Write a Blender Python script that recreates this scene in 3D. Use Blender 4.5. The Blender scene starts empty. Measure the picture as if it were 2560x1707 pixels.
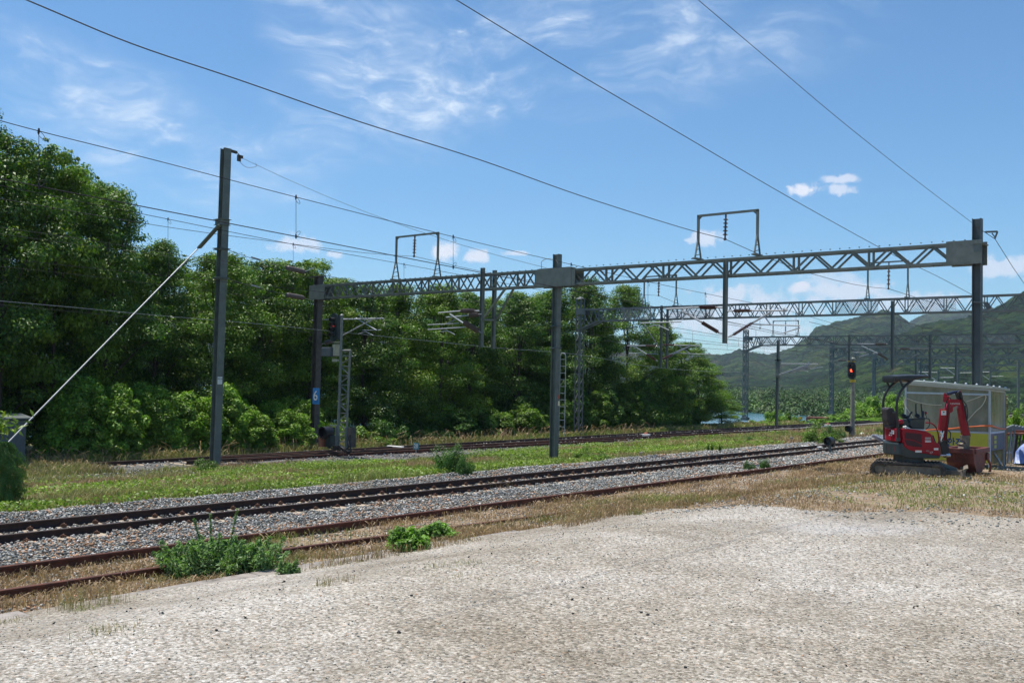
import bpy, math, random
import numpy as np
from mathutils import Vector
random.seed(7)
RG = np.random.default_rng(11)
# ------------------------------------------------------------------ camera, world, sun
SC = bpy.context.scene
COL = SC.collection
fpx, CX, CY, CAMH = 2489., 1280., 853.5, 2.7
PHI, PITCH, ROLL = math.radians(39.75), math.radians(2.105), math.radians(1.15)
F = np.array([-math.sin(PHI)*math.cos(PITCH), math.cos(PHI)*math.cos(PITCH), math.sin(PITCH)])
R0 = np.array([math.cos(PHI), math.sin(PHI), 0.]); U0 = np.cross(R0, F)
F0 = np.array([-math.sin(PHI), math.cos(PHI), 0.])
R = R0*math.cos(ROLL)+U0*math.sin(ROLL); U = -R0*math.sin(ROLL)+U0*math.cos(ROLL)
CP = np.array([0, 0, CAMH])
cam = bpy.data.cameras.new('camera'); cam.sensor_width = 36; cam.lens = 35; cam.clip_end = 9000; cam.clip_start = .1
camo = bpy.data.objects.new('camera', cam); COL.objects.link(camo)
from mathutils import Matrix
M3 = Matrix(((R[0], U[0], -F[0]), (R[1], U[1], -F[1]), (R[2], U[2], -F[2])))
camo.matrix_world = Matrix.Translation(Vector(CP)) @ M3.to_4x4()
SC.camera = camo
SC.view_settings.view_transform = 'Standard'; SC.view_settings.look = 'None'
SC.view_settings.exposure = 0.32; SC.view_settings.gamma = 1
SC.cycles.max_bounces = 6; SC.cycles.transparent_max_bounces = 12; SC.cycles.volume_bounces = 0

SUN_EL = math.radians(74)
sh = R0*.90 - F0*.43                     # ground direction in which shadows fall
sh = sh/np.linalg.norm(sh)
sdir = np.array([-sh[0]*math.cos(SUN_EL), -sh[1]*math.cos(SUN_EL), math.sin(SUN_EL)])   # towards the sun
sl = bpy.data.lights.new('sun', 'SUN'); sl.energy = 5.0; sl.angle = math.radians(.75); sl.color = (1, .955, .88)
so = bpy.data.objects.new('sun', sl); COL.objects.link(so)
so.rotation_euler = Vector(-sdir).to_track_quat('-Z', 'Y').to_euler()

def ray(x, y): return F+R*(x-CX)/fpx-U*(y-CY)/fpx
def at(x, y, Z): return CP+ray(x, y)*Z
def az(x, y, z=0.): r = ray(x, y); return CP+r*(z-CAMH)/r[2]
def aX(x, y, X): r = ray(x, y); return CP+r*X/r[0]
def aY(x, y, Y): r = ray(x, y); return CP+r*Y/r[1]
def pr(p):
    v = np.array(p, float)-CP; z = v@F
    return (CX+fpx*(v@R)/z, CY-fpx*(v@U)/z, z)

W = bpy.data.worlds.new("World"); SC.world = W; W.use_nodes = True
nt = W.node_tree; nt.nodes.clear()
class NX:
    """tiny node expression helper"""
    def __init__(s, nt): s.nt = nt
    def m(s, op, a, b=None, c=None, clamp=False):
        n = s.nt.nodes.new('ShaderNodeMath'); n.operation = op; n.use_clamp = clamp
        for i, q in enumerate((a, b, c)):
            if q is None: continue
            if isinstance(q, (int, float)): n.inputs[i].default_value = q
            else: s.nt.links.new(q, n.inputs[i])
        return n.outputs[0]
    def new(s, t, **k):
        n = s.nt.nodes.new(t)
        for a, b in k.items():
            if a.startswith('i_'):
                key = a[2:].replace('_', ' ')
                n.inputs[key].default_value = b
            else: setattr(n, a, b)
        return n
    def l(s, a, b): s.nt.links.new(a, b)
    def noise(s, vec, scale, detail=4, rough=.5, dist=0., dim='3D'):
        n = s.new('ShaderNodeTexNoise', noise_dimensions=dim)
        n.inputs['Scale'].default_value = scale; n.inputs['Detail'].default_value = detail
        n.inputs['Roughness'].default_value = rough; n.inputs['Distortion'].default_value = dist
        if vec is not None: s.l(vec, n.inputs['Vector'])
        return n.outputs[0]
    def ramp(s, fac, stops):
        n = s.new('ShaderNodeValToRGB'); e = n.color_ramp.elements
        while len(e) < len(stops): e.new(.5)
        for q, (p, c) in zip(e, stops): q.position = p; q.color = tuple(c)+(1,) if len(c) == 3 else c
        s.l(fac, n.inputs[0]); return n.outputs[0]
    def sm(s, x, a, b):
        n = s.new('ShaderNodeMapRange', interpolation_type='SMOOTHSTEP')
        n.inputs[1].default_value = a; n.inputs[2].default_value = b
        s.l(x, n.inputs[0]); return n.outputs[0]
    def mix(s, fac, a, b, mode='MIX'):
        n = s.new('ShaderNodeMix', data_type='RGBA', blend_type=mode)
        for i, q in ((0, fac), (6, a), (7, b)):
            if isinstance(q, (int, float)): n.inputs[i].default_value = q
            elif isinstance(q, tuple): n.inputs[i].default_value = tuple(q)+(1,) if len(q) == 3 else q
            else: s.l(q, n.inputs[i])
        return n.outputs[2]

x = NX(nt)
sky = x.new('ShaderNodeTexSky', sky_type='NISHITA'); sky.sun_disc = False
sky.sun_elevation = SUN_EL; sky.sun_rotation = math.atan2(sdir[0], sdir[1])
sky.air_density = 1.0; sky.dust_density = .12; sky.ozone_density = 3.2; sky.altitude = 100
bg = x.new('ShaderNodeBackground'); bg.inputs[1].default_value = .103
tc = x.new('ShaderNodeTexCoord')
sp = x.new('ShaderNodeSeparateXYZ'); x.l(tc.outputs['Generated'], sp.inputs[0])
azim = x.m('ARCTAN2', sp.outputs[0], sp.outputs[1]); elev = x.m('ARCSINE', sp.outputs[2])
def angs(px, py):
    d = ray(px, py); d = d/np.linalg.norm(d); return math.atan2(d[0], d[1]), math.asin(d[2])
cv = x.new('ShaderNodeCombineXYZ'); x.l(azim, cv.inputs[0]); x.l(elev, cv.inputs[1])
def blob(px, py, ax_, ay_, rot=0):
    a0, e0 = angs(px, py)
    du = x.m('SUBTRACT', azim, a0); dv = x.m('SUBTRACT', elev, e0)
    c, s_ = math.cos(rot), math.sin(rot)
    p = x.m('ADD', x.m('MULTIPLY', du, c/ax_), x.m('MULTIPLY', dv, s_/ax_))
    q = x.m('ADD', x.m('MULTIPLY', du, -s_/ay_), x.m('MULTIPLY', dv, c/ay_))
    return x.m('SUBTRACT', 1., x.m('SQRT', x.m('ADD', x.m('MULTIPLY', p, p), x.m('MULTIPLY', q, q))))
# cirrus: wispy curled streaks, combed along a direction, inside soft patches of sky
rotm = x.new('ShaderNodeMapping'); rotm.inputs['Rotation'].default_value = (0, 0, math.radians(52)); rotm.inputs['Scale'].default_value = (1.0, 3.0, 1)
x.l(cv.outputs[0], rotm.inputs[0])
wv = x.new('ShaderNodeTexNoise'); wv.inputs['Scale'].default_value = 5.; wv.inputs['Detail'].default_value = 3; x.l(cv.outputs[0], wv.inputs['Vector'])
wa = x.new('ShaderNodeVectorMath', operation='SCALE'); x.l(wv.outputs['Color'], wa.inputs[0]); wa.inputs['Scale'].default_value = .27
wb = x.new('ShaderNodeVectorMath', operation='ADD'); x.l(rotm.outputs[0], wb.inputs[0]); x.l(wa.outputs[0], wb.inputs[1])
n1 = x.noise(wb.outputs[0], 7.5, 9, .62, .35)
n2 = x.noise(wb.outputs[0], 22., 8, .6, .2)
fib = x.m('ADD', x.m('MULTIPLY', x.m('MULTIPLY', x.sm(n1, .40, .82), x.sm(n2, .25, .68)), 1.05), x.m('MULTIPLY', x.m('MULTIPLY', x.sm(n2, .48, .8), x.sm(n1, .38, .6)), .6))
patch = None
for (px, py, a, b, r_, w_) in ((1010, 250, .17, .075, .1, .95), (860, 130, .12, .06, -.5, 1.2), (1500, 110, .22, .10, .1, .8), (1750, 60, .24, .08, .0, .45), (1330, 190, .14, .08, .3, .8), (1180, 120, .12, .07, .2, .7),
                               (300, 300, .26, .07, -.35, .75), (480, 400, .16, .05, -.3, .55), (730, 360, .14, .05, .2, .7), (1200, 60, .25, .05, 0, .5)):
    g = x.m('MULTIPLY', x.sm(blob(px, py, a, b, r_), 0., .75), w_)
    patch = g if patch is None else x.m('MAXIMUM', patch, g)
cir = x.m('MULTIPLY', x.m('MULTIPLY', fib, patch), .80)
veil = x.m('MULTIPLY', x.m('MULTIPLY', x.sm(n1, .25, .7), patch), .13)
cir = x.m('ADD', cir, veil, clamp=True)
# small fair-weather cumulus low in the sky
cn = x.noise(cv.outputs[0], 70., 6, .62, .3)
cum = None
for (px, py, a, b, w_) in ((2005, 473, .013, .0055, .7), (2115, 448, .017, .0035, .5), (2100, 474, .014, .004, .5), (1115, 627, .0135, .0075, .7), (1195, 641, .0125, .0055, .65), (745, 612, .02, .007, .5),
                           (840, 637, .009, .003, .5), (1290, 633, .012, .0022, .5), (1765, 592, .016, .006, .55), (1728, 601, .007, .003, .5), (2075, 700, .03, .007, .35), (2010, 718, .012, .005, .7),
                           (2110, 728, .04, .009, .55), (2520, 668, .03, .008, .5), (1830, 745, .03, .009, .55), (1900, 765, .05, .010, .5), (2280, 755, .05, .008, .45), (1780, 800, .05, .012, .55), (1900, 820, .05, .012, .4), (1950, 860, .05, .01, .4)):
    g = x.m('MULTIPLY', x.sm(x.m('ADD', blob(px, py, a*1.25, b*1.5), x.m('MULTIPLY', x.m('SUBTRACT', cn, .5), 2.4)), -.05, .6), min(1., w_*1.35))
    cum = g if cum is None else x.m('MAXIMUM', cum, g)
skt = x.mix(1., sky.outputs[0], (.64, .94, 1.10), 'MULTIPLY')
skyc = x.mix(cir, skt, (6.6, 7.5, 8.6))
skyc = x.mix(cum, skyc, (7.0, 7.3, 8.1))
x.l(skyc, bg.inputs[0])
wo = x.new('ShaderNodeOutputWorld'); x.l(bg.outputs[0], wo.inputs[0])

# ------------------------------------------------------------------ helpers
def mat(name, col, rough=.6, metal=0., var=.25, nscale=6., bump=.0, bscale=40., col2=None, spec=.5, lo=.35, hi=.65, detail=5, emit=None, alpha=None, coat=0., streak=0.):
    m = bpy.data.materials.new(name); m.use_nodes = True
    t = m.node_tree; b = t.nodes['Principled BSDF']; n = NX(t)
    co = n.new('ShaderNodeTexCoord').outputs['Object']
    c1 = np.array(col); c2 = np.array(col2) if col2 is not None else c1*(1-var)
    f_ = n.noise(co, nscale, detail, .6)
    cr = n.ramp(f_, [(lo, tuple(c1)), (hi, tuple(c2))])
    if streak:
        mp_ = n.new('ShaderNodeMapping'); mp_.inputs['Scale'].default_value = (9, 9, .55); n.l(co, mp_.inputs[0])
        cr = n.mix(n.m('MULTIPLY', n.sm(n.noise(mp_.outputs[0], 1.0, 6, .7), .50, .68), streak), cr, (.085, .055, .035))
    n.l(cr, b.inputs['Base Color'])
    b.inputs['Roughness'].default_value = rough; b.inputs['Metallic'].default_value = metal
    b.inputs['Specular IOR Level'].default_value = spec; b.inputs['Coat Weight'].default_value = coat
    if bump:
        bn = n.new('ShaderNodeBump'); bn.inputs['Strength'].default_value = bump; bn.inputs['Distance'].default_value = .02
        n.l(n.noise(co, bscale, 5, .6), bn.inputs['Height']); n.l(bn.outputs[0], b.inputs['Normal'])
    if emit: b.inputs['Emission Color'].default_value = tuple(emit[0])+(1,); b.inputs['Emission Strength'].default_value = emit[1]
    return m
def attr_mat(name, rough=.7, trans=0., spec=.3, tint=(1.25, 1.45, .35)):
    m = bpy.data.materials.new(name); m.use_nodes = True
    t = m.node_tree; b = t.nodes['Principled BSDF']; n = NX(t)
    a = n.new('ShaderNodeAttribute', attribute_name='Col')
    n.l(a.outputs['Color'], b.inputs['Base Color']); b.inputs['Roughness'].default_value = rough; b.inputs['Specular IOR Level'].default_value = spec
    if trans:
        tr = n.new('ShaderNodeBsdfTranslucent')
        tcol = n.mix(1., a.outputs['Color'], tint, 'MULTIPLY'); n.l(tcol, tr.inputs[0])
        mx = n.new('ShaderNodeMixShader'); mx.inputs[0].default_value = trans
        n.l(b.outputs[0], mx.inputs[1]); n.l(tr.outputs[0], mx.inputs[2])
        n.l(mx.outputs[0], t.nodes['Material Output'].inputs[0])
    return m
MT = {}
MT['steel'] = mat('grey_green_painted_steel', (.15, .17, .15), .55, .0, .3, 3., .08, 30)
MT['steel_dark'] = mat('dark_painted_steel', (.085, .10, .105), .5, 0., .3, 3., .05, 30, streak=.35)
MT['steel_brown'] = mat('weathered_brown_steel', (.085, .075, .066), .65, 0, .4, 4., .08, 30, streak=.6)
MT['galv'] = mat('galvanised_steel', (.42, .44, .45), .42, .55, .25, 9.)
MT['galv_far'] = mat('dull_galvanised_steel', (.135, .155, .15), .5, .2, .25, 3.)
MT['bright'] = mat('bright_galvanised_tube', (.46, .47, .48), .5, .35, .2, 8.)
MT['brace'] = mat('cream_galvanised_lattice', (.225, .235, .21), .6, .1, .3, 6.)
MT['rail'] = mat('rusty_rail_side', (.060, .030, .020), .75, .1, .4, 6., .15, 60, col2=(.034, .018, .014))
MT['railred'] = mat('red_rust_rail', (.13, .045, .025), .85, 0., .4, 6., .25, 50, col2=(.065, .026, .018))
MT['railtop'] = mat('worn_rail_head', (.16, .13, .115), .45, .5, .3, 5.)
MT['clip'] = mat('rusty_clip', (.12, .055, .03), .8, 0, .3, 20)
MT['sleeper'] = mat('weathered_concrete_sleeper', (.46, .37, .27), .9, 0, .35, 14, .3, 80)
MT['conc'] = mat('pale_concrete', (.34, .30, .26), .9, 0, .45, 4, .5, 50)
MT['conc_pole'] = mat('aged_concrete_pole', (.30, .26, .225), .9, 0, .4, 5, .2, 40)
MT['wire'] = mat('dark_wire', (.03, .026, .03), .6, .3, .1, 3)
MT['wire_grey'] = mat('aluminium_stranded_wire', (.09, .085, .08), .55, .4, .1, 3)
MT['insul'] = mat('brown_porcelain_insulator', (.10, .048, .035), .25, 0, .2, 10, coat=.3)
MT['insul_grey'] = mat('grey_brown_polymer_insulator', (.13, .10, .09), .5, 0, .2, 10)
MT['black'] = mat('black_plastic', (.018, .019, .022), .45, 0, .2, 10)
MT['blackm'] = mat('matt_black_hood', (.012, .012, .014), .8, 0, .1, 10)
MT['red_on'] = mat('lit_red_lens', (.8, .03, .02), .3, 0, 0, 5, emit=((1., .06, .02), 5.))
MT['red_on_dim'] = mat('dim_red_lens', (.6, .03, .03), .3, 0, 0, 5, emit=((1., .05, .05), .35))
MT['lens_dark'] = mat('unlit_lens', (.02, .02, .025), .15, 0, 0, 5)
MT['white'] = mat('white_paint', (.75, .74, .70), .6, 0, .15, 8)
MT['cream'] = mat('cream_plastic', (.55, .5, .36), .6, 0, .15, 8)
MT['blue'] = mat('blue_sign_paint', (.04, .24, .62), .5, 0, .2, 10)
MT['cyan'] = mat('faded_cyan_sign_paint', (.07, .27, .34), .6, 0, .25, 20)
MT['yel'] = mat('yellow_paint', (.7, .45, .03), .5, 0, .15, 8)
MT['cabgrey'] = mat('grey_cabinet_paint', (.085, .105, .12), .6, 0, .2, 6)
MT['bark'] = mat('tree_bark', (.085, .065, .05), .95, 0, .4, 8, .5, 25)
MT['leaf'] = attr_mat('leaf', .5, .27, .35, (1.05, 1.5, .35))
MT['leaf_far'] = attr_mat('far_leaf', .6, .15, .3)
MT['grass'] = attr_mat('grass_blade', .6, .25, .3, (1.1, 1.1, .8))
MT['stone'] = attr_mat('ballast_stone', .85, 0, .35)
MT['rubber'] = mat('muddy_black_rubber', (.12, .10, .08), .85, 0, .4, 7, .4, 30, col2=(.03, .028, .026))
MT['mud'] = mat('muddy_steel', (.24, .20, .15), .85, 0, .45, 8, .4, 40)
MT['red'] = mat('glossy_red_paint', (.30, .002, .018), .3, 0, .15, 3, coat=.15, spec=.3)
MT['dred'] = mat('dark_red_grille', (.055, .008, .014), .6, 0, .3, 60)
MT['ggrey'] = mat('dark_grey_machine_paint', (.030, .043, .045), .42, 0, .25, 5)
MT['seat'] = mat('dark_vinyl_seat', (.035, .028, .03), .6, 0, .2, 20, .2, 200)
MT['hose'] = mat('black_rubber_hose', (.015, .015, .015), .5, 0, .1, 5)
MT['chrome'] = mat('chrome_rod', (.7, .7, .7), .18, .9, .1, 5)
MT['navy'] = mat('navy_cylinder', (.02, .03, .07), .3, .2, .1, 5)
MT['bin'] = mat('rust_red_primer', (.20, .052, .040), .6, 0, .4, 5, .12, 40, col2=(.10, .032, .027))
MT['alu'] = mat('aluminium_profile', (.50, .54, .58), .4, .4, .15, 8)
MT['orange'] = mat('orange_cable', (.75, .16, .04), .55, 0, .1, 5)
MT['rope'] = mat('pale_rope', (.62, .58, .45), .9, 0, .1, 20)
MT['wood'] = mat('plywood', (.36, .20, .09), .8, 0, .3, 6, .2, 40)
MT['tarp'] = mat('blue_tarpaulin', (.12, .20, .50), .45, 0, .35, 5, .5, 14, col2=(.30, .38, .62))
MT['roofred'] = mat('red_roof', (.30, .09, .06), .8, 0, .3, 1)
MT['wallw'] = mat('pale_wall', (.55, .53, .5), .8, 0, .15, 1)
MT['rustfl'] = mat('rusty_plate', (.22, .085, .05), .9, 0, .4, 6, .3, 30)
MT['roofp'] = mat('grey_green_roof_sheet', (.36, .39, .33), .45, 0, .15, 4)
MT['ban_y'] = mat('yellow_banner', (.48, .47, .045), .6, 0, .18, 1.5)
MT['ban_n'] = mat('slate_banner', (.10, .105, .13), .6, 0, .2, 3)
MT['txt_b'] = mat('navy_lettering', (.015, .045, .22), .6, 0, .1, 5)
MT['net'] = bpy.data.materials.new('fine_wire_netting')

class MB:
    def __init__(s): s.v = []; s.f = []; s.m = []; s.cm = 0
    def add(s, vs, fs):
        o = len(s.v); s.v += [tuple(map(float, p)) for p in vs]; s.f += [tuple(i+o for i in f) for f in fs]; s.m += [s.cm]*len(fs); return s
    def box(s, c, d, rz=0.):
        c = np.array(c, float); h = np.array(d, float)/2; ca, sa = math.cos(rz), math.sin(rz); vs = []
        for i in (-1, 1):
            for j in (-1, 1):
                for k in (-1, 1):
                    a, b = i*h[0], j*h[1]; vs.append(c+np.array([a*ca-b*sa, a*sa+b*ca, k*h[2]]))
        return s.add(vs, [(0, 1, 3, 2), (4, 6, 7, 5), (0, 4, 5, 1), (2, 3, 7, 6), (0, 2, 6, 4), (1, 5, 7, 3)])
    def bar(s, p, q, w, h=None, up=(0, 0, 1), w2=None, h2=None):
        h = h or w; w2 = w2 or w; h2 = h2 or h
        p = np.array(p, float); q = np.array(q, float); d = q-p; L = np.linalg.norm(d)
        if L < 1e-6: return s
        d /= L; up = np.array(up, float)
        if abs(d@up) > .98: up = np.array([0, 1., 0])
        a = np.cross(d, up); a /= np.linalg.norm(a); b = np.cross(a, d)
        vs = [p-a*w/2-b*h/2, p+a*w/2-b*h/2, p+a*w/2+b*h/2, p-a*w/2+b*h/2, q-a*w2/2-b*h2/2, q+a*w2/2-b*h2/2, q+a*w2/2+b*h2/2, q-a*w2/2+b*h2/2]
        return s.add(vs, [(0, 1, 2, 3), (7, 6, 5, 4), (0, 4, 5, 1), (1, 5, 6, 2), (2, 6, 7, 3), (3, 7, 4, 0)])
    def tube(s, pts, r, n=8, caps=True):
        P = [np.array(p, float) for p in pts]; m = len(P); rs = r if hasattr(r, '__len__') else [r]*m
        T = [P[min(i+1, m-1)]-P[max(i-1, 0)] for i in range(m)]; T = [t/(np.linalg.norm(t)+1e-12) for t in T]
        a = np.cross(T[0], [0, 0, 1.]);
        if np.linalg.norm(a) < .05: a = np.cross(T[0], [0, 1., 0])
        a /= np.linalg.norm(a); vs = []
        for i in range(m):
            a = a-T[i]*(a@T[i]); a /= np.linalg.norm(a)+1e-12; b = np.cross(T[i], a)
            for k in range(n):
                t = 2*math.pi*k/n; vs.append(P[i]+(a*math.cos(t)+b*math.sin(t))*rs[i])
        fs = [(i*n+k, i*n+(k+1) % n, (i+1)*n+(k+1) % n, (i+1)*n+k) for i in range(m-1) for k in range(n)]
        if caps: fs += [tuple(range(n))[::-1], tuple((m-1)*n+k for k in range(n))]
        return s.add(vs, fs)
    def lathe(s, p, q, prof, n=12):
        """prof: list of (t along p->q 0..1, radius)"""
        p = np.array(p, float); q = np.array(q, float)
        d = q-p; dn = d/np.linalg.norm(d); a = np.cross(dn, [0, 0, 1.])
        if np.linalg.norm(a) < .05: a = np.cross(dn, [0, 1., 0])
        a /= np.linalg.norm(a); b = np.cross(dn, a); vs = []
        for t_, r_ in prof:
            for k in range(n):
                t = 2*math.pi*k/n; vs.append(p+d*t_+(a*math.cos(t)+b*math.sin(t))*r_)
        m = len(prof)
        fs = [(i*n+k, i*n+(k+1) % n, (i+1)*n+(k+1) % n, (i+1)*n+k) for i in range(m-1) for k in range(n)]
        fs += [tuple(range(n))[::-1], tuple((m-1)*n+k for k in range(n))]
        return s.add(vs, fs)
    def prism(s, poly, ext):
        """poly: planar list of 3d points, ext: extrusion vector"""
        n = len(poly); e = np.array(ext, float); vs = [np.array(p, float) for p in poly]; vs += [p+e for p in vs]
        fs = [tuple(range(n))[::-1], tuple(range(n, 2*n))]+[(i, (i+1) % n, n+(i+1) % n, n+i) for i in range(n)]
        return s.add(vs, fs)
    def insulator(s, p, q, r, nd, rc=.03, n=12):
        """ribbed insulator from p to q"""
        prof = [(0, rc*.8), (.04, rc*.8)]
        for i in range(nd):
            t = .06+.88*i/nd; dt = .88/nd
            prof += [(t+dt*.15, rc), (t+dt*.35, r), (t+dt*.5, r*.92), (t+dt*.55, rc)]
        prof += [(.96, rc*.8), (1, rc*.8)]
        return s.lathe(p, q, prof, n)
    def build(s, name, m, parent=None, loc=None, smooth=False, bevel=0.):
        me = bpy.data.meshes.new(name)
        root = ROOTLOC.get(parent.name, np.zeros(3)) if parent else (np.array(loc, float) if loc is not None else np.zeros(3))
        V = np.array(s.v)-root
        me.from_pydata([tuple(p) for p in V], [], s.f)
        ms = m if isinstance(m, (list, tuple)) else [m]
        for q in ms: me.materials.append(MT[q] if isinstance(q, str) else q)
        if len(ms) > 1: me.polygons.foreach_set('material_index', s.m)
        me.update()
        o = bpy.data.objects.new(name, me); COL.objects.link(o)
        if smooth:
            me.polygons.foreach_set('use_smooth', [True]*len(me.polygons))
            try: me.set_sharp_from_angle(angle=math.radians(38))
            except Exception: pass
        if bevel:
            bm = o.modifiers.new('bevel', 'BEVEL'); bm.width = bevel; bm.segments = 2; bm.limit_method = 'ANGLE'
        if parent: o.parent = parent; ROOTLOC[o.name] = root
        elif loc is not None: o.location = loc; ROOTLOC[o.name] = root
        return o
ROOTLOC = {}
def tag(o, label=None, cat=None, group=None, kind=None):
    if label: o['label'] = label
    if cat: o['category'] = cat
    if group: o['group'] = group
    if kind: o['kind'] = kind
    return o
def empty(name, loc, label, cat, group=None):
    o = bpy.data.objects.new(name, None); COL.objects.link(o); o.location = tuple(map(float, loc)); o.empty_display_size = .2
    ROOTLOC[o.name] = np.array(loc, float)
    return tag(o, label, cat, group)
def copy_tree(o, loc, rz=0., scale=None, label=None, group=None):
    c = o.copy(); COL.objects.link(c); c.location = tuple(map(float, loc)); c.rotation_euler = (0, 0, rz)
    if scale is not None: c.scale = scale
    if label: c['label'] = label
    if group: c['group'] = group
    for ch in o.children:
        d = ch.copy(); COL.objects.link(d); d.parent = c
        for g in ch.children:
            e = g.copy(); COL.objects.link(e); e.parent = d
    return c
def np_mesh(name, V, Fq, m, cols=None, smooth=False, parent=None):
    V = np.asarray(V, np.float32).reshape(-1, 3); Fq = np.asarray(Fq, np.int32); k = Fq.shape[1]
    me = bpy.data.meshes.new(name); me.vertices.add(len(V)); me.vertices.foreach_set('co', V.ravel())
    me.loops.add(Fq.size); me.loops.foreach_set('vertex_index', Fq.ravel())
    me.polygons.add(len(Fq)); me.polygons.foreach_set('loop_start', np.arange(0, Fq.size, k, dtype=np.int32))
    me.polygons.foreach_set('loop_total', np.full(len(Fq), k, np.int32))
    if smooth: me.polygons.foreach_set('use_smooth', np.ones(len(Fq), bool))
    if cols is not None:
        a = me.color_attributes.new('Col', 'FLOAT_COLOR', 'POINT'); c = np.ones((len(V), 4), np.float32); c[:, :3] = cols; a.data.foreach_set('color', c.ravel())
    me.update(calc_edges=True); me.materials.append(MT[m] if isinstance(m, str) else m)
    o = bpy.data.objects.new(name, me); COL.objects.link(o)
    if parent: o.parent = parent
    return o
# value noise
_T = np.random.default_rng(3).random((256, 256))
def vn(x_, y_):
    xi = np.floor(x_).astype(int); yi = np.floor(y_).astype(int); xf = x_-xi; yf = y_-yi
    xf = xf*xf*(3-2*xf); yf = yf*yf*(3-2*yf); g = lambda a, b: _T[a & 255, b & 255]
    return (g(xi, yi)*(1-xf)+g(xi+1, yi)*xf)*(1-yf)+(g(xi, yi+1)*(1-xf)+g(xi+1, yi+1)*xf)*yf
def fbm(x_, y_, o=4):
    s_ = 0; a = .5; x_ = np.asarray(x_, float); y_ = np.asarray(y_, float)
    for i in range(o): s_ = s_+a*vn(x_*2**i+17*i, y_*2**i+31*i); a *= .5
    return s_/(1-.5**o)

# ------------------------------------------------------------------ ground
GX = [-400, -64, -58, -46, -37.5, -33, -30, -26, -20.6, -20.0, -19.3, -18.5, -16.3, -14.2, -12.2, -11.6, -11.3, -11.1, -8.8, -7, 80]
GZ = [-8, -8, -1.25, -1.0, -.97, -.97, -.90, -.62, -.24, -.20, -.10, -.155, -.155, -.115, -.09, -.06, -.05, .03, .42, .48, .5]
def gz(X, Y=0.):
    Y = np.asarray(Y, float); X = np.asarray(X, float)
    k = 1+8*np.clip((Y-66)/14, 0, 1); z = np.interp(np.where(X < -38, -38+(X+38)*k, X), GX, GZ)
    z = z+(X > -11.1)*(.03+.45*np.clip((X+11.1)/3.4, 0, 1)**2*(3-2*np.clip((X+11.1)/3.4, 0, 1))-z)
    z = z-1.1*np.clip((Y-72)/16, 0, 1)*np.clip(-(X+38.0)/1.2, 0, 1)
    return z+(fbm(np.asarray(X)*.5+50, Y*.5+50, 2)-.5)*.07
def G(px, py):
    """where the line of sight through a pixel meets the ground"""
    r = ray(px, py); t = np.linspace(4, 160, 8000); P = CP+r*t[:, None]
    d = P[:, 2]-gz(P[:, 0], P[:, 1]); i = int(np.argmax(d < 0)); return P[i]
def strip(name, x0, x1, y0, y1, m, dz=0., nx=40, ny=400, top=None, amp=0., ns=3.):
    xs = np.linspace(x0, x1, nx); ys = y0+(y1-y0)*np.linspace(0, 1, ny)**1.6
    XX, YY = np.meshgrid(xs, ys); ZZ = gz(XX, YY)+dz
    if amp: ZZ = ZZ+(fbm(XX*ns, YY*ns, 3)-.5)*amp
    if top is not None: ZZ = top(XX, YY, ZZ)
    V = np.stack([XX, YY, ZZ], -1).reshape(-1, 3)
    i = np.arange(ny-1)[:, None]*nx+np.arange(nx-1)[None, :]; i = i.ravel()
    o = np_mesh(name, V, np.stack([i, i+1, i+nx+1, i+nx], 1), m, smooth=True)
    return tag(o, kind='structure')
def ground_mat(name, cols, scale=1., bump=.5, bs=30., rough=.95, speck=None):
    m = bpy.data.materials.new(name); m.use_nodes = True; t = m.node_tree; b = t.nodes['Principled BSDF']; n = NX(t)
    co = n.new('ShaderNodeTexCoord').outputs['Object']
    c = n.ramp(n.noise(co, scale, 8, .65), cols)
    if speck:
        c2 = n.ramp(n.noise(co, speck[0], 5, .7), speck[1]); c = n.mix(speck[2], c, c2, 'MULTIPLY')
    n.l(c, b.inputs['Base Color']); b.inputs['Roughness'].default_value = rough; b.inputs['Specular IOR Level'].default_value = .2
    bn = n.new('ShaderNodeBump'); bn.inputs['Strength'].default_value = bump; bn.inputs['Distance'].default_value = .03
    n.l(n.noise(co, bs, 6, .7), bn.inputs['Height']); n.l(bn.outputs[0], b.inputs['Normal'])
    return m
MT['soil'] = ground_mat('grassy_soil', [(.3, (.19, .14, .075)), (.5, (.16, .15, .055)), (.7, (.13, .17, .045))], .8)
MT['dry'] = ground_mat('dry_straw_soil', [(.32, (.16, .11, .07)), (.5, (.27, .20, .13)), (.68, (.34, .28, .21))], 2.2, .6, 40)
MT['ballastbed'] = ground_mat('ballast_dust', [(.35, (.09, .085, .08)), (.6, (.17, .16, .15))], 18., 1., 25)
# pale compacted gravel yard: cells of small stones, dust and stains
m = bpy.data.materials.new('compacted_gravel'); m.use_nodes = True; t = m.node_tree; b = t.nodes['Principled BSDF']; n = NX(t)
co = n.new('ShaderNodeTexCoord').outputs['Object']
v1 = n.new('ShaderNodeTexVoronoi', feature='F1'); v1.inputs['Scale'].default_value = 40; n.l(co, v1.inputs['Vector'])
v2 = n.new('ShaderNodeTexVoronoi', feature='F1'); v2.inputs['Scale'].default_value = 95; n.l(co, v2.inputs['Vector'])
sx = n.new('ShaderNodeSeparateColor'); n.l(v1.outputs['Color'], sx.inputs[0])
base = n.ramp(n.noise(co, .55, 8, .7), [(.33, (.305, .28, .24)), (.5, (.43, .405, .365)), (.66, (.53, .51, .475))])
stc = n.ramp(sx.outputs[0], [(0, (.30, .29, .27)), (.25, (.78, .72, .64)), (.6, (1.12, 1.08, 1.02)), (.85, (1.6, 1.6, 1.6)), (.93, (.55, .62, .66)), (.97, (1.25, .95, .72)), (1, (1.6, 1.6, 1.6))])
c = n.mix(.72, base, stc, 'MULTIPLY')
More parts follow.
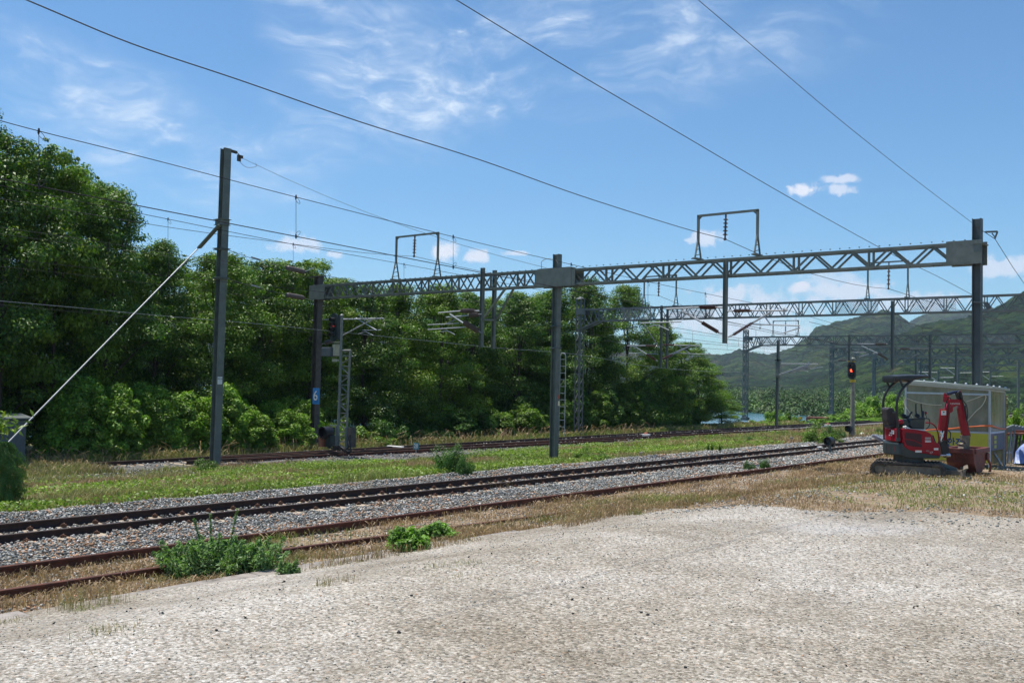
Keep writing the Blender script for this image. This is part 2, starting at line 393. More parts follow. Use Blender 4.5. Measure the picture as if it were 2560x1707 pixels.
dk = n.ramp(n.noise(co, 22, 7, .82), [(.41, (.30, .285, .25)), (.50, (.95, .95, .93)), (.64, (1.12, 1.12, 1.14))]); c = n.mix(.85, c, dk, 'MULTIPLY')
df = n.ramp(v2.outputs['Distance'], [(.25, (1.05, 1.05, 1.05)), (.7, (.55, .52, .48))]); c = n.mix(.5, c, df, 'MULTIPLY')
lw = n.ramp(n.noise(co, .22, 6, .62, .4), [(.36, (.68, .63, .56)), (.47, (.96, .94, .91)), (.6, (1.02, 1.02, 1.03)), (.7, (1.12, 1.12, 1.14))]); c = n.mix(.85, c, lw, 'MULTIPLY')
for (px_, py_, rad_, col_) in ((2040, 1326, 1.1, (.62, .66, .74)), (2210, 1322, 1.3, (.60, .64, .73)), (2180, 1312, .8, (.42, .33, .22))):
    q_ = az(px_, py_, .47); dn_ = n.new('ShaderNodeVectorMath', operation='DISTANCE'); n.l(co, dn_.inputs[0]); dn_.inputs[1].default_value = tuple(q_)
    f_ = n.m('MULTIPLY', n.sm(n.m('ADD', n.m('DIVIDE', dn_.outputs['Value'], rad_), n.m('MULTIPLY', n.noise(co, 3., 6, .7), 1.2)), 1.45, .75), .13); c = n.mix(f_, c, col_)
n.l(c, b.inputs['Base Color']); b.inputs['Roughness'].default_value = .93; b.inputs['Specular IOR Level'].default_value = .2
bn = n.new('ShaderNodeBump'); bn.inputs['Strength'].default_value = .75; bn.inputs['Distance'].default_value = .012
hh = n.m('ADD', n.m('MULTIPLY', v1.outputs['Distance'], -1.), n.m('MULTIPLY', v2.outputs['Distance'], -.5)); hh = n.m('ADD', hh, n.noise(co, 14, 6, .7))
n.l(hh, bn.inputs['Height']); n.l(bn.outputs[0], b.inputs['Normal']); MT['gravel'] = m

strip('ground', -62, 60, -12, 420, 'soil', 0., 160, 420, top=lambda X_, Y_, Z_: Z_-np.where(X_ > -20.2, .16, .02))
strip('ballast_shoulder', -20.35, -14.05, -6, 210, 'ballastbed', -.012, 60, 500, amp=.03, top=lambda X_, Y_, Z_: Z_-.025*(np.abs(X_+17.3) < 1.05))
strip('far_ballast', -37.6, -30.2, 4, 210, 'ballastbed', .01, 30, 300, amp=.03,
      top=lambda X_, Y_, Z_: Z_+.04)
strip('siding_bed', -14.2, -11.15, -6, 210, 'dry', .008, 30, 500, amp=.05)
def edge_cut(X_, Y_, Z_): return Z_
yard = strip('gravel_yard', -11.15, 30, -12, 21.2, 'gravel', .012, 120, 160)
# wavy far boundary of the yard
me = yard.data; cc = np.empty(len(me.vertices)*3, np.float32); me.vertices.foreach_get('co', cc); cc = cc.reshape(-1, 3)
def yard_far(a): return np.interp(a, [-11.2, -9, -7.4, -5.7, -4.2, 30], [18.4, 17.0, 17.0, 18.1, 18.8, 24])+(fbm(a*.9, a*0+5, 3)-.5)*1.8
s_ = np.clip((cc[:, 1]-8)/13.2, 0, 1); cc[:, 1] = np.where(cc[:, 1] > 8, 8+s_*(yard_far(cc[:, 0])-8), cc[:, 1])
cc[:, 2] = gz(cc[:, 0], cc[:, 1])+.012; me.vertices.foreach_set('co', cc.ravel()); me.update()
strip('dry_verge', -11.2, 30, 15, 60, 'dry', -.035, 100, 120)
# broken concrete kerb between yard and siding
kb = MB(); rr = random.Random(5); y_ = 3.
while y_ < 12:
    L = rr.uniform(1.2, 2.6); xa = -11.22+rr.uniform(-.05, .05)
    kb.prism([(xa+rr.uniform(-.05, .05), y_, float(gz(-11.1))-.12), (xa+.45, y_, float(gz(-11.1))-.12), (xa+.40+rr.uniform(-.1, .1), y_+L, float(gz(-11.1))-.12), (xa, y_+L, float(gz(-11.1))-.12)], (0, 0, .115)); y_ += L+rr.choice((.02, .02, .9))
tag(kb.build('kerb', 'conc', bevel=.012), kind='structure')

# ------------------------------------------------------------------ hills, far bank, river
def interp_px(pts, sx_=1., sy_=1., ox=0, oy=0): return [(ox+sx_*a, oy+sy_*b) for a, b in pts]
z2 = lambda pts: [(1720+.35714*a, 500+.35714*b) for a, b in pts]
peak = [(-600, 700), (300, 760), (1000, 800), (1500, 850)]+z2([(230, 1080), (350, 1048), (440, 1055), (540, 1078), (640, 1062), (740, 1015), (830, 955), (900, 885), (1000, 862), (1150, 828), (1250, 798), (1380, 778), (1470, 800), (1520, 835), (1580, 880), (1700, 960), (2000, 1050), (2350, 1100)])+[(3400, 900)]
farr = [(-600, 930), (1900, 930)]+z2([(1250, 980), (1480, 900), (1560, 850), (1650, 805), (1750, 785), (1900, 778), (2010, 772), (2100, 760), (2352, 745)])+[(3400, 720)]
nearr = [(-600, 985), (1500, 990), (1800, 1003)]+z2([(480, 1400), (640, 1350), (800, 1270), (1000, 1180), (1180, 1090), (1400, 985), (1500, 930), (1600, 880), (1720, 850), (1850, 828), (1960, 800), (2080, 772), (2200, 705), (2300, 655), (2352, 632)])+[(2700, 640), (3400, 560)]
def ridge(pts, D):
    A = []; 
    for px, py in pts:
        d = ray(px, py); h = math.hypot(d[0], d[1]); A.append((math.atan2(d[0], d[1]), CAMH+D*d[2]/h))
    A.sort(); return np.array(A)
RD = ((ridge(nearr, 900), 900, 330), (ridge(peak, 1650), 1650, 520), (ridge(farr, 2600), 2600, 500))
a0 = math.radians(-95); a1 = math.radians(40); na = 1500; nr = 520
# denser inside what the photo shows
u_ = np.linspace(0, 1, na); th = np.where(u_ < .15, a0+(math.radians(-32)-a0)*u_/.15, np.where(u_ < .9, math.radians(-32)+(math.radians(-5)-math.radians(-32))*(u_-.15)/.75, math.radians(-5)+(a1-math.radians(-5))*(u_-.9)/.1))
rad = 150*(3600/150.)**np.linspace(0, 1, nr)
TH, RR_ = np.meshgrid(th, rad); XX = RR_*np.sin(TH); YY = RR_*np.cos(TH)
H_ = np.zeros_like(XX)
for i, (A, D, w_) in enumerate(RD):
    hc = np.interp(TH, A[:, 0], A[:, 1]); rd = D*(1+.07*(fbm(TH*6+9*i, TH*0+i, 2)-.5))
    q = (RR_-rd)/w_; prof = np.where(q < 0, np.exp(-np.abs(q)**1.5*1.1), np.exp(-q*q*.4))
    gull = 1-.30*np.abs(np.sin((fbm(XX/260.+i*7, YY/260., 3)*9.)))*(1-np.exp(-(q*q)*3))
    H_ = np.maximum(H_, hc*prof*gull)
H_ = H_+(fbm(XX/16., YY/16., 3)-.5)*np.clip(H_/10., 0, 1)*7.0*np.clip(RR_/900., .3, 1.3)+(fbm(XX/5., YY/5., 2)-.5)*np.clip(H_/8., 0, 1)*4.
# river bed and banks: shore line given as points (X, Y)
SHX = np.array([-600, -160, -102, -91, -75, -60, -40, 0, 300]); SHY = np.array([330, 232, 205, 202, 192, 175, 160, 150, 120])
sd = YY-np.interp(XX, SHX, SHY)
bank = np.where(sd < 0, -6., -6.+np.clip(sd, 0, 6)*.42)-.0
H_ = bank+np.clip((sd-6)/200, 0, 1)*.9+np.where(sd > 3, np.maximum(H_-3*np.exp(-RR_/400), 0), 0)
V = np.stack([XX, YY, H_], -1).reshape(-1, 3)
i = (np.arange(nr-1)[:, None]*na+np.arange(na-1)[None, :]).ravel()
m = bpy.data.materials.new('wooded_hillside'); m.use_nodes = True; t = m.node_tree; b = t.nodes['Principled BSDF']; n = NX(t)
co = n.new('ShaderNodeTexCoord').outputs['Object']
c = n.ramp(n.noise(co, .012, 8, .62), [(.34, (.006, .019, .009)), (.47, (.011, .029, .012)), (.56, (.027, .052, .016)), (.66, (.036, .038, .024))])
vv = n.new('ShaderNodeTexVoronoi', feature='F1'); vv.inputs['Scale'].default_value = .13; n.l(co, vv.inputs['Vector'])
sv = n.new('ShaderNodeSeparateColor'); n.l(vv.outputs['Color'], sv.inputs[0])
c = n.mix(.75, c, n.ramp(sv.outputs[0], [(0, (.22, .3, .25)), (.45, (.85, .88, .8)), (1, (2.4, 2.2, 1.4))]), 'MULTIPLY')
bare = n.sm(n.noise(co, .02, 7, .7), .665, .72); c = n.mix(bare, c, (.20, .125, .10))
n.l(c, b.inputs['Base Color']); b.inputs['Roughness'].default_value = .9; b.inputs['Specular IOR Level'].default_value = .1
bn = n.new('ShaderNodeBump'); bn.inputs['Strength'].default_value = 1.; bn.inputs['Distance'].default_value = 5.5
n.l(n.m('ADD', n.m('MULTIPLY', vv.outputs['Distance'], -1.), n.noise(co, .25, 5, .7)), bn.inputs['Height']); n.l(bn.outputs[0], b.inputs['Normal'])
MT['hill'] = m
tag(np_mesh('hills', V, np.stack([i, i+1, i+na+1, i+na], 1), 'hill', smooth=True), kind='structure')
m = bpy.data.materials.new('river_water'); m.use_nodes = True; t = m.node_tree; b = t.nodes['Principled BSDF']; n = NX(t)
b.inputs['Base Color'].default_value = (.045, .13, .16, 1); b.inputs['Roughness'].default_value = .12; b.inputs['Specular IOR Level'].default_value = .5
co = n.new('ShaderNodeTexCoord').outputs['Object']; bn = n.new('ShaderNodeBump'); bn.inputs['Strength'].default_value = .35; bn.inputs['Distance'].default_value = .3
n.l(n.noise(co, 1.2, 5, .6), bn.inputs['Height']); n.l(bn.outputs[0], b.inputs['Normal']); MT['water'] = m
wm = MB(); wm.add([(-700, -100, -4), (-38.8, -100, -4), (-38.8, 200, -4), (-700, 500, -4)], [(0, 1, 2, 3)])
tag(wm.build('river', 'water'), kind='structure')
# ------------------------------------------------------------------ tracks
def rail_section(h=.153, top=.066, base=.125, web=.017):
    return [(-base/2, -h), (base/2, -h), (base/2, -h+.012), (web/2+.012, -h+.028), (web/2, -h+.045), (web/2, -.045), (top/2, -.034), (top/2, -.008), (top/2-.01, 0), (-top/2+.01, 0), (-top/2, -.008), (-top/2, -.034), (-web/2, -.045), (-web/2, -h+.045), (-web/2-.012, -h+.028), (-base/2, -h+.012)]
def rail(path, name, mats, parent, h=.153):
    """sweep the rail section along a path of (x, y, z top)"""
    sec = rail_section(h); P = [np.array(p, float) for p in path]; mb = MB(); k = len(sec); vs = []
    for i, p in enumerate(P):
        d = P[min(i+1, len(P)-1)]-P[max(i-1, 0)]; d /= np.linalg.norm(d); s_ = np.cross(d, [0, 0, 1.])
        for a, b_ in sec: vs.append(p+s_*a+np.array([0, 0, b_]))
    fs = []; ms = []
    for i in range(len(P)-1):
        for j in range(k):
            fs.append((i*k+j, i*k+(j+1) % k, (i+1)*k+(j+1) % k, (i+1)*k+j)); ms.append(1 if j in (8,) else 0)
    mb.v = [tuple(v) for v in vs]; mb.f = fs; mb.m = ms
    return mb.build(name, mats, parent)
ys = np.concatenate([np.arange(-4, 40, 2.), np.arange(40, 205, 6.)])
def sleeper_mesh(parent, w=2.0, name='sleeper', full=True):
    mb = MB(); mb.cm = 0
    sec = [(-w/2, 0), (-w*.3, 0), (-w*.22, -.025), (w*.22, -.025), (w*.3, 0), (w/2, 0), (w/2, -.16), (-w/2, -.16)]
    mb.prism([(a, -.12, b_) for a, b_ in sec], (0, .24, 0))
    return mb
def clips(mb, g, ang=0):
    for sgn in (-1, 1):
        for io in (-1, 1):
            x0 = sgn*g/2+io*.095
            pts = [(x0-io*.01, -.045, .012), (x0+io*.03, -.05, .03), (x0+io*.055, -.03, .05), (x0+io*.05, .0, .035), (x0+io*.0, .012, .052), (x0-io*.03, .0, .036), (x0-io*.02, .03, .025), (x0+io*.03, .045, .02)]
            mb.tube(pts, .011, 6)
            mb.box((x0+io*.03, 0, .008), (.05, .08, .03))
# main track in front
MX, MG = -17.3, 1.2
t1 = empty('railway_track', (MX, 20, -.15), 'nearest ballasted track with dark brown rails on pale concrete sleepers', 'railway track')
for sgn in (-1, 1): rail([(MX+sgn*MG/2, y, 0.0) for y in ys], 'rail', ['rail', 'railtop'], t1)
mb = sleeper_mesh(t1); sp_ = mb.build('sleeper', 'sleeper', bevel=.012)
cm_ = MB(); io = 1; cm_.tube([(-.01, -.045, .012), (.03, -.05, .03), (.055, -.03, .05), (.05, .0, .035), (0, .012, .052), (-.03, .0, .036), (-.02, .03, .025), (.03, .045, .02)], .011, 6); cm_.box((.03, 0, .012), (.05, .08, .045)); cl = cm_.build('rail_clip', 'clip', None)
sl_y = [4.6+.6*k for k in range(100)]
for k, y in enumerate(sl_y):
    o = sp_ if k == 0 else sp_.copy()
    if k: COL.objects.link(o)
    o.parent = t1; o.location = (0, y-20, .016+random.uniform(-.004, .004)); o.rotation_euler = (0, 0, random.uniform(-.012, .012))
    if k < 62:
        for j_, (x_, rz_) in enumerate(((-MG/2-.095, math.pi), (-MG/2+.095, 0), (MG/2-.095, math.pi), (MG/2+.095, 0))):
            c = cl if k+j_ == 0 else cl.copy()
            if k+j_: COL.objects.link(c)
            c.parent = o; c.location = (x_, 0, 0); c.rotation_euler = (0, 0, rz_)
rest = MB()
for y in np.arange(4.6+60, 180, .6): rest.box((MX, y, -.23), (2., .24, .16))
o = rest.build('sleepers', 'sleeper', t1); o['kind'] = 'stuff'
# siding, half buried
SA, SB = -13.85, -12.43
t2 = empty('railway_track', ((SA+SB)/2, 15, -.1), 'rust red siding track half buried in dry grass beside the gravel yard', 'railway track')
rail([(SA+.02*math.sin(y*.3), y, .045) for y in ys if y < 130], 'rail', ['railred', 'railred'], t2, .15)
rail([(SB+.02*math.sin(y*.4), y, .035-.011*max(0, y-9)) for y in ys if y < 31], 'rail', ['railred', 'railred'], t2, .15)
# far tracks
FX, FG = -35.4, 1.3
def farz(x): return -.80
t3 = empty('railway_track', (FX, 45, -.9), 'far brown track running along the foot of the trees', 'railway track')
for sgn in (-1, 1): rail([(FX+sgn*FG/2, y, -.78) for y in ys if y > (14 if sgn < 0 else 20)], 'rail', ['rail', 'railtop'], t3)
f1 = MB()
f1.prism([(-1, -.12, 0), (1, -.12, 0), (1, -.12, -.16), (-1, -.12, -.16)], (0, .24, 0)); fs_ = f1.build('sleeper', 'sleeper')
for k in range(90):
    o = fs_ if k == 0 else fs_.copy()
    if k: COL.objects.link(o)
    o.parent = t3; o.location = (0, 20+.65*k-45, -.935+.9); o.rotation_euler = (0, 0, random.uniform(-.01, .01))
t4 = empty('railway_track', (-32, 60, -.9), 'red brown diverging track branching off the far track towards the right', 'railway track')
def div(y, off): 
    c = np.interp(y, [24, 40, 55, 75, 95, 200], [-34.9, -33.9, -32.9, -31.9, -31.4, -31.3]); return (c+off, y, -.77)
ys4 = [y for y in np.arange(24, 205, 3.)]
for off in (-FG/2, FG/2): rail([div(y, off) for y in ys4], 'rail', ['railred', 'railtop'], t4)
o = f1.build('sleeper', 'sleeper'); o2 = o
for k in range(80):
    y = 30+.65*k; o = o2 if k == 0 else o2.copy()
    if k: COL.objects.link(o)
    o.parent = t4; o.location = (div(y, 0)[0]+32, y-60, -.93+.9)

# ballast stones: angular lumps, generated as one loose mass per bed
def stones(name, X_, Y_, Z_, s_, label, orange=.12, flat=.7):
    N = len(X_); base = np.array([[1, 0, 0], [-1, 0, 0], [0, 1, 0], [0, -1, 0], [0, 0, 1], [0, 0, -1], [.62, .62, .45], [-.6, -.62, .5]], float)
    fc = np.array([[0, 6, 4], [6, 2, 4], [2, 1, 4], [1, 7, 4], [7, 3, 4], [3, 0, 4], [0, 5, 2], [2, 5, 1], [1, 5, 3], [3, 5, 0], [0, 2, 6], [1, 3, 7]])
    Vb = base[None]*RG.uniform(.6, 1.15, (N, 8, 3)); Vb[:, :, 2] *= flat
    Vb[:, :, 0] *= RG.uniform(.8, 1.35, (N, 1))
    a = RG.uniform(0, 6.28, N); b_ = RG.uniform(-.95, .95, N); ca, sa, cb, sb = np.cos(a), np.sin(a), np.cos(b_), np.sin(b_)
    x1 = Vb[:, :, 0]*cb[:, None]+Vb[:, :, 2]*sb[:, None]; z1 = -Vb[:, :, 0]*sb[:, None]+Vb[:, :, 2]*cb[:, None]
    xx = x1*ca[:, None]-Vb[:, :, 1]*sa[:, None]; yy = x1*sa[:, None]+Vb[:, :, 1]*ca[:, None]
    V_ = np.stack([xx*s_[:, None]+X_[:, None], yy*s_[:, None]+Y_[:, None], z1*s_[:, None]+Z_[:, None]], -1)
    pp = np.array([.36, .28, .16, .12, orange*.7, .07] if orange < .2 else [.22, .2, .14, .1, .24, .1]); g = RG.choice(6, N, p=pp/pp.sum())
    pal = np.array([[.22, .225, .205], [.35, .345, .32], [.12, .125, .115], [.56, .54, .50], [.42, .24, .14], [.36, .31, .24]])
    c_ = pal[g]*RG.uniform(.75, 1.25, (N, 1)); c_ = np.repeat(c_[:, None, :], 8, 1).reshape(-1, 3)
    Fa = (fc[None]+8*np.arange(N)[:, None, None]).reshape(-1, 3)
    o = np_mesh(name, V_.reshape(-1, 3), Fa, 'stone', c_)
    return tag(o, label, 'ballast', kind='stuff')
def scatter(n_, x0, x1, y0, y1, pw=1.6):
    Y_ = y0+(y1-y0)*RG.random(n_)**pw; return RG.uniform(x0, x1, n_), Y_
bx = []; by = []
for n_, x0, x1 in ((42000, -20.25, -17.98), (11000, -17.85, -16.75), (44000, -16.6, -14.0)):
    a, b_ = scatter(n_, x0, x1, 3, 62, 1.75); bx.append(a); by.append(b_)
bx = np.concatenate(bx); by = np.concatenate(by)
on_sl = (np.abs(((by-4.6)/.6)-np.round((by-4.6)/.6))*.6 < .13) & (np.abs(bx-MX) < .98) & (RG.random(len(bx)) < .93)
near_grass = (bx < -19.8) & (RG.random(len(bx)) < (-19.8-bx)/.6)
k_ = ~(on_sl | near_grass); bx = bx[k_]; by = by[k_]
sz = RG.uniform(.015, .036, len(bx))*(1+.25*(RG.random(len(bx)) < .12))*(1+np.clip((by-18)/45, 0, 1)*.9)
bzz = gz(bx, by)+.006+RG.uniform(0, .05, len(bx))+np.clip(fbm(bx*1.6, by*1.2, 2)-.45, 0, 1)*.10*(np.abs(bx-MX) > 1.0)-.035*(np.abs(bx-MX) < .55)
orange = (fbm(bx*.9+5, by*.5, 2)+.18*(bx > -15.2) > .62)
stones('ballast_stones', bx[~orange], by[~orange], bzz[~orange], sz[~orange], 'loose blue grey ballast stones around the nearest track', .09)
stones('ballast_stones', bx[orange], by[orange], bzz[orange], sz[orange], 'patches of rusty orange ballast stones beside the nearest track', .3)
a, b_ = scatter(9000, -37.3, -30.8, 14, 90, 1.3)
a2 = np.where(RG.random(len(a)) < .5, -36.9+RG.random(len(a))*.7, a)
stones('ballast_stones', a2, b_, gz(a2, b_)+.07+RG.uniform(0, .03, len(a)), RG.uniform(.03, .06, len(a)), 'pale stones along the far tracks', .12)
a, b_ = scatter(9000, -14, -11.3, 4, 40, 1.5)
stones('ballast_stones', a, b_, gz(a, b_)+.015, RG.uniform(.014, .032, len(a)), 'small dusty stones scattered between the siding rails', .3)
# loose stones on the yard
a = RG.uniform(-11, 9, 16000); b_ = 3+19*RG.random(16000)**1.0
stones('loose_gravel', a, b_, gz(a, b_)+.015, RG.uniform(.0035, .011, len(a))*(1+.03*b_), 'fine loose gravel lying on the pale yard', .1, .6)
a = RG.uniform(-10, 7, 260); b_ = 4+17*RG.random(260)
o = stones('loose_gravel', a, b_, gz(a, b_)+.018, RG.uniform(.010, .026, len(a)), 'scattered dark pebbles lying on the pale yard', .1, .6)
ca_ = o.data.color_attributes['Col']; arr = np.ones(len(o.data.vertices)*4, np.float32); arr.reshape(-1, 4)[:, :3] = (.035, .033, .032); ca_.data.foreach_set('color', arr)
a = RG.uniform(-11, 8, 9000); b_ = 16.5+17*RG.random(9000); k_ = fbm(a*1.2, b_*.8, 2) > .48
stones('loose_gravel', a[k_], b_[k_], gz(a[k_], b_[k_])+.02, RG.uniform(.012, .035, k_.sum()), 'pale stones among the grass between yard and excavator', .15, .6)
# ------------------------------------------------------------------ gantries
def hcol(mb, p, q, b_=.30, t=.018, tw=.014, d=None, q_b=None):
    """H section column from p to q: flanges face +-X, web along X"""
    d = d or b_; p = np.array(p, float); q = np.array(q, float)
    for s_ in (-1, 1):
        o = np.array([s_*(d/2-t/2), 0, 0]); mb.bar(p+o, q+o, b_, t, up=(1, 0, 0))
    mb.bar(p, q, tw, d-2*t-.002, up=(1, 0, 0))
def truss(mb, x0, x1, Y, z0, z1, w=.45, pan=.62, c=.09, dg=.045, vert=4):
    for s_ in (-1, 1):
        y = Y+s_*w/2
        for z, zz in ((z0, c*.5), (z1, -c*.5)):
            mb.bar((x0, y, z+zz*0), (x1, y, z), c, c*.9)
        n = max(2, int(round(abs(x1-x0)/pan))); dx = (x1-x0)/n
        for i in range(n):
            a = (x0+dx*i, y-s_*.012, z0 if i % 2 == 0 else z1); b_ = (x0+dx*(i+1), y-s_*.012, z1 if i % 2 == 0 else z0)
            mb.bar(a, b_, dg*.55, dg)
            if i % vert == 0: mb.bar((x0+dx*i, y-s_*.03, z0), (x0+dx*i, y-s_*.03, z1), dg*.8, dg*1.5)
    n = max(2, int(abs(x1-x0)/(pan*2))); dx = (x1-x0)/n
    for i in range(n+1):
        for z in (z0, z1): mb.bar((x0+dx*i, Y-w/2, z), (x0+dx*i, Y+w/2, z), dg, dg*.6)
    for i in range(n):
        mb.bar((x0+dx*i, Y-w/2, z1), (x0+dx*(i+1), Y+w/2, z1), dg*.8, dg*.4)
def latt(mb, p, h, w=.42, c=.07, dg=.035, step=.5):
    """square lattice mast standing at p"""
    x0, y0, z0 = p
    for i in (-1, 1):
        for j in (-1, 1): mb.bar((x0+i*w/2, y0+j*w/2, z0), (x0+i*w/2, y0+j*w/2, z0+h), c, c)
    n = int(h/step)
    for k in range(n):
        a, b_ = z0+h*k/n, z0+h*(k+1)/n
        for s_ in (-1, 1):
            q = 1 if k % 2 else -1
            mb.bar((x0-q*w/2, y0+s_*w/2, a), (x0+q*w/2, y0+s_*w/2, b_), dg, dg*.5, up=(0, 1, 0))
            mb.bar((x0+s_*w/2, y0-q*w/2, a), (x0+s_*w/2, y0+q*w/2, b_), dg, dg*.5, up=(1, 0, 0))
def portal(parent, p0, p1, zt, Y, zb, mname='steel', ins=True, pi=None, lw=.075, spread=.22, name='wire_frame'):
    """goal shaped frame standing on a beam; insulator hangs from its crossbar"""
    mb = MB(); xa, xb = p0, p1
    for x_ in (xa, xb):
        mb.bar((x_, Y, zb+(zt-zb)*.42), (x_, Y, zt), lw, lw)
        for s_ in (-1, 1): mb.bar((x_, Y+s_*spread, zb), (x_, Y, zb+(zt-zb)*.5), lw*.7, lw*.5)
        for k in range(3): mb.bar((x_, Y-spread*(1-k*.3), zb+.12+.2*k), (x_, Y+spread*(1-k*.3)*(1 if k % 2 else .6), zb+.12+.2*k+.08), lw*.35)
        mb.box((x_, Y, zb+.02), (lw*2.2, spread*2.4, .05))
    mb.bar((xa-lw*.5, Y, zt), (xb+lw*.5, Y, zt), lw, lw)
    for x_, s_ in ((xa, 1), (xb, -1)): mb.bar((x_, Y-.01, zt-.14), (x_+s_*.14, Y-.01, zt-.01), lw*.4, lw*.8)
    f = mb.build(name, mname, parent)
    if ins and pi is not None:
        im = MB(); im.bar((pi[0], Y, zt), (pi[0], Y, zt-.14), .05); im.insulator((pi[0], Y, zt-.12), (pi[0]-.02, Y, pi[2]+.02), .085, 5, .035, 14)
        im.lathe((pi[0]-.06, Y, pi[2]-.01), (pi[0]+.02, Y, pi[2]-.01), [(0, .04), (.5, .055), (1, .04)], 10)
        im.build('insulator', 'insul', f, smooth=False)
    return f
def cyl_ins(parent, p, q, r, nd, m='insul', rc=.03): return MB().insulator(p, q, r, nd, rc, 12).build('insulator', m, parent)
def lerp(a, b_, t): return np.array(a)*(1-t)+np.array(b_)*t
Y1 = 30.8; ZB, ZT = 6.33, 6.93
g1 = empty('overhead_gantry', (-23.4, Y1, float(gz(-23.4, Y1))), 'nearest overhead line gantry, three grey green H-section columns under a long lattice beam', 'overhead gantry', 'gantries spanning the tracks')
xA, xB, xC = -37.8, -23.4, -8.1
pmb = MB(); hcol(pmb, (xA, Y1, -1.2), (xA, Y1, ZB), .31); pmb.build('column', 'steel_brown', g1)['label'] = 'rusty brown column at the tree side end'
pmb = MB(); hcol(pmb, (xA, Y1, ZT), (xA, Y1, ZT+.45), .31); pmb.box((xA-.1, Y1, ZT+.47), (.9, .3, .05)); pmb.build('column_top', 'steel_brown', g1)
pmb = MB(); hcol(pmb, (xB, Y1, -.7), (xB, Y1, ZT+.62), .255); pmb.build('column', 'steel', g1)
pmb = MB(); hcol(pmb, (xC, Y1+.1, .1), (xC, Y1+.1, 7.62), .24); pmb.build('column', 'steel_dark', g1)
tm = MB(); truss(tm, xA, xB, Y1, ZB, ZT, .5, .45, .07, .055); truss(tm, xB, xC, Y1, ZB, ZT-.05, .46, .61, .075, .062)
for x_ in np.arange(xA, xC, .31): tm.box((x_, Y1-.24, ZB-.055), (.035, .05, .05)); tm.box((x_, Y1-.24, ZT+.045), (.03, .05, .03))
tm.build('lattice_beam', 'steel', g1)
for x0, x1, xc_, w_ in ((xA-.3, xA+.75, xA+.22, 1.15), (xB-.85, xB+1.05, xB+.1, 1.95), (xC-.72, xC+.2, xC-.27, .98)):
    for sd_ in (-1, 1):
        gm = MB(); gm.box((xc_, Y1+sd_*.285, (ZB+ZT)/2-.02), (w_, .016, .69))
        for x_ in np.arange(x0, x1, .12):
            for z in (ZB+.0, ZT-.03): gm.box((x_, Y1+sd_*.296, z), (.025, .014, .025))
        gm.build('gusset_plate', 'steel', g1)
gm = MB(); gm.box((xC+.1, Y1, ZT-.08), (.3, .62, .03)); gm.build('end_plate', 'steel', g1)
gm = MB(); gm.box((xB, Y1, ZT+.06), (1.5, .4, .03)); gm.build('walkway_plate', 'steel', g1)
P1 = aY(1814, 597, Y1); Q1 = aY(1036, 640, Y1)
portal(g1, aY(1745, 640, Y1)[0], aY(1893, 640, Y1)[0], aY(1820, 533, Y1)[2], Y1, ZT+.04, pi=P1)
portal(g1, aY(990, 660, Y1)[0], aY(1094, 660, Y1)[0], aY(1042, 588, Y1)[2], Y1, ZT+.04, pi=Q1)
def drop(parent, px, ytop, ybot, Y, w=.20, m='steel', name='drop_column'):
    a = aY(px, ytop, Y); b_ = aY(px, ybot, Y); mb = MB(); hcol(mb, (b_[0], Y, b_[2]), (b_[0], Y, a[2]), w, .012, .01); return mb.build(name, m, parent)
drop(g1, 1812, 652, 858, Y1-.36, .13)
drop(g1, 1203, 670, 868, Y1-.36, .14); drop(g1, 1233, 676, 872, Y1+.36, .14)
bm_ = MB()
for (a, b_) in (((1262, 445), (1130, 540)),): pass
def Z4(u, v): return (700+u*.39548, 540+v*.39548)
for a, b_, yy in (((1430, 452), (1292, 640), Y1-.4), ((1480, 455), (1370, 650), Y1+.4)):
    bm_.bar(aY(*Z4(*a), yy), aY(*Z4(*b_), yy), .09, .06)
p_ = aY(*Z4(1275, 655), Y1-.42); q_ = aY(*Z4(1362, 658), Y1+.42); bm_.bar(p_, q_, .12, .08)
bm_.build('drop_brace', 'steel', g1)
def tubes(parent, Y, segs, name='cantilever', m='bright', r=.028, ins=(), mp=None, clampl=()):
    """cantilever made of tubes given by pairs of picture points in the plane of the gantry"""
    mp = mp or (lambda u, v: (u, v)); mb = MB()
    for s_ in segs:
        a, b_ = s_[0], s_[1]; rr_ = s_[2] if len(s_) > 2 else r
        pts = [aY(*mp(*q), Y) for q in s_[:2]] if len(s_) < 4 else [aY(*mp(*q), Y) for q in s_[3]]
        mb.tube(pts, rr_, 8)
    c = mb.build(name, m, parent, smooth=True)
    for a, b_, r_, nd, mm in ins: cyl_ins(c, aY(*mp(*a), Y-.02), aY(*mp(*b_), Y-.02), r_, nd, mm, r*1.1)
    return c
def Zb(u, v): return (1550+u*.19133, 700+v*.19133)
tubes(g1, Y1-.4, [((600, 378), (1030, 358)), ((1260, 358), (1336, 362)), ((800, 395), (1062, 548), .035), ((1290, 690), (1330, 700)), ((270, 562), (800, 545), .022), ((940, 335), (812, 518), .02), ((390, 610), (640, 655), .018, [(390, 610), (440, 592), (500, 590), (640, 655)])],
      mp=Zb, ins=(((1030, 356), (1270, 358), .072, 16, 'insul'), ((1062, 550), (1295, 688), .072, 15, 'insul')), r=.03)
tubes(g1, Y1-.4, [((1405, 405), (1490, 403)), ((1720, 398), (2180, 400)), ((1730, 560), (1975, 415), .035), ((1415, 745), (1475, 715)), ((1812, 368), (1965, 580), .022), ((1730, 578), (2350, 597), .022), ((2140, 690), (2350, 625), .02), ((2140, 375), (2180, 400), .045)],
      mp=Zb, ins=(((1480, 403), (1720, 398), .06, 15, 'insul'), ((1470, 722), (1735, 555), .06, 15, 'insul')), r=.028)
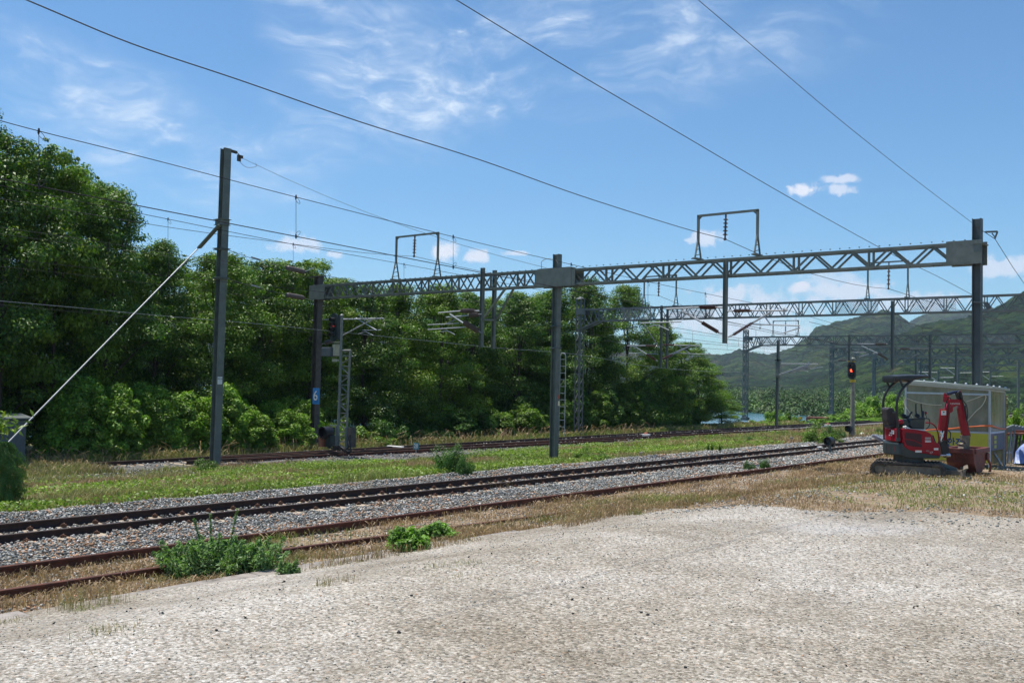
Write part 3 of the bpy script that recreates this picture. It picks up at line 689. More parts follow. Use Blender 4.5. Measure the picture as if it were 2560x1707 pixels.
tubes(g1, Y1-.4, [((1000, 612), (1142, 600)), ((1230, 600), (1262, 600)), ((1050, 640), (1200, 628)), ((1250, 622), (1275, 620)), ((1075, 620), (1170, 685), .04), ((932, 688), (1130, 678), .018), ((935, 718), (1180, 702), .024), ((1010, 735), (1105, 750), .018, [(1020, 733), (1050, 725), (1075, 732), (1105, 750)]), ((1250, 722), (1270, 738)), ((1150, 640), (1020, 690), .012)],
      mp=Z4, ins=(((1142, 600), (1235, 600), .10, 10, 'insul_grey'), ((1195, 628), (1260, 622), .10, 8, 'insul_grey'), ((1160, 672), (1262, 732), .12, 12, 'insul_grey'))).name
tubes(g1, Y1+.2, [((285, 655), (655, 648), .034), ((395, 755), (580, 655), .034), ((480, 645), (610, 722), .026), ((520, 722), (640, 720), .02), ((495, 745), (590, 755), .018, [(495, 745), (540, 730), (590, 755)]), ((215, 813), (290, 805), .02), ((200, 660), (290, 655), .02)],
      mp=Z4, ins=(((285, 800), (335, 790), .10, 6, 'insul_grey'),), r=.03)
# bonding loop above the centre column, brackets
lm = MB(); lm.tube([aY(1354, 672, Y1), aY(1353, 655, Y1), aY(1362, 648, Y1), aY(1378, 646, Y1), aY(1392, 652, Y1), aY(1398, 668, Y1)], .014, 6); lm.build('bonding_cable', 'galv', g1, smooth=True)
bk = MB(); a = aY(2463, 580, Y1); bk.bar(a, aY(2494, 579, Y1), .05, .05); bk.bar(aY(2494, 579, Y1), aY(2487, 597, Y1), .04, .04); bk.bar(aY(2480, 583, Y1), aY(2488, 594, Y1), .03, .03)
bk.bar(aY(2434, 755, Y1), aY(2466, 757, Y1), .10, .04); bk.bar(aY(2464, 757, Y1), aY(2475, 772, Y1), .12, .12); bk.build('bracket', 'steel_dark', g1)
cb = MB()
for y_ in (680+20, 760, 790, 815): pass
for zz in (4.75, 3.9):
    cb = MB(); cb.box((xB, Y1, zz), (.33, .33, .05)); cb.build('clamp_band', 'steel_dark', g1)
st = MB(); p_ = aY(1392, 992, Y1-.2); st.box((p_[0]+.09, Y1-.185, p_[2]), (.09, .008, .16)); st.build('number_plate', 'roofred', g1)
st = MB(); p_ = aY(1392, 1008, Y1-.2); st.box((p_[0]+.09, Y1-.185, p_[2]), (.09, .008, .18)); st.build('number_plate', 'cream', g1)

# lone column with strut on the left
LP = G(537, 1163); LP[2] = gz(LP[0], LP[1]); YL = LP[1]
lp = empty('line_post', LP, 'tall lone grey H-section post with a bright diagonal strut on the left', 'line post')
top = aX(568, 373, LP[0]); mb = MB(); hcol(mb, (LP[0], LP[1], LP[2]-.3), (LP[0]+.02, LP[1]+.05, top[2]), .31, .02, .016); mb.build('column', 'steel', lp)
s0 = aY(548, 562, YL-.25); s1b = aX(8, 1118, -33.5)
mb = MB(); sm_ = aY(496, 620, YL-.25); mb.tube([sm_, s1b], .025, 10); mb.build('strut', 'bright', lp, smooth=True)
mb = MB(); mb.bar(s0, sm_, .13, .05); mb.bar(s0+np.array([0, .06, 0]), sm_+np.array([0, .06, 0]), .13, .03); mb.build('strut_head', 'steel', lp)
for (px, py, h_) in ((560, 557, .22), (553, 623, .05), (550, 696, .05)):
    mb = MB(); c = aX(px, py, LP[0]); mb.box((LP[0], LP[1]-.0, c[2]), (.40, .40, h_))
    mb.box((LP[0], LP[1], c[2]+h_/2), (.54, .50, .02)); mb.box((LP[0], LP[1], c[2]-h_/2), (.50, .46, .02))
    mb.build('clamp_band', 'steel', lp)
c = aX(572, 374, LP[0]+.1); mb = MB(); mb.bar((LP[0]+.0, YL-.05, c[2]), (LP[0]+.2, YL+.45, c[2]-.08), .12, .1); mb.build('head_bracket', 'steel_brown', lp)
c = aX(553, 951, LP[0]+.165); mb = MB(); mb.box((LP[0]+.165, YL+.0, c[2]), (.012, .21, .30)); pl = mb.build('number_plate', 'white', lp)
def text(s_, size, loc, rot, m, parent=None, ext=.002, name='lettering', align='CENTER', sx_=1., off=0.):
    cu = bpy.data.curves.new(name, 'FONT'); cu.body = s_; cu.size = size; cu.extrude = ext; cu.offset = off; cu.align_x = align; cu.align_y = 'CENTER'
    o = bpy.data.objects.new(name, cu); COL.objects.link(o)
    dg_ = bpy.context.evaluated_depsgraph_get(); me = bpy.data.meshes.new_from_object(o.evaluated_get(dg_)); bpy.data.objects.remove(o)
    Mx = Matrix.Translation(Vector(loc)) @ rot @ Matrix.Diagonal((sx_, 1, 1, 1))
    me.transform(Mx); root = ROOTLOC.get(parent.name, np.zeros(3)) if parent else np.zeros(3)
    me.transform(Matrix.Translation(Vector(-root))); me.materials.clear(); me.materials.append(MT[m])
    o = bpy.data.objects.new(name, me); COL.objects.link(o)
    if parent: o.parent = parent; ROOTLOC[o.name] = root
    return o
def frame(xdir, zdir):
    xd = Vector(xdir).normalized(); n_ = xd.cross(Vector(zdir)).normalized(); zd = n_.cross(xd)
    return Matrix(((xd[0], zd[0], n_[0], 0), (xd[1], zd[1], n_[1], 0), (xd[2], zd[2], n_[2], 0), (0, 0, 0, 1)))
FXp = frame((0, 1, 0), (0, 0, 1))      # text facing +X
FYm = frame((1, 0, 0), (0, 0, 1))      # text facing -Y
text('405·19', .075, (LP[0]+.174, YL, c[2]+.06), FXp, 'black', pl)
# blue sign 6 on the tree side column
sg = aY(789, 990, Y1-.25)
s6 = empty('number_sign', (sg[0], Y1-.22, sg[2]), 'blue rectangular sign with a white number 6 fixed on the brown column', 'sign')
mb = MB(); mb.box((sg[0], Y1-.22, sg[2]), (.50, .02, .76)); sb = mb.build('panel', 'blue', s6, bevel=.004)
text('6', .66, (sg[0]-.03, Y1-.235, sg[2]+.0), FYm, 'white', s6, .004, 'numeral', sx_=1.05)

# gantries further away
def far_gantry(Y, xs, zb, zt, label, m='galv_far', pan=.9, poles=(), drops=(), portals=(), c=.08, dg=.05, w=.5, knee=True, mast_h=None, nets=(), mw=.36, gb=-.9):
    g = empty('overhead_gantry', (xs[0], Y, gb), label, 'overhead gantry', 'gantries spanning the tracks')
    mb = MB(); truss(mb, xs[0]+(1.6 if knee else 0), xs[1]-(1.6 if knee else 0), Y, zb, zt, w, pan, c, dg)
    if knee:
        for x_, s_ in ((xs[0], 1), (xs[1], -1)):
            for q in (-1, 1):
                y = Y+q*w/2
                mb.bar((x_, y, zt), (x_+s_*1.6, y, zt), c, c); mb.bar((x_, y, zb-.55), (x_+s_*1.6, y, zb), c, c)
                mb.bar((x_+s_*.3, y, zt), (x_+s_*.9, y, zb-.25), dg, dg); mb.bar((x_+s_*.9, y, zb-.2), (x_+s_*1.2, y, zt), dg, dg); mb.bar((x_+s_*1.2, y, zt), (x_+s_*1.6, y, zb), dg, dg)
                mb.box((x_+s_*.25, y+q*.03, zt-.12), (.7, .02, .35))
    mb.build('lattice_beam', m, g)
    for x_ in (xs if knee else (xs[0],)):
        mb = MB(); hh = (zt+.7)-gb if mast_h is None else mast_h; latt(mb, (x_, Y, gb), hh, mw, c*.68, dg*.72, .45)
        mb.lathe((x_, Y, gb+hh), (x_, Y, gb+hh+.16), [(0, mw*.85), (.15, mw*.8), (1, .03)], 8)
        mb.box((x_, Y, gb+.05), (mw*1.8, mw*1.8, .3)); mb.build('lattice_mast', m, g)
    for px, yt, yb, wd in drops: drop(g, px, yt, yb, Y-.3, wd, m)
    for (pa, pb, yt, pi) in portals:
        portal(g, aY(pa, yt, Y)[0], aY(pb, yt, Y)[0], aY((pa+pb)/2, yt, Y)[2], Y, zt+.04, m, True, aY(*pi, Y) if pi else None, lw=.07, spread=.25)
    for (pa, pb) in nets:
        nm = MB(); xa = aY(pa, 800, Y)[0]; xb = aY(pb, 800, Y)[0]; nm.add([(xa, Y-w/2-.06, zb), (xb, Y-w/2-.06, zb), (xb, Y-w/2-.06, zt), (xa, Y-w/2-.06, zt)], [(0, 1, 2, 3)])
        nm.build('netting', 'net', g)
    return g
nm = MT['net']; nm.use_nodes = True; t = nm.node_tree; b = t.nodes['Principled BSDF']; n = NX(t)
b.inputs['Base Color'].default_value = (.25, .27, .28, 1); b.inputs['Roughness'].default_value = .6
co = n.new('ShaderNodeTexCoord').outputs['Object']
al = None
for ang in (45, -45):
    mp_ = n.new('ShaderNodeMapping'); mp_.inputs['Rotation'].default_value = (0, math.radians(ang), 0); n.l(co, mp_.inputs[0]); s3 = n.new('ShaderNodeSeparateXYZ'); n.l(mp_.outputs[0], s3.inputs[0])
    fr = n.m('FRACT', n.m('MULTIPLY', s3.outputs[0], 12.)); q = n.m('LESS_THAN', fr, .20); al = q if al is None else n.m('MAXIMUM', al, q)
n.l(al, b.inputs['Alpha'])
Y2 = aY(1450, 806, 53)[1]
x2 = az(1450, 806, 6.33); Y2 = float(x2[1]); 
g2 = far_gantry(Y2, (float(x2[0]), -4.), 6.38, 7.12, 'second overhead gantry behind the centre column, its lattice beam partly hung with fine netting', 'galv_far', .47,
    drops=((2231, 752, 922, .15), (1652, 764, 918, .11), (1667, 768, 921, .11)),
    portals=((2170, 2270, 655, (2222, 721)), (1611, 1691, 690, (1647, 738))), c=.085, dg=.045, nets=((1560, 1640), (1680, 1790), (2095, 2200), (2280, 2395)))
tubes(g2, Y2-.3, [((95, 858), (340, 858)), ((335, 858), (490, 865), .02), ((120, 957), (300, 960), .022), ((300, 960), (500, 968), .018), ((205, 875), (350, 970), .035), ((170, 1015), (270, 975), .016, [(170, 1015), (215, 990), (262, 975), (330, 985)]), ((450, 1040), (490, 1055), .02)],
      mp=Zb, m='galv', ins=(((335, 858), (490, 862), .06, 12, 'insul'), ((345, 968), (470, 1045), .085, 10, 'insul')), r=.03)
tubes(g2, Y2-.3, [((725, 850), (1040, 858)), ((545, 845), (580, 846)), ((600, 1015), (905, 870), .03), ((640, 975), (900, 868), .03), ((720, 832), (915, 958), .02), ((740, 955), (1245, 975), .022), ((915, 1003), (1055, 995), .016, [(915, 1003), (980, 987), (1055, 995)]), ((905, 820), (905, 870), .04), ((1040, 870), (1185, 965), .008)],
      mp=Zb, m='galv', ins=(((560, 846), (730, 849), .06, 12, 'insul'), ((555, 1035), (690, 972), .085, 11, 'insul')), r=.03)
tubes(g2, Y2-.3, [((310, 580), (490, 850), .035), ((490, 850), (565, 968), .03)], mp=Zb, m='galv_far', name='drop_brace')
x3 = az(1853, 864, 6.33); Y3 = float(x3[1])+1.
g3 = far_gantry(Y3, (float(x3[0]), -5.), 6.38, 7.2, 'third overhead gantry, lattice beam crossing in front of the wooded hills', 'galv_far', .62,
    drops=((2123, 836, 912, .17), (2325, 836, 950, .2)), portals=((1933, 1996, 802, (1964, 835)), ), c=.12, dg=.065, nets=((1905, 1970), (2350, 2430), (2470, 2540)))
def Z2(u, v): return (1720+u*.35714, 500+v*.35714)
def Z5(u, v): return (1700+u*.36565, 700+v*.36565)
tubes(g3, Y3-.3, [((1170, 435), (1330, 437), .035), ((1340, 437), (1420, 437), .03), ((1240, 448), (1360, 505), .05), ((1225, 525), (1290, 505), .03), ((1180, 495), (1290, 495), .025)], mp=Z5, m='galv', ins=(((1330, 437), (1415, 438), .11, 14, 'insul_grey'), ((1350, 500), (1425, 545), .12, 14, 'insul_grey')), r=.03)
tubes(g3, Y3-.3, [((1480, 585), (1640, 500), .04), ((1490, 470), (1750, 470), .035), ((1610, 450), (1670, 510), .03)], mp=Z5, m='galv_far', r=.03, ins=(((1500, 470), (1575, 470), .11, 14, 'insul_grey'),))
x4 = az(2072, 889, 6.33); Y4 = float(x4[1])+1.
g4 = far_gantry(Y4, (float(x4[0]), -10.), 6.4, 7.35, 'fourth overhead gantry, its lattice mast right beside the red signal', 'galv_far', .8, drops=((2390, 862, 950, .2), (2290, 868, 938, .2)), c=.16, dg=.085)
tubes(g4, Y4-.3, [((995, 552), (1150, 552), .045), ((1030, 560), (1145, 620), .05)], mp=Z5, m='galv_far', r=.03, ins=(((1080, 550), (1140, 550), .12, 10, 'insul_grey'),))
x5 = az(2185, 911, 6.33); Y5 = float(x5[1])
far_gantry(Y5, (float(x5[0]), -15.), 6.4, 7.5, 'fifth overhead gantry with a slim lattice mast left of the excavator canopy', 'galv_far', 1.0, drops=((2302, 895, 990, .25), (2440, 895, 985, .25)), c=.20, dg=.11)
x6 = az(2300, 926, 6.33); Y6 = float(x6[1])
far_gantry(Y6, (float(x6[0]), -10.), 6.4, 7.6, 'farthest overhead gantry, faint above the hut roof', 'galv_far', 1.8, c=.22, dg=.12, mw=.5)
# far single cantilever masts over the hut
for k, (px, yt, yb, Z, lab) in enumerate(((2395, 915, 1020, 190, 'thin distant mast with a short pale arm, above the excavator canopy'), (2475, 925, 1015, 200, 'thin distant mast with a curved arm, right of the dark column'), (2546, 900, 1030, 110, 'thin grey pole at the right edge in front of the village'), (2345, 925, 1010, 170, 'thin distant mast just above the hut roof'))):
    a = at(px, yt, Z); b_ = at(px, yb, Z); b_[:2] = a[:2]; b_[2] = gz(b_[0], b_[1]) if b_[0] > -57 else -1.
    e = empty('catenary_mast', b_, lab, 'mast', 'distant masts beyond the gantries'); mb = MB(); mb.tube([b_-[0, 0, .3], a], .14, 8); mb.build('pole', 'galv_far', e)
    if k != 2:
        mb = MB(); q = a-[0, 0, .4]; mb.tube([q, q+np.array([-3.2, 0, .05])], .05, 6); mb.tube([q-[0, 0, 1.6], q+np.array([-2.2, 0, -.1])], .06, 6); mb.tube([q-[0, 0, .9], q+np.array([2.5, 0, -.8])], .05, 6); mb.build('cantilever', 'galv', e)
# concrete / steel pole with cantilever, right of the big lattice mast
PB = aY(1941, 1062, float(az(1945, 1062, -.75)[1])); YP = PB[1]
pp = empty('catenary_mast', (PB[0], YP, -1.), 'grey steel H-section mast with a cantilever arm, standing by the river bank', 'mast')
tp = aY(1946, 850, YP); mb = MB(); hcol(mb, (PB[0], YP, -1.2), (tp[0], YP, tp[2]), .20, .02, .02); mb.build('pole', 'steel', pp)
a = aY(1945, 900, YP); b_ = aY(1945, 943, YP); mb = MB(); mb.box((a[0], YP, (a[2]+b_[2])/2), (.30, .30, a[2]-b_[2]-.2))
for z in (a[2], b_[2], a[2]+.0): mb.box((a[0], YP, z), (.42, .4, .06))
mb.build('clamp_band', 'steel', pp)
def Z6(u, v): return (1800+u*.19133, 860+v*.19133)
tubes(pp, YP-.3, [((800, 255), (1280, 260), .035), ((770, 400), (1145, 268), .035), ((800, 400), (1200, 265), .03), ((1040, 262), (1200, 325), .02), ((1185, 325), (1345, 298), .02), ((1050, 340), (1155, 362), .02, [(1050, 342), (1085, 337), (1155, 362)]), ((1155, 230), (1155, 265), .04)], mp=Z6, m='galv')
# ------------------------------------------------------------------ wires
def smooth(P, k=6):
    P = [np.array(p, float) for p in P]
    if len(P) < 3: return P
    out = []
    for i in range(len(P)-1):
        p0 = P[max(i-1, 0)]; p1 = P[i]; p2 = P[i+1]; p3 = P[min(i+2, len(P)-1)]
        for j in range(k):
            t = j/k; out.append(.5*((2*p1)+(-p0+p2)*t+(2*p0-5*p1+4*p2-p3)*t*t+(-p0+3*p1-3*p2+p3)*t**3))
    return out+[P[-1]]
def wire(P, r, label, m='wire', group=None, ext=None, sm_=True):
    P = [np.array(p, float) for p in P]
    if ext: P = [P[0]+(P[0]-P[1])/np.linalg.norm(P[0]-P[1])*ext]+P
    mb = MB(); mb.tube(smooth(P) if sm_ else P, r, 6)
    o = mb.build('overhead_wire', m, None, loc=P[0]); tag(o, label, 'overhead wire', group); return o
def wX(pts, X): return [aX(px, py, X) for px, py in pts]
def dropper(par, a, b_, m='wire'):
    mb = MB(); mb.tube([a, b_], .0055, 5)
    d = np.array([.0, .045, 0]);
    for c, s_ in ((a, -1), (b_, 1)):
        mb.tube([c+d*(1-math.cos(t))*1.0+np.array([0, 0, s_*.13*(1-math.cos(t))/1.0])*.5+np.array([0, .05*math.sin(t), 0]) for t in np.linspace(0, 2*math.pi, 12)], .005, 5)
        mb.lathe(c-[0, 0, .05], c+[0, 0, .05], [(0, .012), (.5, .022), (1, .012)], 6)
    mb.build('dropper', m, par)
w1 = wire(wX([(65, 0), (330, 110), (600, 201), (900, 305), (1200, 400), (1450, 489), (1700, 568), (1814, 598)], P1[0]), .0115, 'long feeder wire from the top left corner down to the nearest right portal frame', 'wire_grey', ext=3)
P2 = aY(2222, 722, Y2); P3 = aY(1964, 836, Y3)
def sagline(a, b_, s_, n_=8): return [lerp(a, b_, t)-np.array([0, 0, 4*s_*t*(1-t)]) for t in np.linspace(0, 1, n_)]
wire(sagline(P1-[0, 0, .02], P2, .35), .011, 'feeder wire hanging between the portal frames of the first and second gantry', 'wire_grey', sm_=False)
wire(sagline(P2, np.array([P2[0], Y3, 7.7]), .35)+sagline(np.array([P2[0], Y3, 7.7]), np.array([P2[0], Y4, 7.8]), .3), .014, 'feeder wire running off beyond the second gantry on the right', 'wire_grey', sm_=False)
wire(wX([(1140, 0), (1420, 170), (1700, 334), (1984, 500), (2231, 636), (2350, 694), (2462, 754)], -8.35), .0065, 'wire descending steeply from top middle to the bracket on the dark right column', 'wire_grey', ext=3)
wire(wX([(1745, 0), (1920, 148), (2100, 300), (2280, 443), (2437, 562)], -8.15), .006, 'rightmost steep wire from the top edge to the tip of the dark right column', 'wire_grey', ext=3)
q0 = aY(2440, 566, Y1); q1 = aY(2488, 598, Y1+.3); q2 = at(2640, 782, 75)
wire([q0, q1]+sagline(q1, q2, .5)[1:], .010, 'wire falling away to the right edge from the bracket beside the right column tip', 'wire_grey', sm_=False)
# line post top wire
a = aX(606, 396, LP[0]+.3); b_ = aY(1366, 670, Y1)
wl = wire(sagline(a, b_, .38), .008, 'thin wire from the top of the lone left post to the centre column', 'wire_grey', sm_=False)
mb = MB(); h0 = (LP[0]+.2, YL+.42, top[2]-.08); mb.tube([h0, a], .018, 6)
c = lerp(np.array(h0), a, .45); mb.box(c-[0, 0, .14], (.05, .16, .26)); mb.box(lerp(np.array(h0), a, .8), (.07, .14, .12)); mb.build('dead_end_clamp', 'steel_brown', wl)
mb = MB(); mb.tube(smooth([c-[0, 0, .25], c+[.15, .25, -.48], c+[.3, .6, -.42], a+(b_-a)*.045]), .010, 6); mb.build('jumper_cable', 'galv', wl, smooth=True)
ms = wX([(-60, 285), (97, 328), (400, 404), (740, 493), (1133, 592), (1406, 656), (1618, 704), (1764, 734), (1888, 759), (1966, 775), (2084, 809), (2180, 836)], -17.3)
w5 = wire(ms, .0075, 'messenger wire over the nearest track with hanging droppers, crossing the lone post high up')
cs = wX([(-60, 434), (97, 466), (400, 525), (738, 591), (1133, 668), (1436, 727), (1598, 759), (1720, 785), (1830, 806), (1984, 838), (2127, 866)], -17.3)
wire(cs, .010, 'thicker contact wire over the nearest track, passing just at the clamp of the lone post')
def onw(px, pts_px, X): 
    xs = [p[0] for p in pts_px]; ys_ = [p[1] for p in pts_px]; return aX(px, float(np.interp(px, xs, ys_)), X)
mp5 = [(-60, 285), (97, 328), (400, 404), (740, 493), (1133, 592), (1406, 656), (1618, 704), (1764, 734), (1888, 759), (2084, 809), (2180, 836)]
cp5 = [(-60, 434), (97, 466), (400, 525), (738, 591), (1133, 668), (1436, 727), (1598, 759), (1720, 785), (1830, 806), (1984, 838), (2127, 866)]
for px in (97, 740, 1133, 1428, 1620, 1763, 1900, 1990): dropper(w5, onw(px, mp5, -17.3), onw(px, cp5, -17.3))
w7p = [(-60, 452), (400, 544), (733, 611), (1000, 659), (1250, 706), (1436, 742), (1712, 800)]
w7 = wire(wX(w7p, -27.), .009, 'second messenger wire, lower, above the grass strip between the tracks')
w7c = [(-60, 640), (400, 688), (733, 722), (1000, 752), (1250, 780), (1436, 800), (1712, 832), (1846, 851), (1984, 878), (2127, 900)]
wire(wX(w7c, -27.), .007, 'thin contact wire in front of the trees, reaching the second gantry')
for px in (420, 733, 1010, 1240, 1432, 1585, 1660): dropper(w7, onw(px, w7p, -27.), onw(px, w7c, -27.))
f2 = wX([(-60, 486), (400, 565), (700, 606), (900, 631), (1000, 639)], -31.3)
Q2 = aY(1647, 739, Y2)
wire(f2+[Q1-[0, 0, .02]], .010, 'feeder wire ending at the portal frame above the left half of the nearest beam', 'wire_grey')
wire(sagline(Q1-[0, 0, .02], Q2, .3), .010, 'feeder wire between the left portal frames of the first two gantries', 'wire_grey', sm_=False)
wire(sagline(Q2, P3, .4), .012, 'feeder wire between the second and third gantry over the tree end', 'wire_grey', sm_=False)
wire(wX([(-60, 560), (200, 597), (400, 630), (550, 652), (760, 680), (1000, 722), (1300, 770)], -33.), .008, 'upper of two parallel wires in front of the big left trees', 'wire_grey')
wire(wX([(-60, 577), (200, 612), (400, 638), (550, 660), (715, 684), (1000, 735), (1250, 760)], -33.6), .007, 'lower of two parallel wires in front of the big left trees', 'wire_grey')
wire(wX([(-60, 660), (170, 684), (319, 702), (480, 722), (800, 760), (1250, 812), (1600, 850)], -35.6), .006, 'faint wire above the far track, crossing the dark foliage', 'wire_grey')
cw = [(-60, 747), (200, 770), (400, 789), (650, 810), (1000, 845), (1250, 870), (1436, 885), (1615, 915), (1747, 927), (1850, 930)]
wf = wire(wX(cw, -35.4), .0085, 'pale contact wire of the far track, lowest wire across the trees', 'galv')
wire(wX([(-60, 756), (300, 790), (545, 812), (700, 822), (1000, 862)], -35.2), .006, 'short companion wire just under the lowest wire across the trees', 'wire_grey')
for px, y0 in ((1462, 862),): pass
# strain wires with cylinder insulators between lone post and brown column
for k, (pa, pi0, pi1, pb) in enumerate((((573, 626), (716, 669), (762, 680), (786, 668)), ((573, 698), (716, 737), (760, 745), (784, 752)))):
    A = aX(pa[0], pa[1], LP[0]+.2); B_ = aY(pb[0], pb[1], Y1-.2)
    I0 = lerp(A, B_, .0); 
    t0, t1 = (.66, .86)
    xa_ = float(np.interp(t0, [0, 1], [A[0], B_[0]])); xb_ = float(np.interp(t1, [0, 1], [A[0], B_[0]]))
    I0 = aX(pi0[0], pi0[1], xa_); I1 = aX(pi1[0], pi1[1], xb_)
    w_ = wire([A, lerp(A, I0, .35)-[0, 0, .05], I0], .011, ('upper' if k == 0 else 'lower')+' strain wire with fat brown cylinder insulator between lone post and brown column', 'wire_grey', sm_=False)
    L_ = np.linalg.norm(I1-I0); MB().insulator(I0, I1, .115, 16, .085, 14).build('insulator', 'insul_grey', w_, smooth=True)
    mb = MB(); mb.tube([I1, B_], .012, 6); c = lerp(A, I0, .45); mb.tube([lerp(A, I0, .36), lerp(A, I0, .5)], .03, 6); mb.build('wire_end', 'galv', w_)
# distant catenary over the far tracks
for X_ in (-13., -17.3, -22., -27., -31.3, -35.4):
    for h_, sg_ in ((5.15, .0), (6.05, .45)):
        P = []
        for ya, yb in ((Y2, Y3), (Y3, Y4), (Y4, Y5), (Y5, Y6)): P += sagline(np.array([X_, ya, h_]), np.array([X_, yb, h_]), sg_, 6)[:-1]
        o = wire(P, .013, 'thin catenary wire over the distant tracks on the right', 'wire_grey', 'catenary wires over the distant tracks', sm_=False)
        if sg_:
            mb = MB()
            for ya, yb in ((Y2, Y3), (Y3, Y4)):
                for t in np.linspace(.1, .9, 6): mb.tube([(X_, ya+(yb-ya)*t, h_-4*sg_*t*(1-t)), (X_, ya+(yb-ya)*t, 5.15)], .009, 4)
            mb.build('droppers', 'wire_grey', o)['kind'] = 'stuff'
# ------------------------------------------------------------------ signals and small lineside things
def ellipse_prism(mb, c, rx, rz, th, n=28, straight=0.):
    """upright plate facing -Y; straight = half length of the parallel part"""
    pts = []
    for k in range(n):
        t = 2*math.pi*k/n; z = rz*math.sin(t); z += straight if math.sin(t) >= 0 else -straight
        pts.append((c[0]+rx*math.cos(t), c[1], c[2]+z))
    mb.prism(pts, (0, th, 0))
def hood(mb, c, r, L, n=16):
    """half-open cowl along -Y above a lens"""
    vs = []; 
    for k in range(n+1):
        t = math.radians(-35)+math.radians(250)*k/n
        for (rr_, yy) in ((r, 0), (r, -L), (r*.92, -L), (r*.92, 0)): vs.append((c[0]+rr_*math.cos(t), c[1]+yy, c[2]+rr_*math.sin(t)))
    fs = [(4*k+j, 4*k+(j+1) % 4, 4*(k+1)+(j+1) % 4, 4*(k+1)+j) for k in range(n) for j in range(4)]
    mb.add(vs, fs)
def signal_head(root, c, rx, hz, n_l, lit, pitch, rl, Lh, plate='ggrey', yd=0.):
    mb = MB(); ellipse_prism(mb, c, rx, rx, .05, 32, hz-rx); mb.box((c[0], c[1]+.16, c[2]), (rx*1.1, .22, hz*1.7)); mb.build('backplate', plate, root)
    for k in range(n_l):
        zc = c[2]+pitch*((n_l-1)/2-k); cc_ = (c[0], c[1]-.012, zc)
        h_ = MB(); hood(h_, cc_, rl*1.15, Lh); h_.build('hood', 'blackm', root)
        MB().lathe((cc_[0], cc_[1]+.01, zc), (cc_[0], cc_[1]-.02, zc), [(0, rl), (.6, rl*.95), (1, rl*.6)], 16).build('lens', ('red_on' if n_l == 3 else 'red_on_dim') if k == lit else 'lens_dark', root)
# tall lattice signal mast on the left
MP = G(838, 1144); YM = MP[1]
def Zs(u, v): return (760+u*.26774, 740+v*.26786)
sm1 = empty('signal_mast', (MP[0], YM, MP[2]), 'four-lens railway signal on a pale lattice ladder mast beside the brown column', 'signal')
p = lambda u, v, dy=0.: aY(*Zs(u, v), YM+dy)
mb = MB(); mb.tube([p(313, 1440), p(335, 800), p(354, 185)], .062, 10); mb.lathe(p(354, 186), p(355, 166), [(0, .09), (.4, .085), (1, .02)], 10); mb.build('main_tube', 'brace', sm1, smooth=True)
mb = MB(); mb.tube([p(392, 1440), p(412, 900), p(432, 505)], .05, 10); mb.tube([p(352, 508), p(440, 508)], .05, 8); mb.tube([p(335, 560), p(462, 562)], .028, 8); mb.build('side_tube', 'brace', sm1, smooth=True)
mb = MB(); lv = [655, 742, 830, 917, 1004, 1092, 1179, 1268, 1358]
def lx_(v): return 354-(v-185)*(41/1255.)+8
def rx_(v): return 432-(v-505)*(40/935.)-8
for i, v in enumerate([570]+lv):
    if i: mb.bar(p(lx_(v), v), p(rx_(v), v), .045, .045)
    if i < len(lv): 
        v2_ = ([570]+lv)[i+1]-8
        if i % 2 == 0: mb.bar(p(lx_(v2_), v2_-14), p(rx_(v), v+12), .035, .045)
        else: mb.bar(p(lx_(v), v+10), p(rx_(v2_), v2_-8), .035, .045)
mb.build('lattice', 'brace', sm1)
hc = p(276, 292, -.12); signal_head(sm1, hc, .245, .63, 4, 1, .225, .085, .20)
mb = MB(); mb.box(p(245, 522, .05), (.62, .5, .4)); mb.build('junction_box', 'cabgrey', sm1, bevel=.02)
mb = MB(); mb.box(p(303, 505, .1), (.2, .3, .5)); mb.bar(p(280, 430), p(350, 430), .06); mb.bar(p(280, 455), p(350, 455), .06); mb.box(p(285, 600), (.2, .14, .12)); mb.bar(p(285, 600), p(345, 600), .05); mb.build('mounting_bracket', 'cream', sm1)
mb = MB(); mb.tube([p(313, 1210), p(313, 1400)], .095, 10); mb.tube([p(402, 1222), p(398, 1420)], .095, 10); mb.build('base_sleeve', 'galv_far', sm1, smooth=True)
mb = MB(); mb.box(p(447, 1320, .1), (.22, .3, .85)); mb.build('side_cabinet', 'steel_brown', sm1, bevel=.01)
mb = MB(); mb.tube(smooth([p(432, 1290, -.1), p(412, 1340, -.15), p(420, 1400, -.2), p(385, 1430, -.2), p(345, 1405, -.15)]), .03, 8); mb.tube(smooth([p(345, 1400, -.1), p(300, 1430, -.1), p(232, 1410, -.1)]), .03, 8); mb.tube(smooth([p(435, 1290, -.1), p(428, 1350, -.12), p(440, 1450, -.1)]), .03, 8)
mb.bar(p(330, 1400, -.05), p(420, 1460, -.05), .16, .12); mb.box(p(315, 1415), (.3, .3, .2)); mb.build('cables', 'black', sm1)
mb = MB(); mb.bar(p(240, 1205), p(330, 1210), .04, .04); mb.tube([p(250, 1195), p(250, 1210)], .015, 6); mb.build('top_bracket', 'galv', sm1)
ds = empty('ground_signal', p(210, 1400, -.1), 'dark round-hooded ground signal at the foot of the lattice signal mast', 'signal')
c = p(215, 1272, -.1); mb = MB(); mb.lathe(c+[0, .22, 0], c-[0, .28, 0], [(0, .02), (0.02, .24), (.15, .27), (1, .27), (1.0, .24), (.5, .235)], 20); mb.box(p(240, 1285, .1), (.3, .3, .6)); mb.build('hood', 'black', ds, smooth=True)
mb = MB(); mb.box(p(240, 1350, .05), (.55, .4, .5)); mb.tube([p(225, 1380), p(225, 1420)], .04, 8); mb.build('housing', 'ggrey', ds, bevel=.015)
mb = MB(); mb.box(p(184, 1355, -.1), (.34, .3, .46)); mb.build('terminal_box', 'rustfl', ds)
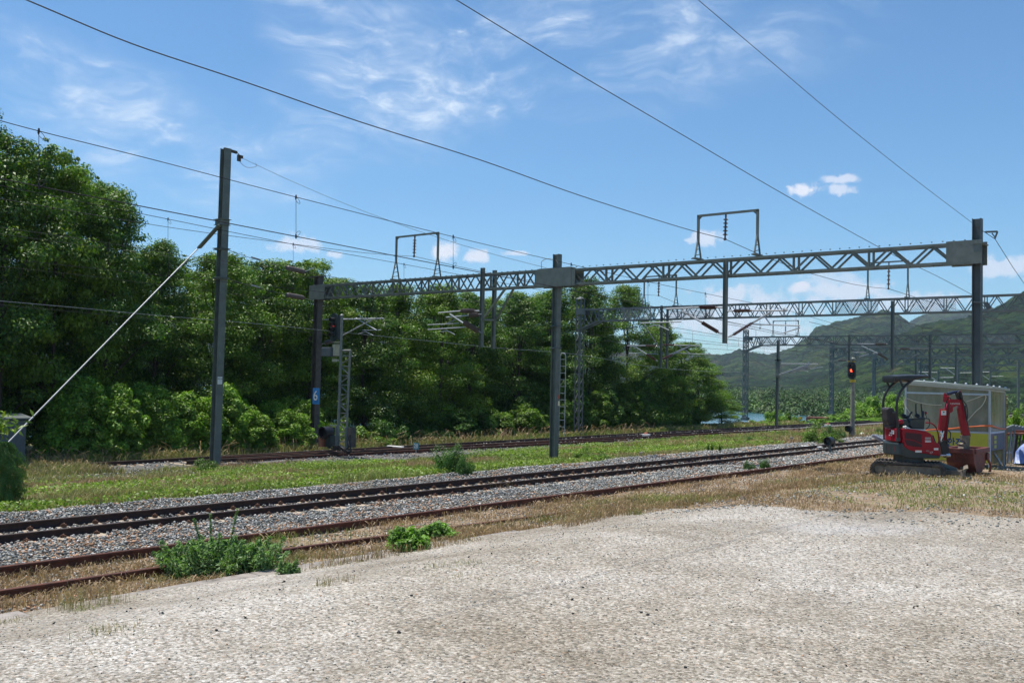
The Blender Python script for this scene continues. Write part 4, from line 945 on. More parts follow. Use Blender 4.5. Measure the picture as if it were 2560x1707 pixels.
# red signal on a concrete post
SP = az(2131, 1097, -.22); YS = SP[1]
sg2 = empty('signal_post', SP, 'round-ended black signal glowing red on a slim concrete post', 'signal')
tp = aY(2133, 955, YS); mb = MB(); mb.tube([(SP[0], YS, SP[2]-.2), (SP[0], YS, tp[2])], [.125, .10], 12); mb.build('post', 'conc_pole', sg2, smooth=True)
hc = aY(2129, 926, YS-.12); signal_head(sg2, hc, .225, .47, 3, 1, .25, .075, .16, 'black')
mb = MB(); mb.tube([tp, (tp[0], YS, aY(2133, 902, YS)[2])], .05, 8); mb.lathe(aY(2133, 905, YS), aY(2133, 888, YS), [(0, .05), (.2, .12), (.5, .13), (.7, .05), (1, .04)], 10); mb.build('finial', 'steel', sg2)
mb = MB(); mb.box(aY(2132, 952, YS), (.26, .22, .14)); mb.box(aY(2133, 903, YS), (.16, .16, .08)); mb.box(aY(2122, 903, YS), (.1, .1, .05)); mb.build('yellow_clamp', 'yel', sg2)
# ground signals
def dwarf(px, py, ptop, label, z=-.16):
    b_ = az(px, py, z); t_ = aY(px, ptop, b_[1]); h_ = t_[2]-b_[2]
    e = empty('ground_signal', b_, label, 'signal', None); mb = MB(); mb.tube([b_-[0, 0, .1], b_+[0, 0, h_*.55]], .055, 10); mb.lathe(b_, b_+[0, 0, .05], [(0, .1), (1, .1)], 10); mb.build('post', 'galv_far', e, smooth=True)
    c = b_+np.array([-.02, -.02, h_*.78]); mb = MB(); mb.lathe(c+[0, .18, 0], c-[0, .22, 0], [(0, .02), (.01, .15), (.12, .17), (1, .175), (1, .15), (.55, .145), (.5, .01)], 20); mb.box(c+[.05, .16, -.1], (.2, .2, .3)); mb.build('hood', 'black', e, smooth=True)
dwarf(2075, 1134, 1093, 'black hooded ground signal on a short grey post in the ballast by the nearest track')
dwarf(2124, 1096, 1064, 'black hooded ground signal on a post right next to the red signal post', -.2)
def marker(px, py, ptop, w_, label, m='galv_far', z=None, txt=None, cat='marker post', nm_='marker_post'):
    b_ = G(px, py) if z is None else az(px, py, z); t_ = aY(px, ptop, b_[1]); h_ = t_[2]-b_[2]; mb = MB()
    wv = abs(aY(px+w_/2, py, b_[1])[0]-aY(px-w_/2, py, b_[1])[0])*.75
    mb.prism([(b_[0]-wv/2, b_[1]-wv*.3, b_[2]-.1), (b_[0]+wv/2, b_[1]-wv*.3, b_[2]-.1), (b_[0]+wv/2, b_[1]+wv*.3, b_[2]-.1), (b_[0]-wv/2, b_[1]+wv*.3, b_[2]-.1)], (0, 0, h_+.1))
    o = mb.build(nm_, m, None, loc=b_, bevel=.012); tag(o, label, cat); return o, b_, t_, wv
marker(1979, 1109, 1092, 9, 'short pale concrete post standing on the far edge of the ballast, nearer the red signal', 'conc')
marker(1604, 1141, 1129, 10, 'short pale concrete post on the ballast edge, right of the centre column', 'conc')
marker(1027, 1113, 1098, 11, 'grey box on a short post behind the blue 28 sign', 'galv_far', None, None, 'box', 'lineside_box')
o, b_, t_, wv = marker(2001, 1058, 1048, 5, 'tiny post with a yellow top by the river', 'blue', -1.05); 
mb = MB(); mb.box(t_+[0, 0, .12], (.3, .25, .26)); q = mb.build('cap', 'yel', None); q.parent = o; q.location = -Vector(o.location)
# 28 sign
b_ = G(1040, 1139); YB = b_[1]
s28 = empty('number_sign', b_, 'small faded turquoise sign reading 28 on a thin post in the grass', 'sign')
mb = MB(); mb.tube([b_-[0, 0, .1], aY(1040, 1120, YB)], .02, 6); mb.build('post', 'galv', s28)
a = aY(1040, 1115, YB); mb = MB(); mb.box(a, (.36, .015, .30)); mb.build('panel', 'cyan', s28)
text('28', .27, (a[0], YB-.012, a[2]), FYm, 'white', s28, .002, 'numeral')
# point lamps, cable covers
def lump(px, py, label, m, d=(.5, .3, .1), z=None, cat='track device', dome=None, name='track_device'):
    b_ = G(px, py) if z is None else az(px, py, z)
    e = empty(name, b_, label, cat); mb = MB(); mb.prism([b_+[-d[0]/2, -d[1]/2, 0], b_+[d[0]/2, -d[1]/2, 0], b_+[d[0]*.42, d[1]/2, 0], b_+[-d[0]*.46, d[1]/2, 0]], (0, 0, d[2])); mb.build('base', m, e, bevel=.02)
    if dome: MB().lathe(b_+[0, 0, d[2]], b_+[0, 0, d[2]+.14], [(0, .14), (.5, .12), (.9, .05), (1, .01)], 12).build('cap', dome, e, smooth=True)
lump(1615, 1091, 'white lamp housing with a red cap beside the far track, middle of the view', 'white', (.55, .35, .16), -.9, 'point lamp', 'roofred', 'point_lamp')
lump(2070, 1067, 'white lamp housing with a red cap beside the diverging track, in the weeds', 'white', (.5, .35, .2), -.8, 'point lamp', 'roofred', 'point_lamp')
lump(2032, 1118, 'white plastic cover lying between the rails of the nearest track', 'white', (.9, .35, .06), -.12, 'cover', None, 'plastic_cover')
lump(990, 1118, 'small white cover lying by the far rails left of the blue 28 sign', 'white', (1.1, .25, .07), -.83, 'cover', None, 'plastic_cover')
lump(1410, 1085, 'white concrete block at the foot of the ladder', 'conc', (1.7, .5, .22), -1., 'block', None, 'concrete_block')
lump(2047, 1052, 'rusty brown heap of scrap beside the far track', 'rustfl', (2.2, 1.2, .4), -1., 'scrap heap', None, 'scrap_heap')
lump(2155, 1092, 'low pale slab with small white boxes next to the red signal post', 'conc', (1.9, .9, .12), -.22, 'slab', 'white', 'concrete_slab')
lump(78, 1243, 'rusty red flat plate lying at the edge of the ballast on the left', 'rustfl', (1.3, .7, .06), None, 'metal plate', None, 'rusty_plate')
# ladder
la = aY(1404, 1083, Y1+6); lt = aY(1404, 892, Y1+6)
lad = empty('ladder', la, 'thin grey ladder standing right behind the centre column', 'ladder')
mb = MB(); h_ = lt[2]-la[2]; xw = .16
for s_ in (-1, 1): mb.tube([la+[s_*xw, 0, -.1], la+[s_*xw, 0, h_]], .022, 6)
mb.tube(smooth([la+[-xw, 0, h_], la+[-xw*.6, 0, h_+.15], la+[xw*.6, 0, h_+.15], la+[xw, 0, h_]]), .022, 6); mb.build('rails', 'galv', lad)
mb = MB()
for k in range(11): mb.bar(la+[-xw, 0, .3+k*.31], la+[xw, 0, .3+k*.31], .03, .03)
mb.build('rungs', 'galv', lad)
# cabinet
cbp = aX(30, 1128, -37.0); cbp[2] = float(gz(cbp[0], cbp[1])); YC = cbp[1]; e = empty('trackside_cabinet', cbp, 'tall dark grey equipment cabinet with a sloping lid in the shade on the far left', 'cabinet')
w_ = .62*abs(aY(52, 1100, YC)[0]-aY(4, 1100, YC)[0]); ht = aY(30, 1048, YC)[2]-cbp[2]
mb = MB(); mb.box(cbp+[0, 0, ht/2], (w_*.8, .6, ht)); mb.build('body', 'cabgrey', e, bevel=.01)
mb = MB(); mb.prism([cbp+[-w_*.52, -.45, ht+.02], cbp+[w_*.52, -.45, ht+.02], cbp+[w_*.52, -.45, ht+.07], cbp+[-w_*.52, -.45, ht+.2]], (0, .95, 0)); mb.build('lid', 'galv_far', e)
mb = MB(); mb.box(cbp+[-w_*.0, -.312, ht*.5], (w_*.70, .02, ht*.9)); mb.box(cbp+[w_*.25, -.33, ht*.5], (.04, .03, .25)); mb.build('door', 'cabgrey', e)
# ------------------------------------------------------------------ mini excavator
EZ = 24.85
def E_(u, v, l=0.): return at(2080+.26786*u, 820+.26786*v, EZ-l)
def EL(u, v, l=0.): return E_(u, v, 0.)-F0*l
ex0 = E_(700, 1385, -.5); ex0[2] = min(float(gz(ex0[0], ex0[1])), float(E_(700, 1385, 0)[2])+.03)-.02
ex = empty('mini_excavator', ex0, 'red and dark grey mini excavator with black canopy and seat, parked on rubber tracks', 'excavator')
def pprism(name, uv, l0, l1, m, parent=ex, bevel=.012, smooth=False):
    mb = MB(); n_ = len(uv); a = [E_(u, v, l0) for u, v in uv]
    d = F0*(l0-l1); mb.prism(a, d); return mb.build(name, m, parent, bevel=bevel, smooth=smooth)
K = .26786*EZ/fpx
# tracks: undercarriage turned a little towards the viewer
be = math.radians(24); e1 = R0*math.cos(be)-F0*math.sin(be); e2 = -R0*math.sin(be)-F0*math.cos(be); UP = np.array([0, 0, 1.])
uc = E_(712, 1310, -.42); 
TL, TRd = 1.74, .168; zc = ex0[2]+TRd+.02
def UC(a, s_, z): return np.array([uc[0], uc[1], 0])+e1*a+e2*s_+UP*z
def stadium(L, r, n=14): 
    pts = []
    for k in range(n+1): t = -math.pi/2+math.pi*k/n; pts.append((L/2-r+r*math.cos(t), r*math.sin(t)))
    for k in range(n+1): t = math.pi/2+math.pi*k/n; pts.append((-L/2+r+r*math.cos(t), r*math.sin(t)))
    return pts
for s_ in (.40, -.40):
    o_ = stadium(TL, TRd+.02); i_ = stadium(TL-.11, TRd-.035); n_ = len(o_); mb = MB(); vs = []
    for ss in (s_-.12, s_+.12):
        for a, z in o_: vs.append(UC(a, ss, zc+z))
        for a, z in i_: vs.append(UC(a, ss, zc+z))
    fs = []
    for k in range(n_):
        k2 = (k+1) % n_; fs += [(k, k2, 2*n_+k2, 2*n_+k), (n_+k2, n_+k, 3*n_+k, 3*n_+k2), (k, n_+k, n_+k2, k2), (2*n_+k2, 3*n_+k2, 3*n_+k, 2*n_+k)]
    mb.add(vs, fs)
    # tread lugs all the way round
    P_ = stadium(TL+.01, TRd+.028, 10); per = []
    for k in range(len(P_)):
        a, b_ = np.array(P_[k]), np.array(P_[(k+1) % len(P_)]); L_ = np.linalg.norm(b_-a)
        for q in range(max(1, int(L_/.085))): per.append((a+(b_-a)*(q+.5)/max(1, int(L_/.085)), (b_-a)/max(L_, 1e-6)))
    for c, d in per: mb.bar(UC(c[0]-d[0]*.02, s_, zc+c[1]-d[1]*.02), UC(c[0]+d[0]*.02, s_, zc+c[1]+d[1]*.02), .24, .022, up=tuple(e1*(-d[1])+UP*d[0]))
    tr = mb.build('crawler_track', 'rubber', ex)
    mb = MB(); mb.prism([UC(a, s_+.06, z) for a, z in ((-.52, zc-.10), (.62, zc-.10), (.62, zc+.08), (.5, zc+.11), (-.45, zc+.11), (-.55, zc+.05))], -e2*.14); mb.build('track_frame', 'mud', tr, bevel=.01)
    for a, r_ in ((-TL/2+.2, .14), (TL/2-.2, .14)):
        mb = MB(); c = UC(a, s_, zc); mb.lathe(c-e2*.06, c+e2*.09, [(0, r_), (.7, r_), (.75, r_*.75), (.9, r_*.7), (.92, .05), (1, .05)], 20)
        for k in range(9): t = k*2*math.pi/9; mb.box(c+e2*.03+(e1*math.cos(t)+UP*math.sin(t))*(r_+.01), (.04, .04, .04), -be)
        mb.build('sprocket' if a < 0 else 'idler', 'mud', tr)
    mb = MB()
    for k in range(4): c = UC(-.42+.3*k, s_, zc-.11); mb.lathe(c-e2*.08, c+e2*.08, [(0, .05), (.3, .055), (1, .045)], 12)
    mb.build('rollers', 'mud', tr)
mb = MB(); mb.box(UC(0, 0, zc+.08), (.7, .7, .24), PHI-be); mb.lathe(UC(0, 0, zc+.15), UC(0, 0, zc+.36), [(0, .36), (1, .36)], 28); mb.build('slew_base', 'steel_brown', ex)
# blade
mb = MB()
for s_ in (.16, -.16): mb.bar(UC(.45, s_, zc+.02), UC(1.22, s_*1.4, zc-.04), .09, .12)
mb.build('blade_arm', 'mud', ex, bevel=.01)
mb = MB(); mb.bar(UC(.72, .0, zc+.17), UC(1.12, .0, zc+.03), .16, .09); mb.build('blade_cylinder', 'steel', ex, bevel=.01)
sec = [(1.22, -.19), (1.29, -.19), (1.36, -.21), (1.33, -.06), (1.35, .08), (1.40, .13), (1.37, .135), (1.30, .10), (1.27, -.02)]
mb = MB(); mb.prism([UC(a-.02, .60, zc+z) for a, z in sec], -e2*1.2)
for s_ in (.5, -.5): mb.box(UC(1.24, s_, zc-.05), (.05, .05, .26), -be)
mb.build('dozer_blade', 'mud', ex, bevel=.006)
# lower grey body (counterweight and side skirt) as plan outline extruded
def plan(uvl, z0, z1, name, m, bevel=.03):
    mb = MB(); a = [np.array([*EL(u, 1100, l)[:2], z0]) for u, l in uvl]; mb.prism(a, (0, 0, z1-z0)); return mb.build(name, m, ex, bevel=bevel)
zf = lambda v, l=0.: float(E_(700, v, l)[2])
plan([(660, .0), (632, -.03), (608, -.12), (585, -.28), (570, -.48), (572, -.66), (590, -.82), (615, -.93), (700, -.97), (1000, -.97), (1010, -.9), (1010, -.05), (1000, 0)], zf(1190), zf(1075), 'counterweight', 'ggrey', .03)
pprism('side_skirt', [(640, 1075), (655, 1190), (700, 1205), (760, 1216), (1000, 1216), (1014, 1195), (1014, 1165), (860, 1150), (740, 1130), (690, 1110), (655, 1072)], .012, -.3, 'ggrey')
pprism('floor_frame', [(700, 1195), (1005, 1195), (1005, 1080), (700, 1060)], -.1, -.93, 'ggrey')
# rear red box carrying the seat
plan([(632, -.05), (612, -.14), (592, -.32), (590, -.6), (604, -.80), (625, -.90), (700, -.92), (700, -.05)], zf(1066), zf(940), 'rear_cover', 'red', .03)
# side hood
hood_uv = [(655, 948), (665, 938), (720, 938), (800, 948), (880, 962), (925, 985), (945, 1020), (962, 1065), (1000, 1078), (1014, 1110), (1014, 1192), (940, 1184), (800, 1158), (720, 1135), (680, 1110), (662, 1060)]
sh_ = pprism('side_hood', hood_uv, .03, -.45, 'red', bevel=.028)
gr = pprism('grille', [(683, 972), (835, 990), (840, 1070), (842, 1112), (760, 1105), (700, 1092), (680, 1050)], .038, .02, 'dred', sh_, bevel=.006)
pprism('grille_bar', [(680, 1030), (765, 1044), (842, 1078), (842, 1086), (765, 1052), (680, 1038)], .043, .02, 'red', sh_, bevel=0)
pprism('hood_recess', [(905, 990), (950, 1000), (975, 1070), (935, 1060)], -.2, -.5, 'black', ex)
def deck(txt, u, v, size, m, l=.040, sx__=1., parent=None):
    a = E_(u, v, l); rot = frame(tuple(R0), (0, 0, 1)); return text(txt, size, tuple(a), rot, m, parent or sh_, .001, 'lettering', sx_=sx__)
def sticker(u0, v0, u1, v1, l, m, parent, name='sticker'): return pprism(name, [(u0, v0), (u1, v0), (u1, v1), (u0, v1)], l, l-.006, m, parent, bevel=0)
deck('17', 925, 1163, .085, 'white'); deck('ViO', 893, 1146, .05, 'galv'); deck('YANMAR', 897, 1058, .038, 'white')
sticker(778, 1140, 838, 1160, .037, 'white', sh_); sticker(790, 1136, 838, 1141, .038, 'orange', sh_); sticker(952, 1118, 993, 1138, .037, 'white', sh_)
for v_ in (1020, 1036): sticker(870, v_, 922, v_+9, .037, 'galv', sh_)
sticker(870, 1052, 924, 1064, .037, 'white', sh_)
# rear plate with emblem
a = np.array(E_(610, 1100, -.10)); b_ = np.array(E_(582, 1100, -.34))
rc = [c for c in ex.children if c.name.startswith('rear_cover')][0]
def rear_panel(t0, t1, v0, v1, m, name='sticker', off=.012, z_=None, P=((612, -.12), (578, -.42))):
    A = EL(P[0][0], v0, P[0][1]); B = EL(P[1][0], v0, P[1][1]); d = B-A; n_ = np.cross(d/np.linalg.norm(d), [0, 0, 1.]); n_ = n_ if n_@(-A+CP*1.) > 0 else -n_
    p0 = A+d*t0+n_*off; p1 = A+d*t1+n_*off; z1 = zf(v1, -.3); z0 = zf(v0, -.3); mb = MB()
    mb.prism([(p0[0], p0[1], z0), (p1[0], p1[1], z0), (p1[0], p1[1], z1), (p0[0], p0[1], z1)], -n_*.008); return mb.build(name, m, rc)
rear_panel(.05, .95, 1100, 1148, 'red', 'emblem_plate'); rear_panel(.05, .95, 1150, 1172, 'white', 'emblem_plate'); rear_panel(.36, .50, 1112, 1140, 'white', off=.016); rear_panel(.30, .70, 1108, 1116, 'white', off=.016); rear_panel(.55, .7, 1114, 1126, 'white', off=.0165)
P_ = ((608, -.18), (592, -.46))
rear_panel(.0, .45, 952, 972, 'white', off=.012, P=P_); rear_panel(.0, .7, 975, 990, 'white', off=.012, P=P_); rear_panel(.55, .75, 950, 975, 'black', off=.012, P=P_); rear_panel(.35, .85, 996, 1008, 'white', off=.012, P=P_); rear_panel(.35, .6, 1030, 1052, 'black', off=.014, P=P_); rear_panel(.0, .25, 950, 956, 'orange', off=.014, P=P_)
# canopy posts
def post(l): 
    du = 134*(-l)*1.0 if True else 0
    # u is given for the near post; going back in depth shifts the picture by perspective only
    P = [E_(620, 1062, -.0), E_(616, 900, 0), E_(608, 790, 0), E_(608, 705, 0), E_(618, 650, 0), E_(645, 590, 0), E_(690, 535, 0), E_(735, 500, 0), E_(752, 486, 0)]
    return [q+F0*(-l) for q in P]
for l in (-.02, -.93):
    mb = MB(); mb.tube(smooth(post(l), 4), .032, 12)
    q = post(l); mb.bar(q[5]+(q[6]-q[5])*.55, np.array(q[6])+R0*(-.14)+UP*.12, .03, .045); mb.build('canopy_post', 'black', ex, smooth=True)
mb = MB()
q = post(-.02); q2 = post(-.93); mb.bar(q[2], q2[2], .05, .03); mb.tube([q[0]+UP*.02, q[0]+UP*.10], .055, 12); mb.build('post_crossbar', 'ggrey', ex)
# canopy: lofted shell
secs = []
cu_ = [(-.17, -.01, .09, .34), (-.16, .03, .15, .43), (-.10, .04, .15, .48), (.0, .05, .10, .50), (.10, .055, .12, .50), (.20, .06, .145, .50), (.30, .06, .125, .50), (.42, .055, .07, .49), (.60, .05, .035, .46), (.76, .05, .03, .40), (.80, .03, .02, .36)]
mb = MB(); n_ = 16; c0 = post(-.475)[-1]; zt_ = zf(462, -.45)
for a, tz, bz, wd in cu_:
    for k in range(n_):
        t = 2*math.pi*k/n_; cx = math.copysign(abs(math.cos(t))**.3, math.cos(t)); sz_ = math.copysign(abs(math.sin(t))**.45, math.sin(t))
        zz = zt_+.02+(tz*(sz_*(1-.35*cx*cx)) if sz_ > 0 else bz*sz_)+.02*(a-.2)
        mb.v.append(tuple(np.array([c0[0], c0[1], 0])+R0*(a*.94-.27)-F0*(cx*wd)+UP*zz))
for i_ in range(len(cu_)-1):
    for k in range(n_): mb.f.append((i_*n_+k, i_*n_+(k+1) % n_, (i_+1)*n_+(k+1) % n_, (i_+1)*n_+k))
mb.f += [tuple(range(n_))[::-1], tuple((len(cu_)-1)*n_+k for k in range(n_))]; mb.m = [0]*len(mb.f)
mb.build('canopy', 'black', ex, smooth=True)
mb = MB(); c = np.array([c0[0], c0[1], zt_+.05])+R0*.50-UP*.01; mb.box(c, (.08, .5, .07), PHI); mb.build('work_lamp', 'blackm', ex, bevel=.01)
# seat
def sl_(u, v, l=-.5): return E_(u, v, l)
pb = [(510, 755), (530, 742), (560, 740), (580, 752), (600, 790), (628, 838), (634, 872), (612, 908), (560, 910), (532, 905), (518, 860)]
pprism('seat_back', [(u-0, v) for u, v in pb], -.28, -.68, 'seat', bevel=.04)
pprism('seat_cushion', [(540, 905), (690, 895), (700, 925), (545, 935)], -.25, -.72, 'seat', bevel=.03)
pprism('console', [(730, 862), (760, 845), (870, 842), (862, 945), (760, 940), (728, 915)], -.12, -.4, 'ggrey', bevel=.02)
pprism('armrest', [(650, 862), (700, 850), (735, 905), (700, 935), (660, 910)], -.15, -.35, 'ggrey', bevel=.02)
pprism('lever_boot', [(625, 862), (655, 853), (672, 865), (668, 890), (640, 900), (625, 885)], -.1, -.28, 'red', bevel=.02)
mb = MB()
for pts, r_ in (([(700, 860, -.3), (735, 795, -.3), (748, 783, -.3)], .02), ([(690, 815, -.75), (655, 805, -.75)], .02), ([(783, 705, -.5), (783, 770, -.5), (790, 830, -.5)], .018), ([(832, 707, -.6), (838, 780, -.6), (842, 830, -.6)], .016), ([(850, 775, -.45), (848, 835, -.4)], .028), ([(870, 800, -.5), (880, 820, -.5), (882, 842, -.5)], .008)):
    mb.tube([E_(*q) for q in pts], r_, 8)
mb.lathe(E_(775, 812, -.5), E_(815, 822, -.5), [(0, .03), (.3, .05), (.7, .05), (1, .03)], 10)
mb.prism([E_(650, 806, -.6), E_(690, 820, -.6), E_(725, 812, -.6), E_(700, 850, -.6), E_(660, 840, -.6)], F0*.1)
mb.prism([E_(828, 835, -.45), E_(860, 828, -.45), E_(874, 850, -.45), E_(822, 850, -.45)], F0*.2)
mb.build('control_levers', 'black', ex, smooth=True)
mb = MB(); mb.lathe(E_(868, 780, -.5), E_(882, 800, -.5), [(0, .02), (.5, .032), (1, .02)], 8); mb.build('lever_knob', 'red', ex)
mb = MB(); mb.tube(smooth([E_(662, 868, -.15), E_(700, 855, -.15), (E_(760, 845, -.1)), E_(860, 842, -.1), E_(905, 850, -.1), E_(912, 880, -.1), E_(905, 915, -.1), E_(875, 945, -.1)]), .013, 8); mb.build('hand_rail', 'ggrey', ex, smooth=True)
mb = MB(); mb.tube(smooth([E_(872, 882, -.75), E_(925, 888, -.75), E_(965, 920, -.75), E_(990, 985, -.75), E_(1000, 1080, -.75)]), .017, 8); mb.build('front_rail', 'red', ex, smooth=True)
mb = MB(); rr = random.Random(2)
for u, v in ((672, 922), (690, 918), (706, 930), (720, 938), (684, 934)): mb.lathe(E_(u-9, v, .0), E_(u+9, v+4, -.02), [(0, .005), (.2, .025), (.6, .03), (1, .008)], 8)
o = mb.build('crumpled_gloves', 'white', None, loc=E_(695, 940, 0)); tag(o, 'white crumpled work gloves lying on the red excavator hood', 'gloves')
# boom, arm and cylinders (swung mounting in front)
LB = -.72
def blade_pts(name, uv, l, w_, m, parent=ex, bevel=.012): return pprism(name, uv, l+w_/2, l-w_/2, m, parent, bevel)
blade_pts('swing_bracket', [(1018, 1060), (1048, 1045), (1080, 1060), (1095, 1120), (1100, 1205), (1060, 1210), (1030, 1195), (1020, 1120)], LB, .22, 'black')
mb = MB(); mb.tube([E_(1000, 1186, LB+.2), E_(1065, 1186, LB+.2)], .02, 8); mb.lathe(E_(1065, 1186, LB+.2), E_(1100, 1186, LB+.2), [(0, .05), (1, .05)], 12); mb.build('swing_cylinder', 'chrome', ex)
bo = blade_pts('boom', [(1022, 1070), (1060, 1075), (1078, 1010), (1092, 880), (1104, 790), (1130, 742), (1168, 725), (1205, 722), (1216, 690), (1208, 665), (1100, 662), (1085, 690), (1060, 760), (1035, 900), (1020, 1000)], LB, .13, 'red')
blade_pts('boom_lug', [(1098, 745), (1130, 738), (1132, 775), (1112, 790), (1096, 785)], LB, .14, 'red', bo)
blade_pts('cylinder_guard', [(1003, 950), (1042, 950), (1070, 760), (1022, 752)], LB+.12, .10, 'red', bo)
sticker(1020, 770, 1066, 812, LB+.176, 'white', bo); sticker(1020, 762, 1066, 771, LB+.176, 'orange', bo); sticker(1037, 778, 1050, 790, LB+.178, 'black', bo, 'sticker_mark')
a = E_(1148, 706, LB+.068); text('YANMAR', .062, tuple(a), frame(tuple(R0), (0, 0, 1)), 'white', bo, .001, 'lettering', sx_=1.0)
mb = MB(); mb.lathe(E_(1040, 640, LB+.1), E_(1090, 640, LB+.1), [(0, .02), (1, .02)], 8)
for s_ in (.1, -.1): mb.prism([E_(1048, 605, LB+s_), E_(1063, 605, LB+s_), E_(1095, 655, LB+s_), E_(1088, 690, LB+s_), E_(1040, 690, LB+s_), E_(1038, 660, LB+s_)], F0*.025)
mb.build('boom_bracket', 'red', bo)
mb = MB(); mb.tube([E_(1078, 615, LB), E_(1140, 598, LB)], .042, 10); mb.tube([E_(1140, 598, LB), E_(1192, 588, LB)], .03, 8); mb.build('arm_cylinder', 'navy', bo, smooth=True)
ar = blade_pts('arm', [(1175, 600), (1200, 580), (1215, 600), (1226, 660), (1232, 740), (1250, 850), (1272, 930), (1290, 1000), (1300, 1010), (1262, 1020), (1225, 1005), (1212, 950), (1195, 840), (1180, 750), (1195, 690), (1182, 650)], LB-.02, .12, 'red')
blade_pts('arm_top', [(1170, 605), (1195, 580), (1222, 630), (1226, 670), (1190, 665)], LB, .17, 'black', ar)
mb = MB(); mb.tube([E_(1236, 720, LB), E_(1252, 860, LB), E_(1272, 960, LB)], .035, 10); mb.tube([E_(1272, 950, LB), E_(1290, 1010, LB)], .02, 8); mb.build('bucket_cylinder', 'black', ar, smooth=True)
blade_pts('bucket_linkage', [(1215, 1000), (1240, 1005), (1290, 1000), (1293, 1040), (1285, 1105), (1262, 1108), (1240, 1060), (1220, 1045)], LB, .15, 'mud', ar)
blade_pts('bucket', [(1222, 1085), (1262, 1075), (1290, 1110), (1288, 1165), (1245, 1190), (1205, 1170), (1222, 1130), (1232, 1100)], LB-.1, .32, 'mud', ex)
mb = MB()
for k, (pts) in enumerate(([(1036, 1060), (1030, 960), (1052, 800), (1060, 720), (1085, 650), (1110, 660)], [(1075, 1080), (1070, 980), (1090, 860), (1092, 740), (1075, 690)], [(1200, 640), (1235, 690), (1258, 730), (1266, 800), (1262, 860)], [(1180, 620), (1210, 660), (1240, 760), (1256, 850)], [(1085, 955), (1105, 975), (1105, 1020), (1085, 1065)], [(1150, 600), (1165, 640), (1185, 660)], [(1195, 600), (1205, 640), (1222, 700)])):
    mb.tube(smooth([E_(u, v, LB+.10+.02*(k % 3)) for u, v in pts]), .013, 8)
mb.build('hydraulic_hoses', 'hose', bo, smooth=True)
mb = MB()
for k in range(5): mb.lathe(E_(1008+8*k, 960, LB+.1), E_(1004+8*k, 1010+k*4, LB+.1), [(0, .008), (.2, .013), (.5, .013), (.6, .009), (1, .009)], 8)
mb.tube([E_(1045, 960, LB+.12), E_(1018, 1050, LB+.12)], .014, 8); mb.tube([E_(1030, 975, LB+.12), E_(1012, 1050, LB+.12)], .012, 8); mb.build('hose_fittings', 'chrome', bo)
# ------------------------------------------------------------------ bin, hut, boards, tarpaulin
def Z1(u, v): return (2080+.26786*u, 820+.26786*v)
# hut: transparent panels on an aluminium frame, walls parallel and square to the tracks
hc = None
for zz in np.linspace(.3, .5, 60):
    q = az(2474, 1170, zz)
    if q[2]-float(gz(q[0], q[1])) > 0: hc = q; break
hc = hc if hc is not None else az(2474, 1170, .44)
HX, HY, HZ = hc
hut = empty('site_hut', hc, 'low hut of smoky clear panels on an aluminium frame with a yellow safety banner', 'hut')
pl = lambda u, v: aY(*Z1(u, v), HY)       # on the long face
pr_ = lambda u, v: aX(*Z1(u, v), HX)      # on the end face
L0 = pl(690, 530)[0]; L1 = HX; Ye = pr_(1608, 590)[1]
zTl = pl(692, 520)[2]; zTr = pl(1450, 578)[2]; zTe = pr_(1605, 595)[2]; zm = pl(1100, 612)[2]; zb_ = pl(1450, 968)[2]; zb2 = pl(900, 962)[2]
zb_ = zb2 = (zb_+zb2)/2
mb = MB()
for x_, zt in ((L0, zTl), (L1, zTr)): mb.bar((x_, HY, HZ-.1), (x_, HY, zt), .05, .05)
mb.bar((L1, Ye, HZ-.1), (L1, Ye, zTe), .05, .05); mb.bar((L0, Ye, HZ-.1), (L0, Ye, zTl), .05, .05)
mb.bar((L0, HY-.003, zTl), (L1, HY-.003, zTr), .045, .05); mb.bar((L0, HY-.003, zm), (L1, HY-.003, zm+.0), .04, .05); mb.bar((L0, HY-.003, zb_), (L1, HY-.003, zb_), .04, .05)
mb.bar((L1, HY, zTr), (L1, Ye, zTe), .045, .05); mb.bar((L1, HY, zb_), (L1, Ye, zb_), .04, .05); mb.bar((L0, HY, zTl), (L0, Ye, zTl), .04, .04); mb.bar((L0, Ye, zTl), (L1, Ye, zTe), .04, .04)
mb.build('frame', 'alu', hut)
m = bpy.data.materials.new('smoky_clear_panel'); m.use_nodes = True; t = m.node_tree; n = NX(t); b = t.nodes['Principled BSDF']
co = n.new('ShaderNodeTexCoord').outputs['Object']; mpn = n.new('ShaderNodeMapping'); mpn.inputs['Scale'].default_value = (1, 1, .5); n.l(co, mpn.inputs[0])
n.l(n.ramp(n.noise(mpn.outputs[0], 1.6, 5, .6), [(.35, (.27, .26, .175)), (.62, (.46, .45, .33))]), b.inputs['Base Color']); b.inputs['Roughness'].default_value = .22
tr = n.new('ShaderNodeBsdfTransparent'); tr.inputs[0].default_value = (.60, .57, .42, 1); mx = n.new('ShaderNodeMixShader')
n.l(n.m('ADD', n.m('MULTIPLY', n.noise(mpn.outputs[0], 2.5, 5, .7), .5), .38), mx.inputs[0]); n.l(tr.outputs[0], mx.inputs[1]); n.l(b.outputs[0], mx.inputs[2]); n.l(mx.outputs[0], t.nodes['Material Output'].inputs[0]); MT['panel'] = m
mb = MB(); mb.add([(L0, HY+.01, zb_), (L1, HY+.01, zb_), (L1, HY+.01, zTr), (L0, HY+.01, zTl)], [(0, 1, 2, 3)]); mb.build('front_panel', 'panel', hut)
mb = MB(); mb.add([(L1-.01, HY, zb_), (L1-.01, Ye, zb_), (L1-.01, Ye, zTe), (L1-.01, HY, zTr)], [(0, 1, 2, 3)]); mb.build('end_panel', 'panel', hut)
